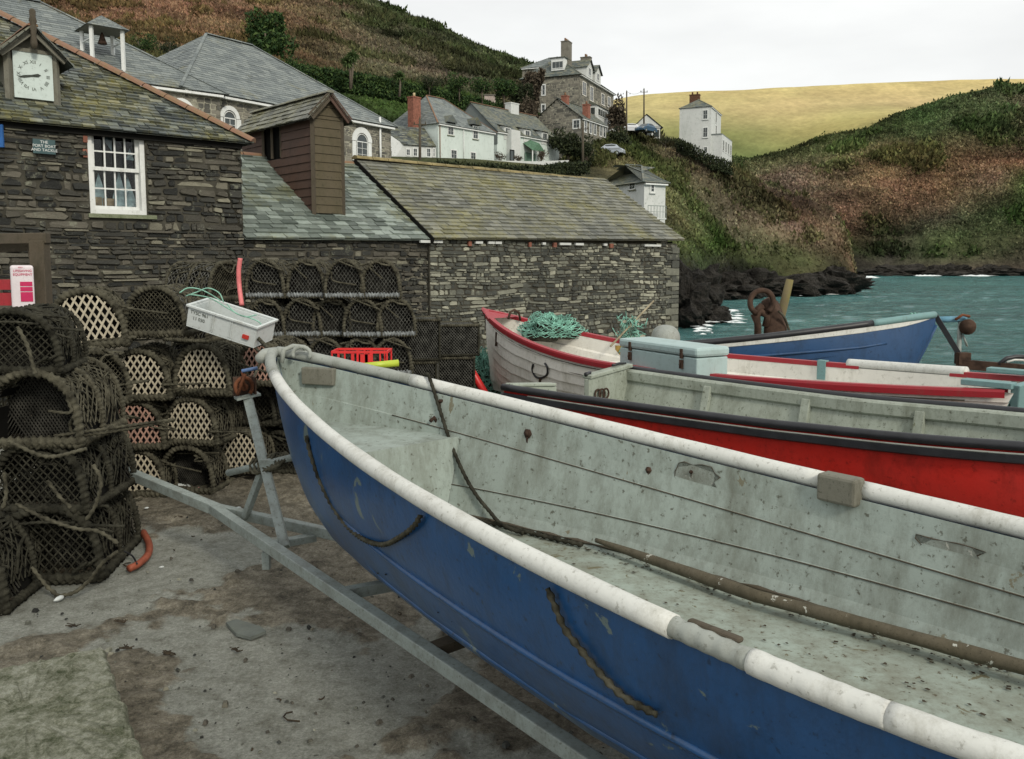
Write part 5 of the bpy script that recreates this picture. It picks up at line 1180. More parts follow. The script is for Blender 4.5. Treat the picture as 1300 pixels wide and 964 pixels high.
# painter rope over the far rail falling into the boat
mb=MB(); F0=lambda x,o,z:b1.at(x,w1(x)+o,z)
pts=[F0(1.05,.06,g1(1.05)-.02),F0(1.12,.02,g1(1.1)+.055),F0(1.2,-.03,g1(1.2)+.045),F0(1.32,-.07,1.36),F0(1.45,-.12,1.18),F0(1.6,-.17,1.02),F0(1.72,-.2,.92),F0(1.85,-.24,.86),F0(2.0,-.3,.82),F0(2.15,-.3,.80)]
mb.rope(spline(pts,8),.0125,M['rope_dark'],3.2,6,.14)
tag(mb.build('painter_rope'),'dark rope hanging over the far rail into the nearest blue boat','rope')
mb=MB(); pts=[b1.at(1.75+.25*i,LB(1.75+.25*i,FZ,.08)+.01*math.sin(i*2),FZ+.02) for i in range(4)]; mb.rope(spline(pts,8),.014,M['rope_dark']); tag(mb.build('bilge_rope'),'thin wet rope end lying on the floor along the far side of the blue boat','rope')
# the old spar lying on the floor along the far side
def onz(px,py,z): return Pz(px,py,z)
zf=FZ+.055
P=[onz(757,686,zf),onz(860,722,zf+.005),onz(960,757,zf+.01),onz(1060,783,zf+.015),onz(1180,815,zf+.015),onz(1320,853,zf+.02),onz(1420,882,zf+.02)]
spar=m_paint('flaking_spar_paint',(.10,.085,.055),(.04,.035,.02),.8,9,.85,(.42,.43,.38),1.15)
mb=MB(); q=resample(P,.03); mb.tube(q,.032,spar,12,rf=lambda i,t:.027*(min(1,.45+i*.03))*(1+.05*math.sin(i*.37+t*2)+.07*float(vnoise(i*.23,t*2))-.05*(1 if 3.2<t<3.9 else 0))); tag(mb.build('wooden_spar'),'long weathered wooden spar lying on the floor of the nearest blue boat','spar')
# leaf and grit litter in the boat
mb=MB()
for i in range(650):
    x=random.uniform(1.6,5.0); l=random.uniform(-.8,.82)*w1(x); 
    if random.random()<.6: l=w1(x)*random.uniform(.6,.8)
    p=b1.at(x,l,FZ+.004); s=random.uniform(.003,.012); a=random.uniform(0,6.28); mb.add([p+Vector((math.cos(a+k)*s*(1 if k%2 else .5),math.sin(a+k)*s,.004)) for k in(0,1.3,3,4.4)],[(0,1,2,3)],M['seaweed'])
tag(mb.build('boat_litter'),'dark leaf and grit litter on the floor of the blue boat',None,None,'stuff')
# ---- trailer under boat 1
tr=empty('boat_trailer',(-2.2,6.4,0),'grey galvanised boat trailer with winch post under the nearest blue boat','trailer')
J=Pz(270,645,.47); E0=PY(120,583,7.25); N1=Pz(610,874,.40); S1=Pz(440,682,.44)
mb=MB(); d=(J-E0).normalized(); mb.bar(E0+d*.35,J+d*.1,.075,.075,M['galv']); mb.build('drawbar',tr,bevel=.006)
mb=MB(); mb.bar(E0,E0+d*.42,.06,.055,M['galv']); mb.tube([E0+d*.02+UP*.03,E0+d*.02+UP*.05],.02,M['rust_dark'],8); mb.build('drawbar_end',tr,bevel=.005)
mb=MB(); dn=(N1-J).normalized(); mb.bar(J+dn*-.02,N1+dn*2.2,.07,.07,M['galv']); mb.build('side_rail',tr,bevel=.006)
mb=MB(); ds=(S1-J).normalized(); mb.bar(J+ds*.05,J+ds*2.0,.06,.07,M['galv']); q=J+ds*2.0; mb.bar(q,q+b1.a*3.1,.06,.07,M['galv']); mb.build('side_rail',tr,bevel=.006)
PB=Pz(362,692,.42); PT=PY(314,503,6.22)
mb=MB(); mb.bar(PB-UP*.02,PT,.062,.062,M['galv'],up=(1,0,0)); mb.build('winch_post',tr,bevel=.005)
mb=MB(); mb.bar(Pz(333,694,.40),Pz(400,682,.40),.07,.05,M['galv']); q=Pz(338,700,.38); mb.bar(q,q-UP*.12,.05,.05,M['galv'],up=(1,0,0)); mb.build('cross_member',tr,bevel=.005)
mid=PB.lerp(PT,.52); mb=MB(); mb.bar(mid,Pz(311,657,.46),.045,.045,M['galv']); mb.build('brace',tr,bevel=.004)
bd=(PY(372,577,5.82)-PY(286,598,6.05)).normalized(); bc_=mid-bd*.0
mb=MB(); mb.tube([bc_-bd*.34,bc_+bd*.30],.024,M['galv'],12); mb.build('bow_roller_bar',tr)
mb=MB(); mb.box(mid+bd*.05-UP*.0,(.06,.045,.03),M['galv'],Matrix.Rotation(-.3,3,'Z')); mb.build('clamp',tr,bevel=.004)
mb=MB(); mb.rope([mid-bd*.09+Vector((math.cos(t)*.045,math.sin(t)*.045,0)).lerp(Vector((0,0,0)),0)+bd*.006*t+UP*math.sin(t)*.045 for t in np.linspace(0,6.28*6,90)],.012,M['rope']); 
mb.rope([mid+bd*.05+Vector((math.cos(t)*.05,math.sin(t)*.05,.05*math.sin(t+1)))+bd*.004*t for t in np.linspace(0,6.28*4,60)],.012,M['rope']); tag(mb.build('tied_rope'),'coil of tan rope tied round the trailer winch post','rope')
mb=MB(); wz=PT+UP*.0; R=Matrix.Rotation(.5,3,'Z'); mb.box(wz+UP*.0,(.085,.06,.008),M['galv'],R@Matrix.Rotation(-.15,3,'Y'))
mb.box(wz+R@Vector((.05,0,.07)),(.006,.055,.07),M['rust_dark'],R); mb.box(wz+R@Vector((-.02,.04,.07)),(.07,.006,.07),M['rust_dark'],R)
wn=mb.build('winch_bracket',tr)
mb=MB(); c=wz+R@Vector((-.03,-.045,.075)); mb.tube([c+R@Vector((math.cos(t)*.06,0,math.sin(t)*.065)) for t in np.linspace(-.9,4.0,22)],.014,M['rust'],8); mb.tube([c+R@Vector((0,-.02,0)),c+R@Vector((0,.08,0))],.028,M['rust'],10)
mb.tube([c+R@Vector((-.05,-.03,-.05)),c+R@Vector((-.02,-.05,.05)),c+R@Vector((.0,-.06,.1))],.012,M['rust'],6); mb.build('winch_drum',wn)
mb=MB(); mb.tube([c+R@Vector((-.02,-.04,.12)),c+R@Vector((.08,-.08,.14))],.013,m_plain('blue_grip',(.10,.17,.33),.5,.3,9),8); mb.tube([c+R@Vector((0,-.03,.0)),c+R@Vector((-.02,-.04,.12))],.008,M['rust'],6); mb.build('winch_handle',wn)
mb=MB(); mb.bar(b1.at(4.3,-1.0,.34),b1.at(4.3,1.0,.34),.06,.06,M['galv']); mb.build('axle',tr)
for sg in(-1,1): mb=MB(); mb.tube([b1.at(4.3,sg*.92,.3),b1.at(4.3,sg*1.1,.3)],.3,M['tyre'],24); mb.tube([b1.at(4.3,sg*.91,.3),b1.at(4.3,sg*1.11,.3)],.16,M['galv'],16); mb.build('wheel',tr)
for x in(2.3,4.6): mb=MB(); mb.bar(b1.at(x,-.35,.41),b1.at(x,.35,.41),.08,.05,M['wood_dark']); mb.build('hull_support',tr)
mb=MB(); q=J+ds*2.0+b1.a*.3; mb.bar(J+dn*2.0,q,.06,.06,M['galv']); mb.build('cross_member',tr)
# ---- boat 2: red hull, stern towards the left
TH2=-.768; b2=Boat(.566,8.282,TH2); L2=5.6
def w2(x): 
    m=x/L2; w=.92-.16*min(1,m/.5); return max(.01,w*(1 if m<.5 else (1-((m-.5)/.5)**2.4)))
def g2(x): return 1.177+.03*0+.0-.066*min(1,x/3.)*0+.20*(x/L2)**2*.8-.05*min(1,x/2.5)
r2=empty('fishing_boat',(b2.at(2.5,0,0).x,b2.at(2.5,0,0).y,.35),'red open boat with black rubber rails and ribbed pale inside, second from the camera','boat')
st=[0,.3,.8,1.4,2,2.6,3.2,3.8,4.3,4.8,5.1,5.35,5.5,5.58]; kz=[(.06,.42),(.3,.41),(.8,.40),(1.4,.4),(2,.4),(2.6,.4),(3.2,.41),(3.8,.44),(4.2,.5),(4.6,.62),(4.85,.75),(5.1,.95),(5.3,1.1),(5.5,1.25)]
rows=[]
b2.hull('hull',M['red'],r2,st[::-1],w2,lambda x:g2(x)-.02,kz[::-1],None,12,.55,1.2,transom=False)
for sd_ in(-1,1):
    rows=[[b2.at(x,sd_*max(.004,(w2(x)-.05)*k),z) for k,z in((1,g2(x)-.01),(.975,g2(x)-.1),(.965,g2(x)-.105),(.83,.76),(.74,.62))] for x in np.linspace(0.03,4.0,34)]
    mb=MB(); mb.grid(rows,M['hull_in2'],False); mb.build('inner_side',r2)
    # broad inner capping and uprights
    mb=MB(); 
    for i,(xa,xb_) in enumerate([(.03,4.0)]):
        q=[b2.at(x,sd_*(w2(x)-.075),g2(x)-.045) for x in np.linspace(xa,xb_,30)]
        rws=[[p+b2.b*sd_*o+UP*z for o,z in((.055,.045),(-.02,.045),(-.035,.03),(-.035,-.055),(-.02,-.07),(.03,-.07))] for p in q]; mb.grid(rws,M['hull_in2'],False)
    mb.build('inner_capping',r2)
    for x in(1.05,2.05,3.0,3.85):
        mb=MB(); mb.bar(b2.at(x,sd_*(w2(x)-.05)*.945,g2(x)-.05),b2.at(x,sd_*(w2(x)-.05)*.80,.72),.08,.05,M['hull_in2'],up=b2.b); mb.build('rib',r2,bevel=.008)
mb=MB(); mb.grid([[b2.at(x,s_*(w2(x)-.05)*.74,.625) for s_ in(-1,-.5,0,.5,1)] for x in np.linspace(.03,4.0,30)],M['hull_in2'],True); mb.build('floor',r2)
mb=MB(); mb.grid([[b2.at(x,s_*(w2(x)-.02),g2(x)-.03) for s_ in (-1,-.5,0,.5,1)] for x in np.linspace(3.97,5.5,16)],M['hull_in2'],True); mb.grid([[b2.at(3.97,s_*(w2(3.97)-.06),g2(3.97)-.03) for s_ in(-1,0,1)],[b2.at(3.99,s_*(w2(3.97)-.05)*.72,.62) for s_ in(-1,0,1)]],M['hull_in2'],False); mb.build('foredeck',r2)
for sd_ in (-1,1):
    railseg(b2,w2,g2,.0,5.5,sd_,.031,M['black'],'rubber_rail',r2,.0,.015,40,.02)
    mb=MB(); q=[b2.at(x,sd_*(w2(x)+.022),g2(x)-.075) for x in np.linspace(0,5.5,40)]; mb.grid([[p+UP*.03+b2.b*sd_*.0,p+b2.b*sd_*.016+UP*.02,p+b2.b*sd_*.016-UP*.022,p-UP*.032] for p in q],M['black'],False); mb.build('rubbing_band',r2)
    mb=MB(); q=[b2.at(x,sd_*(w2(x)+.03),g2(x)-.045) for x in np.linspace(.3,5.4,40)]; mb.tube(q,.007,M['rail_grey'],5); mb.build('band_edge',r2)
# stern board with the cut-out for the outboard engine
mb=MB(); w0=w2(0)-.03
def tb(l0,l1,z0,z1,z2,x0=-.0,x1=.07): # board from lat l0..l1
    V=[b2.at(x0,l0,z0),b2.at(x0,l1,z0),b2.at(x0,l1,z2),b2.at(x0,l0,z1),b2.at(x1,l0,z0),b2.at(x1,l1,z0),b2.at(x1,l1,z2),b2.at(x1,l0,z1)]
    mb.add(V,[(0,1,2,3),(7,6,5,4),(0,4,5,1),(1,5,6,2),(2,6,7,3),(3,7,4,0)],M['hull_in2'])
tb(-w0*.97,-.28,.72,1.18,1.12); tb(.20,w0*.97,.72,1.14,1.19); tb(-w0*.78,w0*.78,.45,.74,.74)
mb.build('transom',r2,bevel=.012)
mb=MB(); q=[b2.at(.035,.20,1.16),b2.at(.035,w0,1.215)]; mb.bar(q[0],q[1],.11,.04,M['hull_in2']); mb.build('transom_cap',r2,bevel=.01); mb=MB(); mb.bar(b2.at(.035,-w0,1.195),b2.at(.035,-.3,1.14),.10,.03,M['hull_in2']); mb.build('transom_cap',r2,bevel=.01)
text_mesh('lettering',')II 7',.1,b2.at(.074,-.48,1.07),-b2.b,UP,M['clock_mark'],r2,.001)
mb=MB(); c=b2.at(.09,.36,.98)
for k in range(3): mb.tube([c+b2.b*(-.05+.05*k)+Vector((0,0,0))+b2.b*math.cos(t)*.045+UP*math.sin(t)*.05+b2.a*.01*k for t in np.linspace(0,6.28,14)],.010,M['rust_dark'],6)
mb.build('mooring_ring',r2)
mb=MB(); c=b2.at(.03,.22,1.185); mb.tube([c-b2.b*.03,c,c+UP*.02+b2.b*.03,c+b2.b*.02-UP*.06],.022,M['black'],8); mb.build('rubber_pad',r2); mb=MB(); c=b2.at(.02,.75,1.235); mb.tube([c-b2.b*.12,c+UP*.01,c+b2.b*.1],.014,M['black'],6); mb.build('rubber_pad',r2)
for x in(1.2,3.6):
    mb=MB(); mb.bar(b2.at(x,-.7,.2),b2.at(x,.7,.2),.15,.4,M['wood_dark']); tag(mb.build('timber_chock'),'dark timber chock under the red boat','chock','timber chocks under the boats')
# ---- boat 3: cream clinker boat with red gunwales
TH3=-.819; b3=Boat(-.381,12.812,TH3); L3=7.25
def w3(x):
    m=min(max(x/3.814,0),1); w=.93*(1-(1-m)**2)**.78; return w*(1-.42*min(max((x-3.814)/(L3-3.814),0),1)**2)
def g3(x): return 1.102+.451*max(0,1-x/3.424)**2+.10*max(0,(x-3.424)/(L3-3.424))**2
r3=empty('clinker_boat',(b3.at(3,0,0).x,b3.at(3,0,0).y,.25),'cream clinker rowing boat with red gunwales, bow towards the long stone store','boat')
st=[0,.05,.12,.24,.42,.65,.95,1.3,1.8,2.4,3,3.6,4.3,5,5.7,6.4,L3]
stem=[(.0,1.5),(.03,1.3),(.07,1.1),(.13,.88),(.22,.68),(.36,.5),(.58,.38),(.9,.30),(1.4,.27),(2,.25),(2.8,.25),(3.5,.25),(4.2,.26),(5,.27),(5.7,.28),(6.3,.3),(6.9,.34)]
b3.hull('hull',M['cream'],r3,st,w3,lambda x:g3(x)-.01,stem,None,10,.72,1.25,planks=.022,transom=M['teal'])
for sd_ in (-1,1):
    mb=MB()
    for j in range(2,10): mb.tube([sidept(b3,x,j/10,sd_,w3,g3,lin(x,[(0,1.5),(.12,1.1),(.42,.68),(.65,.5),(.95,.38),(1.3,.30),(2,.26),(7,.32)]),.003,.72,1.25) for x in np.linspace(.5,6.9,44)],.0055,M['wood_dark'],4)
    mb.build('plank_seams',r3)
mb=MB(); mb.tube([b3.at(a-.015,0,z) for a,z in [(-.01,1.56)]+stem],.026,M['wood_dark'],8); mb.build('stem_post',r3)
for sd_ in(-1,1):
    rows=[[b3.at(x,sd_*max(.003,(w3(x)-.05)*k),z) for k,z in((1,g3(x)-.02),(.985,g3(x)-.2),(.93,g3(x)-.22),(.8,.55),(.5,.4),(0,.38))] for x in np.linspace(.08,6.9,46)]
    mb=MB(); mb.grid(rows,M['cream'],False); mb.build('inner_side',r3)
    segs=[(0,7.2,'red_trim')] if sd_<0 else [(0,2.15,'red_trim'),(2.1,2.9,'rail'),(2.9,5.3,'red_trim'),(6.3,7.2,'red_trim')]
    for a,c,m in segs:
        mb=MB(); q=[b3.at(x,sd_*w3(x),g3(x)) for x in np.linspace(a,c,max(6,int((c-a)*7)))]
        t_=.045; mb.grid([[p+b3.b*sd_*.03-UP*.05,p+b3.b*sd_*.036,p+b3.b*sd_*.03+UP*.022,p-b3.b*sd_*.05+UP*.022,p-b3.b*sd_*.055-UP*.03] for p in q],M[m],False); mb.build('gunwale',r3)
    if sd_>0: railseg(b3,w3,g3,5.15,6.45,1,.055,M['rail'],'white_sleeve',r3,.02,.0)
mb=MB(); mb.add([b3.at(-.06,-.05,1.575),b3.at(-.08,0,1.6),b3.at(-.06,.05,1.575),b3.at(.42,.33,g3(.42)+.02),b3.at(.42,-.33,g3(.42)+.02),b3.at(-.06,0,1.47)],[(0,4,3,2,1),(0,1,5),(1,2,5)],M['red_trim']); mb.build('bow_breasthook',r3)
mb=MB(); c=b3.at(.5,.1,1.45); mb.tube([c+b3.b*-.12,c+b3.b*-.08+UP*.1,c+UP*.13,c+b3.b*.09+UP*.09,c+b3.b*.12-UP*.03],.018,M['rust_dark'],8); mb.build('bow_fitting',r3); mb=MB(); mb.tube([b3.at(.62,-.33,1.36),b3.at(.62,-.36,1.28),b3.at(.66,-.40,1.1)],.015,M['rust_dark'],8); mb.build('bow_fitting',r3)
def onhull3(px,py):
    r=ray(px,py);best=None
    for x in np.linspace(.3,6,140):
        k=lin(x,[(0,1.5),(.4,.5),(1,.3),(7,.3)])
        for f in np.linspace(.2,.98,40):
            p=sidept(b3,x,f,-1,w3,g3,k,.03,.72,1.25); dd=(p-CAM); e=(dd-r*(dd.dot(r)/r.dot(r))).length/dd.length
            if best is None or e<best[0]: best=(e,p)
    return best[1]
mb=MB(); hk=[(677,462),(675,470),(679,477),(687,480),(694,475),(695,468),(692,461)]; mb.tube(spline([onhull3(*q) for q in hk],4),.014,M['black'],8); mb.tube([onhull3(687,480),onhull3(686,484)],.02,M['rust_dark'],8); mb.build('iron_hook',r3)
mb=MB(); xs_=5.35; p=b3.at(4.85,w3(4.85)-.03,g3(4.85)); mb.box(p-UP*.07,(.05,.04,.11),M['teal'],Matrix.Rotation(TH3,3,'Z')); mb.build('rowlock_chock',r3)
# teal stern board and knees
mb=MB(); c=b3.at(L3+.0,0,0); wS=w3(L3)
mb.add([b3.at(L3-.02,-wS,g3(L3)+.06),b3.at(L3-.02,wS,g3(L3)+.06),b3.at(L3-.1,wS*.6,.5),b3.at(L3-.1,-wS*.6,.5),b3.at(L3+.05,-wS,g3(L3)+.06),b3.at(L3+.05,wS,g3(L3)+.06),b3.at(L3-.03,wS*.6,.5),b3.at(L3-.03,-wS*.6,.5)],[(0,1,2,3),(7,6,5,4),(0,4,5,1),(1,5,6,2),(3,2,6,7),(0,3,7,4)],M['teal'])
mb.build('transom',r3,bevel=.01)
mb=MB(); mb.box(b3.at(L3-.2,-wS+.02,g3(L3)+.05),(.2,.07,.025),M['teal'],Matrix.Rotation(TH3,3,'Z')); mb.build('stern_knee',r3,bevel=.006); mb=MB(); mb.box(b3.at(L3-.25,wS,g3(L3)+.05),(.3,.06,.02),M['teal'],Matrix.Rotation(TH3,3,'Z')); mb.build('stern_knee',r3,bevel=.006)
mb=MB()
for x in (2.1,3.5,5.0,6.2): mb.obox(b3.at(x,-w3(x)+.06,g3(x)-.26),b3.a*.2,b3.b*(2*w3(x)-.12),UP*.035,M['cream'])
for i,x in enumerate((2.1,3.5,5.0,6.2)):
    m2=MB(); m2.obox(b3.at(x,-w3(x)+.06,g3(x)-.26),b3.a*.2,b3.b*(2*w3(x)-.12),UP*.035,M['cream']); m2.build('thwart',r3)
mb=MB(); c=b3.at(1.98,w3(2.0)-.06,g3(2.0)-.12); mb.box(c,(.075,.004,.065),m_plain('yellow_stain',(.33,.22,.06),.8,.4,12),Matrix.Rotation(TH3+.14,3,'Z')); mb.build('rust_stain',r3)
for x in(1.6,4.6):
    mb=MB(); mb.bar(b3.at(x,-.6,.12),b3.at(x,.6,.12),.16,.24,M['wood_dark']); tag(mb.build('timber_chock'),'dark timber chock under the cream clinker boat','chock','timber chocks under the boats')
# storage box in boat 3
BC=PY(785,425,10.6)
w_a=PY(788,452,10.35); 
D1=(b3.a*1.0).normalized(); bL=1.42; bW=.5; zt=1.40; bx0=b3.at(2.55,-.25,0)
c0_=Pz(787,430,zt); c1_=Pz(885,443,zt); Db=(c1_-c0_); Db.z=0; bL=Db.length; Db.normalize(); Nb=Vector((-Db.y,Db.x,0)); zb=.72
bo=empty('storage_box',(c0_.x,c0_.y,zb),'pale blue wooden box with two metal latches standing in the cream boat','box')
mb=MB(); mb.obox((c0_.x,c0_.y,zb),Db*bL,Nb*.42,UP*(zt-.10-zb),M['box_blue']); mb.build('box_body',bo,bevel=.012)
mb=MB(); q=Vector((c0_.x,c0_.y,zt-.093))-Db*.012-Nb*.012; mb.obox(q,Db*(bL+.024),Nb*.45,UP*.10,M['box_blue']); mb.build('lid',bo,bevel=.03)
for f in(.16,.83):
    mb=MB(); p=Vector((c0_.x,c0_.y,zt-.12))+Db*bL*f-Nb*.012; mb.box(p+UP*.05,(.018,.012,.05),M['rust_dark'],Matrix.Rotation(math.atan2(Db.y,Db.x),3,'Z')); mb.box(p-UP*.06,(.02,.016,.045),M['rust_dark'],Matrix.Rotation(math.atan2(Db.y,Db.x),3,'Z')); mb.tube([p-UP*.02-Nb*.01,p-UP*.06-Nb*.03,p-UP*.1-Nb*.01],.006,M['rust_dark'],6); mb.build('latch',bo)
# grey engine cowl behind the box
mb=MB(); c=PY(845,424,11.6); rws=[]
for i in range(9):
    a=math.pi/2*i/8; rws.append([c+Vector((math.cos(t)*.19*math.sin(a)**.8,math.sin(t)*.28*math.sin(a)**.8,.17*math.cos(a)-.05)) for t in np.linspace(0,2*math.pi,17)])
rws.append([p-UP*.5 for p in rws[-1]]); mb.grid(rws,M['rail_grey'],True); co=mb.build('engine_cowl'); tag(co,'rounded grey engine cowl showing behind the pale blue box','engine cover')
# ---- green nets
def netpile(name,c,r,n,label,m=M['net_green'],rad=.006,under=M['rope_dark'],hang=.0,cat='net'):
    mb=MB(); C=Vector(c)
    def S(u,v,k=1):
        u2=u*2*math.pi; el=v*math.pi/2; q=1+.22*math.sin(3*u2+1)*math.cos(el)+.12*math.sin(7*u2+5*v)+.08*math.sin(13*v+u2*2)
        return C+Vector((math.cos(u2)*math.cos(el)*r[0]*q*k,math.sin(u2)*math.cos(el)*r[1]*q*k,math.sin(el)*r[2]*q*k))
    for i in range(n):
        u0=random.random(); v0=random.uniform(-.02,.95); du=random.choice((-1,1))*random.uniform(.05,.14); dv=random.uniform(-.25,.25); k=random.uniform(.9,1.05)
        pts=[S(u0+du*t,min(1,max(-.1,v0+dv*t+.02*math.sin(t*25+i))),k+.03*math.sin(t*18+i)) for t in np.linspace(0,1,9)]
        mb.tube(pts,rad*random.uniform(.6,1.3),m,4,cap=False)
    # knotted diamonds
    N=22
    for fam in(1,-1):
        for i in range(N):
            pts=[S(i/N+fam*t*.35,t,.97+.02*math.sin(20*t+i)) for t in np.linspace(0,.95,22)]; mb.tube(pts,rad*.8,m,4,cap=False)
    rows=[[S(u,v,.86) for u in np.linspace(0,1,25)] for v in np.linspace(-.15,1,10)]; mb.grid(rows,under,True)
    o=mb.build(name); tag(o,label,cat); return o
p=PY(697,424,12.2); netpile('fishing_net',(p.x,p.y,p.z-.02),(.40,.32,.27),280,'heap of green fishing net lying in the bow of the cream clinker boat')
p=PY(612,492,12.9); netpile('fishing_net',(p.x,p.y,p.z-.25),(.42,.4,.72),420,'mound of green net on the ground left of the cream boat stem')
mb=MB(); a_=PY(775,440,11.6); e_=PY(830,382,12.2); mb.tube([a_,e_],.014,m_plain('pale_cane',(.28,.24,.16),.8,.4,10),6); gs=mb.build('gaff_pole'); tag(gs,'thin pale cane pole leaning up out of the cream boat','pole')
mb=MB(); c=a_.lerp(e_,.42)
for i in range(70):
    p0=c+Vector((random.gauss(0,.07),random.gauss(0,.05),random.gauss(-.05,.10))); mb.tube([p0+Vector((random.gauss(0,.03),random.gauss(0,.03),random.gauss(0,.04)))*k for k in(0,1,2,1.5)],.006,M['net_green'],4)
tag(mb.build('net_scrap'),'scrap of green net tied to the thin cane pole','net')
# ---- boat 4: blue hull behind
B4=PY(1190,402,11.9); b4=Boat(B4.x,B4.y,math.pi-.17); b4.roll=.12*0
def w4(x): m=min(max(x/2.6,0),1); return .80*(1-(1-m)**2)**.75+.0
def g4(x): return .95+.58*max(0,1-x/4.6)**1.6
G40=g4(0); r4=empty('fishing_boat',(b4.at(2.4,0,0).x,b4.at(2.4,0,0).y,.3),'dark blue open boat with white top strake and black rail, beside the water','boat')
b4.roll=.16; b4.rz=1.0
st=[0,.05,.12,.24,.42,.65,.95,1.3,1.8,2.4,3,3.6,4.2,4.8]
stem=[(.0,1.4),(.08,1.22),(.16,1.05),(.26,.85),(.38,.66),(.52,.5),(.75,.4),(1.1,.34),(1.7,.31),(2.3,.3),(3,.3),(3.6,.3),(4.2,.31),(4.75,.33)]; st=st[:12]+[3.85]; stem=stem[:12]+[(3.8,.31)]
b4.hull('hull',M['blue_dk'],r4,st,w4,lambda x:g4(x)-.01,stem,None,12,.7,1.3)
for sd_ in(-1,1):
    def sp(x,f,o): return sidept(b4,x,f,sd_,w4,g4,lin(x,[(0,1.4),(.26,.85),(.52,.5),(1.1,.34),(5,.3)]),o,.7,1.3)
    mb=MB(); mb.grid([[sp(x,1,.014),sp(x,.955,.016),sp(x,.90,.012),sp(x,.895,.0)] for x in np.linspace(.10,3.8,40)],M['rail'],False); mb.build('top_strake',r4)
    railseg(b4,w4,g4,.95,3.85,sd_,.045,M['black'],'rubber_rail',r4,.02,.0,30,.02)
    railseg(b4,w4,g4,.03,.95,sd_,.048,M['teal'],'blue_sleeve',r4,.02,.0,14)
    for f in(.45,.60,.75):
        mb=MB(); mb.tube([sp(x,f,.008) for x in np.linspace(.75+(.75-f)*1.2,3.75,30)],.020,M['blue_dk'],6); mb.build('strake',r4)
mb=MB(); mb.grid([[b4.at(x,s_*(w4(x)-.04),g4(x)-.35) for s_ in(-1,0,1)] for x in np.linspace(.3,3.8,16)],M['hull_in'],True); mb.build('floor',r4)
def bpx(b,x,f,sd_): return None
mb=MB(); mb.tube([b4.at(a-.01,0,z) for a,z in stem[:9]],.02,M['blue_dk'],8); mb.build('stem_band',r4)
mb=MB(); cc=b4.at(.93,-w4(.93)-.0,g4(.93)+.03); mb.rope([cc+b4.a*(.01*t)+Vector((0,math.cos(t)*.058,math.sin(t)*.058)) for t in np.linspace(0,6.28*4,60)],.012,m_plain('pale_lashing',(.42,.42,.34),.9,.3,15)); mb.build('rail_lashing',r4)
mb=MB(); cc=b4.at(.16,-w4(.16)-.0,g4(.16)+.02); mb.rope([cc+b4.a*(.008*t)+Vector((0,math.cos(t)*.065,math.sin(t)*.065)) for t in np.linspace(0,6.28*3,50)],.011,M['net_green']); mb.tube([cc-UP*.05-b4.b*.02,cc-UP*.16+b4.a*.01,cc-UP*.2],.012,M['net_green'],6); mb.build('green_tie',r4)

for x in(1.5,3.2): m2=MB(); m2.bar(b4.at(x,-.6,.15),b4.at(x,.6,.15),.16,.3,M['wood_dark']); tag(m2.build('timber_chock'),'dark timber chock under the dark blue boat','chock','timber chocks under the boats')
# its trailer post right of the bow
t4=empty('boat_trailer',(PY(1215,440,12.3).x,12.3,0),'dark trailer with blue winch post at the bow of the dark blue boat','trailer')
mb=MB(); mb.tube([PY(1192,406,12.35),PY(1226,405,12.35)],.045,m_plain('blue_roller',(.12,.27,.36),.6,.4,8),10); mb.build('bow_roller',t4)
mb=MB(); a_=PY(1214,480,12.35); mb.tube([Vector((a_.x,a_.y,.25)),PY(1220,404,12.35)],.035,M['galv'],8); q=PY(1212,455,12.3); mb.tube([PY(1222,425,12.3),PY(1228,440,12.3)],.015,M['galv'],6); mb.build('winch_post',t4)
mb=MB(); q=PY(1228,415,12.3); mb.tube([q-Vector((.04,.08,0)),q+Vector((.05,.08,0))],.11,M['rust_dark'],14); mb.tube([PY(1213,406,12.25),PY(1222,400,12.25),PY(1231,402,12.25)],.02,M['rust'],7); mb.build('winch_drum',t4)
mb=MB(); mb.bar(PY(1187,400,12.1),PY(1220,454,11.9),.02,.07,M['black']); mb.build('bow_strap',t4)
mb=MB(); a_=PY(1214,462,11.9); e_=PY(1310,470,11.4); mb.bar(a_,e_,.07,.13,M['rust_dark']); mb.box(PY(1222,455,11.9),(.08,.07,.08),M['rust_dark']); mb.build('drawbar',t4)
mb=MB(); mb.tube([PY(1268,463,11.6),PY(1278,455,11.6),PY(1290,453,11.6),PY(1320,454,11.6)],.03,M['black'],8); mb.tube([PY(1278,460,11.58),PY(1288,457,11.58),PY(1320,458,11.58)],.014,M['rail'],8); mb.build('mudguard',t4)
# rusty anchor and splintered post standing behind the blue boat
an=PY(980,418,14.5); ao=empty('old_anchor',(an.x,an.y,0),'old rust brown ship anchor with big iron ring standing behind the blue boat','anchor')
def Q(x,y,o=0): return PY(x,y,14.5+o)
mb=MB(); mb.tube([Vector((Q(985,430).x,14.5,-.1)),Q(984,415),Q(981,400),Q(977,388),Q(972,380)],.15,M['rust_dark'],12,rf=lambda i,t:(.20,.19,.15,.13,.07)[i]*(1+.14*math.sin(3*t+i)+.08*math.sin(5*t))); mb.build('shank',ao)
mb=MB(); c=Q(967,384,-.2); mb.tube([c+Vector((math.cos(t)*.20,.03*math.cos(t),math.sin(t)*.20)) for t in np.linspace(-.9,4.2,26)],.045,M['rust_dark'],10); mb.build('ring',ao)
mb=MB(); mb.tube([Vector((Q(962,430).x,14.4,-.05)),Q(962,412,-.1),Q(959,402,-.1),Q(966,396,-.1),Q(974,402,-.1),Q(972,415,-.1)],.07,M['rust_dark'],10,rf=lambda i,t:.062*(1+.3*math.sin(2*t+i*2))); mb.tube([Q(968,388,-.1),Q(962,393,-.1),Q(958,400,-.1)],.06,M['rust_dark'],8); mb.build('shackle',ao)
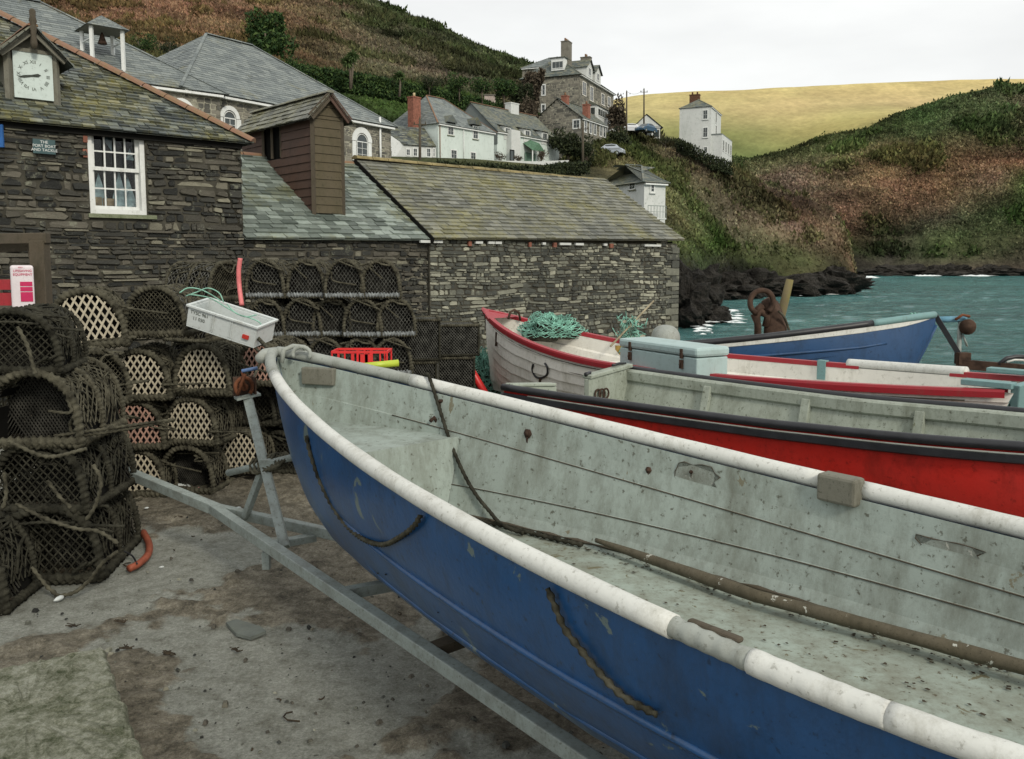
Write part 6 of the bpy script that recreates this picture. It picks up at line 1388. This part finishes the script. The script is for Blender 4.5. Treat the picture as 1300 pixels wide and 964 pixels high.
mb=MB(); mb.tube(spline([Q(988,395,-.25),Q(995,402,-.25),Q(1000,414,-.2),Q(1003,424,-.2)],5),.02,M['rope'],6); mb.build('rope_turn',ao)
mb=MB(); mb.tube([Q(985,425,.2)-UP*.6,Q(990,405,.2),Q(997,380,.2),Q(1003,355,.2)],.085,m_paint('mossy_post',(.16,.13,.07),(.2,.19,.04),.8,4,.9),9,rf=lambda i,t:(.09,.08,.07,.06)[i]*(1+.08*math.sin(3*t))); o=mb.build('timber_post'); tag(o,'leaning splintered timber post with yellow lichen beside the old anchor','post')
# red A-shaped stand left of the cream boat
ra=empty('red_stand',(PY(585,470,12.1).x,12.1,0),'red painted A-shaped steel stand beside the cream boat bow','stand'); q=lambda x,y,z0=None:PY(x,y,12.1)
mb=MB(); t_=PY(580,440,12.1); mb.tube([Vector((PY(574,500,12.1).x,12.1,0)),t_],.055,M['redplastic'],8); mb.build('leg',ra)
mb=MB(); v=(PY(608,487,12.1)-t_); mb.tube([t_,t_+v*(t_.z/(t_.z-PY(608,487,12.1).z))],.055,M['redplastic'],8); mb.build('leg',ra)
mb=MB(); mb.tube([PY(563,440,12.1),PY(590,436,12.1),PY(604,428,12.1)],.035,M['rail_grey'],8); mb.build('cross_bar',ra)
mb=MB(); mb.rope(spline([PY(578,440,12),PY(574,455,12),PY(580,462,12),PY(576,450,12),PY(590,430,12),PY(612,412,12)],6),.012,M['rope']); tag(mb.build('hanging_rope'),'thin tan rope tied from the red stand to the cream boat bow','rope')
# ---------------------------------------------------------------- lobster pots
def arch_pts(w,h,n=22,y=0,k=.52):
    """D-shaped hoop: straight short sides with a round top, in the x-z plane"""
    pts=[]
    for t in np.linspace(0,math.pi,n): 
        c,s=math.cos(t),math.sin(t); pts.append(Vector((w/2*(abs(c)**.9)*(1 if c>0 else -1),y,h*(s**.74))))
    return pts
def wound(mb,pts,r,m,seed=0,closed=False,lump=.3,step=None,th=1.):
    """bar wound with thick rope: ribbed, irregular"""
    rr=random.Random(seed); q=resample(pts,step or r*.38,closed); a=[rr.uniform(.85,1.18) for _ in q]; ph=rr.uniform(0,6)
    mb.tube(q,r,m,7,closed,True,lambda i,t:r*a[i//4%len(a)]*(1+lump*math.sin(i*1.57+t+ph))*th)
def pot(kind,seed,w=.54,h=.49,L=.72):
    """front end at y=0, body runs to +y"""
    rr=random.Random(seed); o=empty('lobster_pot',(0,0,0),'lobster pot','lobster pot')
    rp=M['rope'] if kind!='dark' else M['rope_dark']; nt_=M['net'] if kind!='netpale' else M['net_pale']
    # base frame
    mb=MB(); c=[Vector((-w/2,0,.03)),Vector((w/2,0,.03)),Vector((w/2,L,.03)),Vector((-w/2,L,.03))]
    wound(mb,c,.024,rp,seed,True); 
    for y in(.2,.4,.6): mb.bar((-w/2,L*y,.03),(w/2,L*y,.03),.05,.018,M['wood_dark'])
    mb.build('base_frame',o)
    for i,y in enumerate((0.0,L*.5,L)):
        mb=MB(); wound(mb,[p+Vector((0,0,.03)) for p in arch_pts(w,h-.05,24,y)],.026 if i==0 else .018,rp,seed+i+3); 
        if i==0: wound(mb,[Vector((-w/2,-.01,.05)),Vector((w/2,-.01,.05))],.028,rp if kind!='back' else M['rope_blue'],seed+9,lump=.35)
        mb.build('hoop',o)
    # side netting: two crossing families over the arch + thick lacing
    def S(u,v): # u 0..1 around the arch, v 0..1 along
        t=math.pi*u; c_,s_=math.cos(t),math.sin(t); k=1-.05*math.sin(math.pi*((v*2)%1)); 
        return Vector((w/2*k*(abs(c_)**.9)*(1 if c_>0 else -1),L*v,.03+(h-.05)*k*(s_**.74 if s_>0 else 0)))
    mb=MB(); N=15
    for fam in(1,-1):
        for i in range(-N,N*2):
            pts=[]
            for t in np.linspace(0,1,15):
                u=i/N+fam*t*.85; 
                if 0<=u<=1: pts.append(S(u,t)+Vector((rr.gauss(0,.004),0,rr.gauss(0,.004))))
            if len(pts)>2: mb.tube(pts,.0055,M['net_pale'] if kind in('netpale','back') else rp,4,cap=False)
    for i in range(60):
        u=rr.random(); v=rr.random(); pts=[S(min(1,max(0,u+k*.05*rr.uniform(.5,1.5))),min(1,max(0,v+k*rr.uniform(-.05,.1))))*1.0+Vector((0,0,.012)) for k in range(5)]
        mb.tube(pts,.009*rr.uniform(.5,1.2),rp,5)
    mb.build('side_netting',o)
    # inner netting (parlour and eye) keeps the inside dark
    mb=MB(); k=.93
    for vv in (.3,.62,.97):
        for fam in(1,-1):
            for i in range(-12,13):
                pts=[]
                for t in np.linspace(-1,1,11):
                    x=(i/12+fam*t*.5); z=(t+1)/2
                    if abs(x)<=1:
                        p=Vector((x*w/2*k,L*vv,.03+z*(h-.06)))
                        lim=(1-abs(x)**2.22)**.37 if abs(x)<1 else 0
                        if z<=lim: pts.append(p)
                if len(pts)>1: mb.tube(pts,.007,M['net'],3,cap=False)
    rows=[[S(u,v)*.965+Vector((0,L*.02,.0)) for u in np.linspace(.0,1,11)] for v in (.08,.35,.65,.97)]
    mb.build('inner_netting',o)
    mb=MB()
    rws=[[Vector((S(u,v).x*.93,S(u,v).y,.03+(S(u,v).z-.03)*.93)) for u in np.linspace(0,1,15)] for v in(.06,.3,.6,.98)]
    # black sheets painted as the shade inside the pot, random cells left open
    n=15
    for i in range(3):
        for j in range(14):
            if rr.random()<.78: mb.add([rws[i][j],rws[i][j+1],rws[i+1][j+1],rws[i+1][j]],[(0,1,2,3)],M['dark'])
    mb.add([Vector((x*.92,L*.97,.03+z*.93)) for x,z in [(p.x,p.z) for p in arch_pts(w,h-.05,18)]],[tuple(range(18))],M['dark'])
    mb.build('painted_inner_shade',o)
    # front end
    lim=lambda x:(h-.05)*((1-min(1,abs(x)/(w/2))**2.22)**.37)
    mb=MB()
    if kind in('lattice','pink'):
        m=M['lattice'] if kind=='lattice' else M['lattice_pink']; sp=.058; W_=w*.92; Hh=h*.80
        def clip(p,d):
            """longest run of the strip p+d*t inside the arch"""
            ts=[t for t in np.linspace(-1,1,161) if abs((p+d*t).x)<W_/2 and .055<(p+d*t).z<.03+lim((p+d*t).x*1.08)*.95]
            return (p+d*min(ts),p+d*max(ts)) if len(ts)>4 else None
        for fam in(1,-1):
            for i in range(-14,15):
                d=Vector((fam*.5,0,.85)).normalized(); q=clip(Vector((i*sp,-.004 if fam>0 else .004,.2)),d)
                if q: mb.bar(q[0],q[1],.006,.015,m,up=(1,0,0))
        mb.build('end_lattice',o); m3=MB(); m3.add([Vector((x*.86,.10,.03+z*.86)) for x,z in [(p.x,p.z) for p in arch_pts(w,h-.05,18)]],[tuple(range(18))],M['dark']); m3.build('painted_mouth_shade',o)  # flat black sheet painted as the shade behind the lattice
    elif kind=='open': pass
    else:
        nn=(8 if kind=='back' else 11) if kind!='dark' else 9; m=M['net_pale' if kind=='back' else 'rope'] if kind!='dark' else M['rope_dark']
        for fam in(1,-1):
            for i in range(-nn*2,nn*2+1):
                d=Vector((fam*.6,0,.75)).normalized(); pts=[]
                for t in np.linspace(-.6,.6,49):
                    p=Vector((i*w/nn/1.3,0,.2))+d*t
                    if abs(p.x)<w/2*.97 and .04<p.z<.03+lim(p.x): pts.append(p+Vector((0,.03*math.sin(math.pi*p.z/h)+rr.gauss(0,.003),-.02*math.sin(math.pi*(p.x/w+.5))*(1 if kind=='back' else .4))))
                if len(pts)>2: mb.tube(pts,.0045 if kind!='dark' else .006,m,4,cap=False)
        mb.build('end_netting',o)
    # loose ends of rope
    mb=MB()
    for i in range(3 if kind!='dark' else 7):
        u=rr.random(); a=S(u,rr.random()*.3); pts=[a+Vector((rr.gauss(0,.05)*k,-.04-.01*k,-.05*k*rr.random()+.03)) for k in range(5)]; mb.rope(spline(pts,4),.011,rp)
    mb.build('loose_rope',o)
    return o
proto={k:[pot(k,10*i+1),pot(k,10*i+7)] for i,k in enumerate(('lattice','pink','netpale','back','dark','open'))}
used_=set(); pcount={}
def putpot(kind,x,Y,z,rz=0,s=1.,label='',grp='lobster pots stacked on the quay',lean=0,tilt=0,sx=1.,sz=1.):
    i=pcount.get(kind,0); pcount[kind]=i+1; p=proto[kind][i%2]
    if p.name in used_: o=copy_tree(p)
    else: o=p; used_.add(p.name)
    q=PY(x,600,Y); r=ray(x,330); X=(x-650)/F*(Y*math.cos(PITCH)-(z+.2-HC)*math.sin(PITCH))
    o.location=(X,Y,z); o.rotation_euler=(tilt,lean,math.radians(rz)); o.scale=(s*sx,s,s*sz); tag(o,label,'lobster pot',grp)
    return o
# nearest stack at the left edge
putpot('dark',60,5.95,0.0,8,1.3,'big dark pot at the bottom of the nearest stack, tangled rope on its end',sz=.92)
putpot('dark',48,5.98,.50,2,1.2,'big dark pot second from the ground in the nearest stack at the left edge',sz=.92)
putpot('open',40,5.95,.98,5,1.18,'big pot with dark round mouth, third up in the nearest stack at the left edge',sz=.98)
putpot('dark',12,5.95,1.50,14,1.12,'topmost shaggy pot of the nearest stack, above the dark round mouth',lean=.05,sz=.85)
putpot('dark',-62,5.4,0.0,5,1.2,'dark pot half out of the picture at the bottom left edge')
putpot('netpale',120,7.25,1.06,32,1.0,'dark rimmed pot turned sideways between the nearest stack and the lattice ends')
putpot('netpale',120,7.3,.53,30,1.0,'pot with grey net sides turned sideways above the trailer drawbar end')
putpot('netpale',112,7.3,.0,26,1.0,'lowest sideways pot behind the trailer drawbar end')
# middle stacks with plastic lattice ends
g2_='lobster pots with plastic lattice ends'
putpot('lattice',172,8.2,.0,4,1.0,'lattice ended pot on the ground behind the trailer drawbar')
putpot('pink',170,8.15,.48,6,1.0,'pink tinged lattice pot second up in the left lattice column')
putpot('lattice',175,8.1,.96,10,1.03,'lattice ended pot third up, just below the net ended pot with pale base')
putpot('lattice',112,7.75,1.48,20,1.16,'large lattice ended pot on top at the left, its body reaching to the white cabinet',lean=-.08)
putpot('netpale',197,8.15,1.56,6,1.02,'net ended pot on top beside the white fish box',lean=-.03)
putpot('open',236,8.35,.0,-4,1.0,'open pot with black mouth on the ground near the bits of litter')
putpot('lattice',241,8.35,.48,-6,1.0,'lattice ended pot second up in the middle, directly above the open black mouth')
putpot('lattice',256,8.3,.98,-10,1.05,'lattice ended pot third up, directly under the white fish box')
putpot('lattice',300,8.75,.10,-4,1.0,'lattice ended pot low down just left of the winch post')
putpot('dark',318,8.95,.56,-6,.95,'dark pot behind the rusty winch')
putpot('pink',330,8.6,1.03,-8,.95,'pink lattice pot just left of the blue boat bow')
putpot('dark',350,9.1,.0,0,1.,'dark pot on the ground behind the bow of the blue boat')
putpot('dark',372,9.2,.5,5,1.,'dark pot second up behind the bow of the blue boat')
# back row, neat tall arches near the wall
g3_='back stack of arched pots by the low stone building'
rowz=[0,.45,.90,1.36,1.83]
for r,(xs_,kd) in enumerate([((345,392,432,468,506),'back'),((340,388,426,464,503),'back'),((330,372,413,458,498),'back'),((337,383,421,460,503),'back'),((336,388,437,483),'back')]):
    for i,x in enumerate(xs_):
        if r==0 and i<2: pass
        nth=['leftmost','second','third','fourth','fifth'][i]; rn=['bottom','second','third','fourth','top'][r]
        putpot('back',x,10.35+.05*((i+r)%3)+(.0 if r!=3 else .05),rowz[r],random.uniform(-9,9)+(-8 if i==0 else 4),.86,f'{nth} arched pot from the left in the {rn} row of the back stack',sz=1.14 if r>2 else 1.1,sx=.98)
o=putpot('netpale',288,10.2,1.80,62,1.,'pot lying sideways left of the pink hose on the back stack')
putpot('netpale',285,10.3,1.32,62,1.,'sideways pot hidden under the top one left of the pink hose')
for z in(.88,.44,0): putpot('netpale',290,10.4,z,62,1.,'sideways pots low in the back stack behind the lattice pots')
# rectangular parlour creels right of the back stack
def creel(loc,s,rz,label):
    o=empty('square_creel',(0,0,0),label,'creel','flat topped creels by the wall'); w,L,h=s; mb=MB(); E=[]
    C=[Vector((x,y,z)) for z in(0.02,h) for x,y in((-w/2,-L/2),(w/2,-L/2),(w/2,L/2),(-w/2,L/2))]
    for a,b in((0,1),(1,2),(2,3),(3,0),(0,4),(1,5),(2,6),(3,7)): wound(mb,[C[a],C[b]],.016,M['rope_dark'],a)
    for a,b in((4,5),(5,6),(6,7),(7,4)): wound(mb,[C[a],C[b]],.02,M['rope'] if a else M['net_green'],a)
    mb.build('frame',o); mb=MB()
    for f0,f1,f2 in((0,1,4),(1,2,5),(4,5,7)):
        a,b,c=C[f0],C[f1],C[f2]; u=b-a; v=c-a
        for fam in(0,1):
            for i in range(-16,17):
                pts=[]
                for t in np.linspace(0,1,12):
                    k=i/16+(t if fam else 1-t)*.6-.0
                    if 0<=k<=1: pts.append(a+u*k+v*t)
                if len(pts)>1: mb.tube(pts,.005,M['net_pale'],3,cap=False)
    mb.build('netting',o); mb=MB(); mb.box((0,0,h/2),(w/2*.93,L/2*.93,h/2*.92),M['dark']); mb.build('painted_inner_shade',o)  # black box stands in for the shade inside the creel
    o.location=loc; o.rotation_euler=(0,0,math.radians(rz)); return o
X=lambda x,Y,z:((x-650)/F*(Y*math.cos(PITCH)-(z-HC)*math.sin(PITCH)),Y,z)
creel(X(531,11.2,1.02),(.52,.6,.52),8,'flat topped creel with green rope edge right of the arched pots')
creel(X(531,11.2,.5),(.5,.6,.5),2,'creel with a blue rope rim below the green edged creel')
creel(X(531,11.2,0),(.52,.6,.48),5,'lowest creel in the flat topped pile nearest the arched pots')
creel(X(575,11.9,1.0),(.62,.6,.42),12,'long flat topped creel by the store wall, right of the green edged one')
creel(X(572,11.9,.5),(.62,.6,.48),6,'dark creel beneath the long flat topped creel')
creel(X(573,11.9,0),(.62,.6,.48),6,'lowest dark creel near the red stand')
# ---- white fish box tipped over the pots
fb=empty('fish_box',(0,0,0),'white plastic fish box with twine and dark print resting on the pots','box')
w,d,h=.70,.34,.19; mb=MB(); t=.012
def obx(a,b): mb.obox(a,Vector((b[0]-a[0],0,0)),Vector((0,b[1]-a[1],0)),Vector((0,0,b[2]-a[2])),M['fishbox'])
obx((0,0,0),(w,d,t)); obx((0,0,t),(w,t,h)); obx((0,d-t,t),(w,d,h)); obx((0,t,t),(t,d-t,h)); obx((w-t,t,t),(w,d-t,h))
mb.build('shell',fb,bevel=.004); mb=MB(); obx((-.018,-.018,h),(w+.018,t*.6,h+.022)); obx((-.018,d-t*.6,h),(w+.018,d+.018,h+.022)); obx((-.018,t*.6,h),(t*.6,d-t*.6,h+.022)); obx((w-t*.6,t*.6,h),(w+.018,d-t*.6,h+.022)); mb.build('rim',fb,bevel=.004)
for x in(.25,.27,.44,.46): mb=MB(); mb.box((x,-.004,h*.55),(.004,.005,h*.4),M['fishbox']); mb.build('side_rib',fb)
mb=MB(); mb.box((.61,-.012,h*.45),(.03,.008,.018),m_plain('red_print',(.4,.03,.02),.6,.2,5)); mb.build('side_mark',fb)
text_mesh('lettering','TYSC 961',.045,(.12,-.003,h*.80),(1,0,0),(0,0,1),M['clock_mark'],fb,.001); text_mesh('lettering','11 030',.045,(.12,-.003,h*.52),(1,0,0),(0,0,1),M['clock_mark'],fb,.001)
A=PY(236,414,7.95); fb.location=A; fb.rotation_euler=(math.radians(8),math.radians(16),math.radians(-12))
mb=MB(); q=lambda x,y,Y=7.95:PY(x,y,Y)
for P in ([(228,372),(238,366),(252,367),(266,373),(280,382)],[(236,376),(250,371),(264,366),(278,372),(284,384)],[(240,374),(256,376),(270,380),(290,392),(310,402),(326,400)],[(288,386),(300,398),(318,404),(330,410),(334,420)]):
    mb.tube(spline([q(*p) for p in P],6),.006,m_plain('pale_green_twine',(.22,.42,.33),.8,.4,12),5)
tag(mb.build('twine'),'loops of pale green twine over the white fish box','twine')
mb=MB(); mb.rope(spline([PY(318,418,8.0),PY(330,432,7.8),PY(342,444,7.2),PY(352,452,6.6),PY(360,456,6.1)],8),.018,M['rope']); mb.rope(spline([PY(322,440,7.9),PY(332,452,7.6),PY(326,470,7.5),PY(318,488,7.0)],8),.012,M['rope']); tag(mb.build('mooring_rope'),'tan rope from the boat bow to the pots under the fish box','rope')
mb=MB(); mb.tube(spline([PY(305,328,9.9),PY(303,345,9.9),PY(304,365,9.9),PY(307,388,9.8)],8),.026,M['pink'],10); tag(mb.build('pink_hose'),'upright length of pink hose standing in front of the back stack','hose')
mb=MB(); mb.tube(spline([Pz(182,676,.06),Pz(189,690,.05),Pz(188,704,.045),Pz(176,716,.045),Pz(164,722,.045)],8),.027,M['orange'],10); tag(mb.build('orange_hose'),'short curved orange hose on the ground by the nearest pots','hose')
mb=MB(); mb.rope(spline([Pz(182,676,.06),Pz(172,682,.03),Pz(160,682,.05)],6),.007,M['black']); tag(mb.build('black_cord'),'thin black cord tied to the far end of the orange hose','cord'); mb=MB(); mb.rope(spline([Pz(174,716,.07),Pz(168,706,.05),Pz(158,700,.1)],6),.007,M['black']); tag(mb.build('black_cord'),'thin black cord tied to the near end of the orange hose','cord')
# tangled ropes on the nearest stack
for P,z,lb_ in (([(20, 640), (50, 655), (75, 665), (100, 672), (125, 675), (150, 690)], 5.7, 'long knotted rope looping over the bottom pot of the nearest stack'), ([(150, 700), (130, 715), (115, 735), (95, 752), (70, 758)], 5.7, 'thick rope trailing down the front of the bottom left pot'), ([(40, 720), (60, 745), (75, 757)], 5.7, 'short rope by the shell at the foot of the nearest stack'), ([(60, 610), (75, 630), (90, 645)], 5.75, 'rope end hanging across the second pot of the nearest stack'), ([(5, 600), (8, 625), (4, 645)], 5.7, 'rope hanging at the far left edge of the nearest stack'), ([(22, 415), (35, 440), (45, 475)], 5.65, 'pale rope lying down the front of the topmost shaggy pot'), ([(110, 660), (122, 640), (128, 610), (118, 590)], 5.7, 'rope knotted on the right side of the nearest stack'), ([(10, 560), (60, 580), (110, 570)], 5.7, 'rope stretched under the dark round pot mouth')):
    mb=MB(); mb.rope(spline([PY(*p,z-.02) for p in P],8),.015,M['rope']); tag(mb.build('loose_rope_length'),lb_,'rope','old ropes on the nearest pots')

# red basket and lime float behind the boat rail, on a pot pile
bk=empty('red_basket',(PY(460,462,8.6).x,8.6,PY(460,462,8.6).z),'bright red openwork plastic basket behind the blue boat rail','basket')
c=PY(460,463,8.6); w_,d_,h_=.54,.30,.14
mb=MB()
for z in(0,h_): 
    for a,b in(((-1,-1),(1,-1)),((1,-1),(1,1)),((1,1),(-1,1)),((-1,1),(-1,-1))): mb.bar(c+Vector((a[0]*w_/2,a[1]*d_/2,z)),c+Vector((b[0]*w_/2,b[1]*d_/2,z)),.02,.022,M['redplastic'])
for i in range(9):
    x=-w_/2+w_*i/8
    for y in(-d_/2,d_/2):
        if i not in(2,6): mb.bar(c+Vector((x,y,0)),c+Vector((x,y,h_)),.012,.03 if i in(3,5) else .014,M['redplastic'])
mb.build('basket_frame',bk); mb=MB(); mb.box(c+Vector((0,0,.01)),(w_/2*.97,d_/2*.97,.006),M['redplastic']); mb.box(c+Vector((.06,-d_/2,h_*.5)),(.07,.006,.05),M['redplastic']); mb.build('basket_floor',bk)
mb=MB(); mb.tube([PY(455,466,8.3),PY(506,461,8.4)],.035,M['lime'],10,rf=lambda i,t:.035); tag(mb.build('lime_float'),'lime yellow plastic tube beside the red basket','float')
putpot('dark',450,8.75,0,0,1.1,'dark pot on the ground under the red basket'); putpot('dark',452,8.75,.5,0,1.1,'dark pot carrying the red basket',sz=.9)
# ---- lifesaving cabinet, wooden frame, boards at the left edge
lf=empty('lifesaving_cabinet',(PY(25,385,9.6).x,9.6,0),'white cabinet reading lifesaving equipment in red beside the clock house wall','cabinet')
a=PY(15,385,9.6); b=PY(42,385,9.6); zt=PY(25,337,9.6).z; zb=PY(25,392,9.6).z
dr=Vector((.97,.24,0)); L_=(b-a).length; n_=Vector((dr.y,-dr.x,0)); bk2=Vector((-.50,.86,0))
mb=MB(); mb.obox((a.x,a.y,zb),dr*L_,bk2*.26,UP*(zt-zb),M['cab']); mb.build('cabinet_body',lf,bevel=.025)
mb=MB(); mb.bar((a.x+.1,a.y+.15,0),(a.x+.1,a.y+.15,zb),.08,.08,M['wood_dark'],up=(1,0,0)); mb.build('cabinet_post',lf)
P_=lambda u,v:Vector((a.x,a.y,0))+dr*L_*u+UP*(zb+(zt-zb)*v)+n_*.004
redp=m_plain('red_cabinet_print',(.45,.02,.09),.6,.15,5)
text_mesh('lettering','RNLI',.022,P_(.45,.95),dr,UP,redp,lf,.001); text_mesh('lettering','LIFESAVING',.036,P_(.53,.87),dr,UP,redp,lf,.001); text_mesh('lettering','EQUIPMENT',.036,P_(.53,.785),dr,UP,redp,lf,.001)
mb=MB(); 
for (u0,u1,v0,v1) in((.40,.92,.52,.62),(.40,.92,.40,.50),(.40,.92,.16,.38)): q0=P_(u0,v0); mb.obox(q0-n_*.006,dr*L_*(u1-u0),n_*.008,UP*(zt-zb)*(v1-v0),redp)
mb.build('notice_panel',lf)
mb=MB()
for i,v in enumerate((.47,.60)): text_mesh('lettering','IN EMERGENCY' if i else 'DIAL 999',.015,P_(.66,v-.02),dr,UP,M['white'],lf,.0015)
fr=empty('timber_shelter',(PY(40,380,9.9).x,9.9,0),'weathered dark timber frame with red boards at the left edge','frame')
mb=MB(); t=PY(-60,300,9.9); e=PY(61,299,9.9); mb.bar((t.x,9.9,e.z-.05),(e.x,9.9,e.z-.03),.12,.12,M['wood_dark']); mb.build('top_beam',fr,bevel=.01)
for x in(51,-50): q=PY(x,330,9.9); mb=MB(); mb.bar((q.x,9.9,0),(q.x,9.9,e.z-.06),.17,.15,M['wood_dark'],up=(0,1,0)); mb.build('post',fr,bevel=.01)
q=PY(40,315,9.95)
for y0,y1 in((355,368),(372,388)): 
    a=PY(-60,(y0+y1)/2,10.05); b=PY(56,(y0+y1)/2,10.05); mb=MB(); mb.bar(a,b,.03,(y1-y0)/F*10.,m_paint('red_board',(.36,.02,.03),(.1,.03,.03),.4,4,.6)); mb.build('red_board',fr)
mb=MB(); mb.bar(PY(-60,318,10.1),PY(44,313,10.1),.04,.1,M['wood_dark']); mb.bar(PY(38,318,10.0),PY(44,352,10.0),.03,.05,M['wood_dark'],up=(0,1,0)); mb.build('inner_board',fr)
dp=PY(6,220,12.2); mb=MB(); mb.bar((dp.x,12.15,0),(dp.x,12.15,PY(6,160,12.15).z),.05,.09,m_paint('pale_green_post',(.36,.42,.36),(.2,.2,.12),.8,4,.8),up=(0,1,0)); tag(mb.build('door_post'),'pale green weathered door post at the far left edge','post')
mb=MB(); a=PY(-12,187,12.0); b=PY(2.5,158,12.0); mb.obox((a.x,a.y,a.z),Vector((b.x-a.x,0,0)),Vector((0,.03,0)),UP*(b.z-a.z),M['bluesign']); tag(mb.build('blue_sign'),'corner of a blue sign beside the pale door post','sign')
# ---- mossy concrete block at the bottom left, slate piece, shells, weed
a=Pz(135,822,.12); b=Pz(165,905,.12); c=Pz(-60,872,.12)
mb=MB(); A_=Pz(130,822,.2); B_=Pz(-60,862,.2); C_=Pz(-140,1040,.2); D_=Pz(178,960,.2)
rg=[]
for (p_,q_) in ((D_,A_),(A_,B_),(B_,C_),(C_,D_)):
    for k_ in range(26): rg.append(p_.lerp(q_,k_/26)+Vector((random.gauss(0,.006),random.gauss(0,.006),random.gauss(0,.003))))
ct=sum(rg,Vector())/len(rg); NN=len(rg)
lv=[[Vector((p.x,p.y,-.05))+(p-ct).normalized()*.03 for p in rg],[p-UP*.02+(p-ct).normalized()*.012 for p in rg],rg]+[[p.lerp(ct,f_)+UP*(.004+random.gauss(0,.004)) for p in rg] for f_ in(.03,.08,.16,.3,.5,.75)]
mb.add([p for r_ in lv for p in r_],[(a_*NN+i_,a_*NN+(i_+1)%NN,(a_+1)*NN+(i_+1)%NN,(a_+1)*NN+i_) for a_ in range(len(lv)-1) for i_ in range(NN)]+[tuple((len(lv)-1)*NN+i_ for i_ in range(NN))],M['moss_block']); tag(mb.build('mossy_block'),'low moss covered concrete block at the bottom left corner','concrete block')
mb=MB(); P=[(287,790),(300,786),(330,795),(338,801),(318,809),(300,804)]; q=[Pz(x,y,.035) for x,y in P]; mb.add(q+[p-UP*.02 for p in q],[tuple(range(6))[::-1]]+[(i,(i+1)%6,(i+1)%6+6,i+6) for i in range(6)],M['slate_moss']); tag(mb.build('slate_piece'),'thin piece of slate lying on the concrete below the drawbar','slate')
def shell(x,y,s,label,m='fishbox'):
    mb=MB(); c=Pz(x,y,.03); a=random.uniform(0,3); mb.tube([c+Vector((math.cos(a),math.sin(a),.0))*s*k for k in(-1,-.4,.3,.8,1)],s*.4,M[m],7,rf=lambda i,t:s*(.05,.35,.4,.2,.03)[i]); tag(mb.build('shell'),label,'shell')
shell(302,645,.03,'white shell scrap on the sand below the drawbar'); shell(75,760,.045,'pale shell at the foot of the nearest pot stack'); shell(186,645,.022,'small white scrap at the base of the lattice column'); shell(205,720,.02,'tiny pale shell in the open concrete')
shell(148,615,.05,'white float disc hanging by the drawbar end')
lp=m_plain('pink_litter',(.5,.25,.25),.8,.3,20)
mb=MB()
for i in range(16):
    c=Pz(random.uniform(228,265),random.uniform(606,622),.03); r_=random.uniform(.015,.04); mb.box(c,(r_,r_*.7,.012),random.choice((lp,M['fishbox'],M['rope'],M['seaweed'])),Matrix.Rotation(random.uniform(0,3),3,'Z')@Matrix.Rotation(.4,3,'X'))
tag(mb.build('washed_up_litter'),'pale and pink scraps of litter at the mouth of the open pot',None,None,'stuff')
mb=MB()
for i in range(420):
    x,y=random.uniform(-20,1000),random.uniform(600,960); c=Pz(x,y,0.02); s=random.choice((.004,.006,.008,.015))*random.uniform(.5,1.5)
    if i%14==0: # weed strands
        a=random.uniform(0,6.28); mb.tube([c+Vector((math.cos(a+k*.5),math.sin(a+k*.5),.1))*s*k*1.6 for k in range(5)],.005,M['seaweed'],4)
    else:
        R=Matrix.Rotation(random.uniform(0,6),3,'Z')@Matrix.Rotation(random.uniform(-.5,.5),3,'X'); mb.box(c,(s,s*.7,s*.5),M['stone'] if i%3 else M['stone_pale'],R,.6)
for (x,y) in ((92,795),(152,790),(300,826),(160,822),(345,700),(215,830)):
    c=Pz(x,y,.03)
    for k in range(9): a=random.uniform(0,6.28); mb.tube([c+Vector((math.cos(a+j*random.uniform(.1,.9)),math.sin(a+j*.3)*.6,.15*(j%2)))*.016*j for j in range(4)],.0035,M['seaweed'],4)
tag(mb.build('beach_debris'),'pebbles, grit and dried weed scattered over sand and concrete',None,None,'stuff')
# prototypes nobody placed are dropped
for k in proto:
    for p in proto[k]:
        if p.name not in used_:
            for c in [x for x in bpy.data.objects if x.parent==p]: bpy.data.objects.remove(c)
            bpy.data.objects.remove(p)
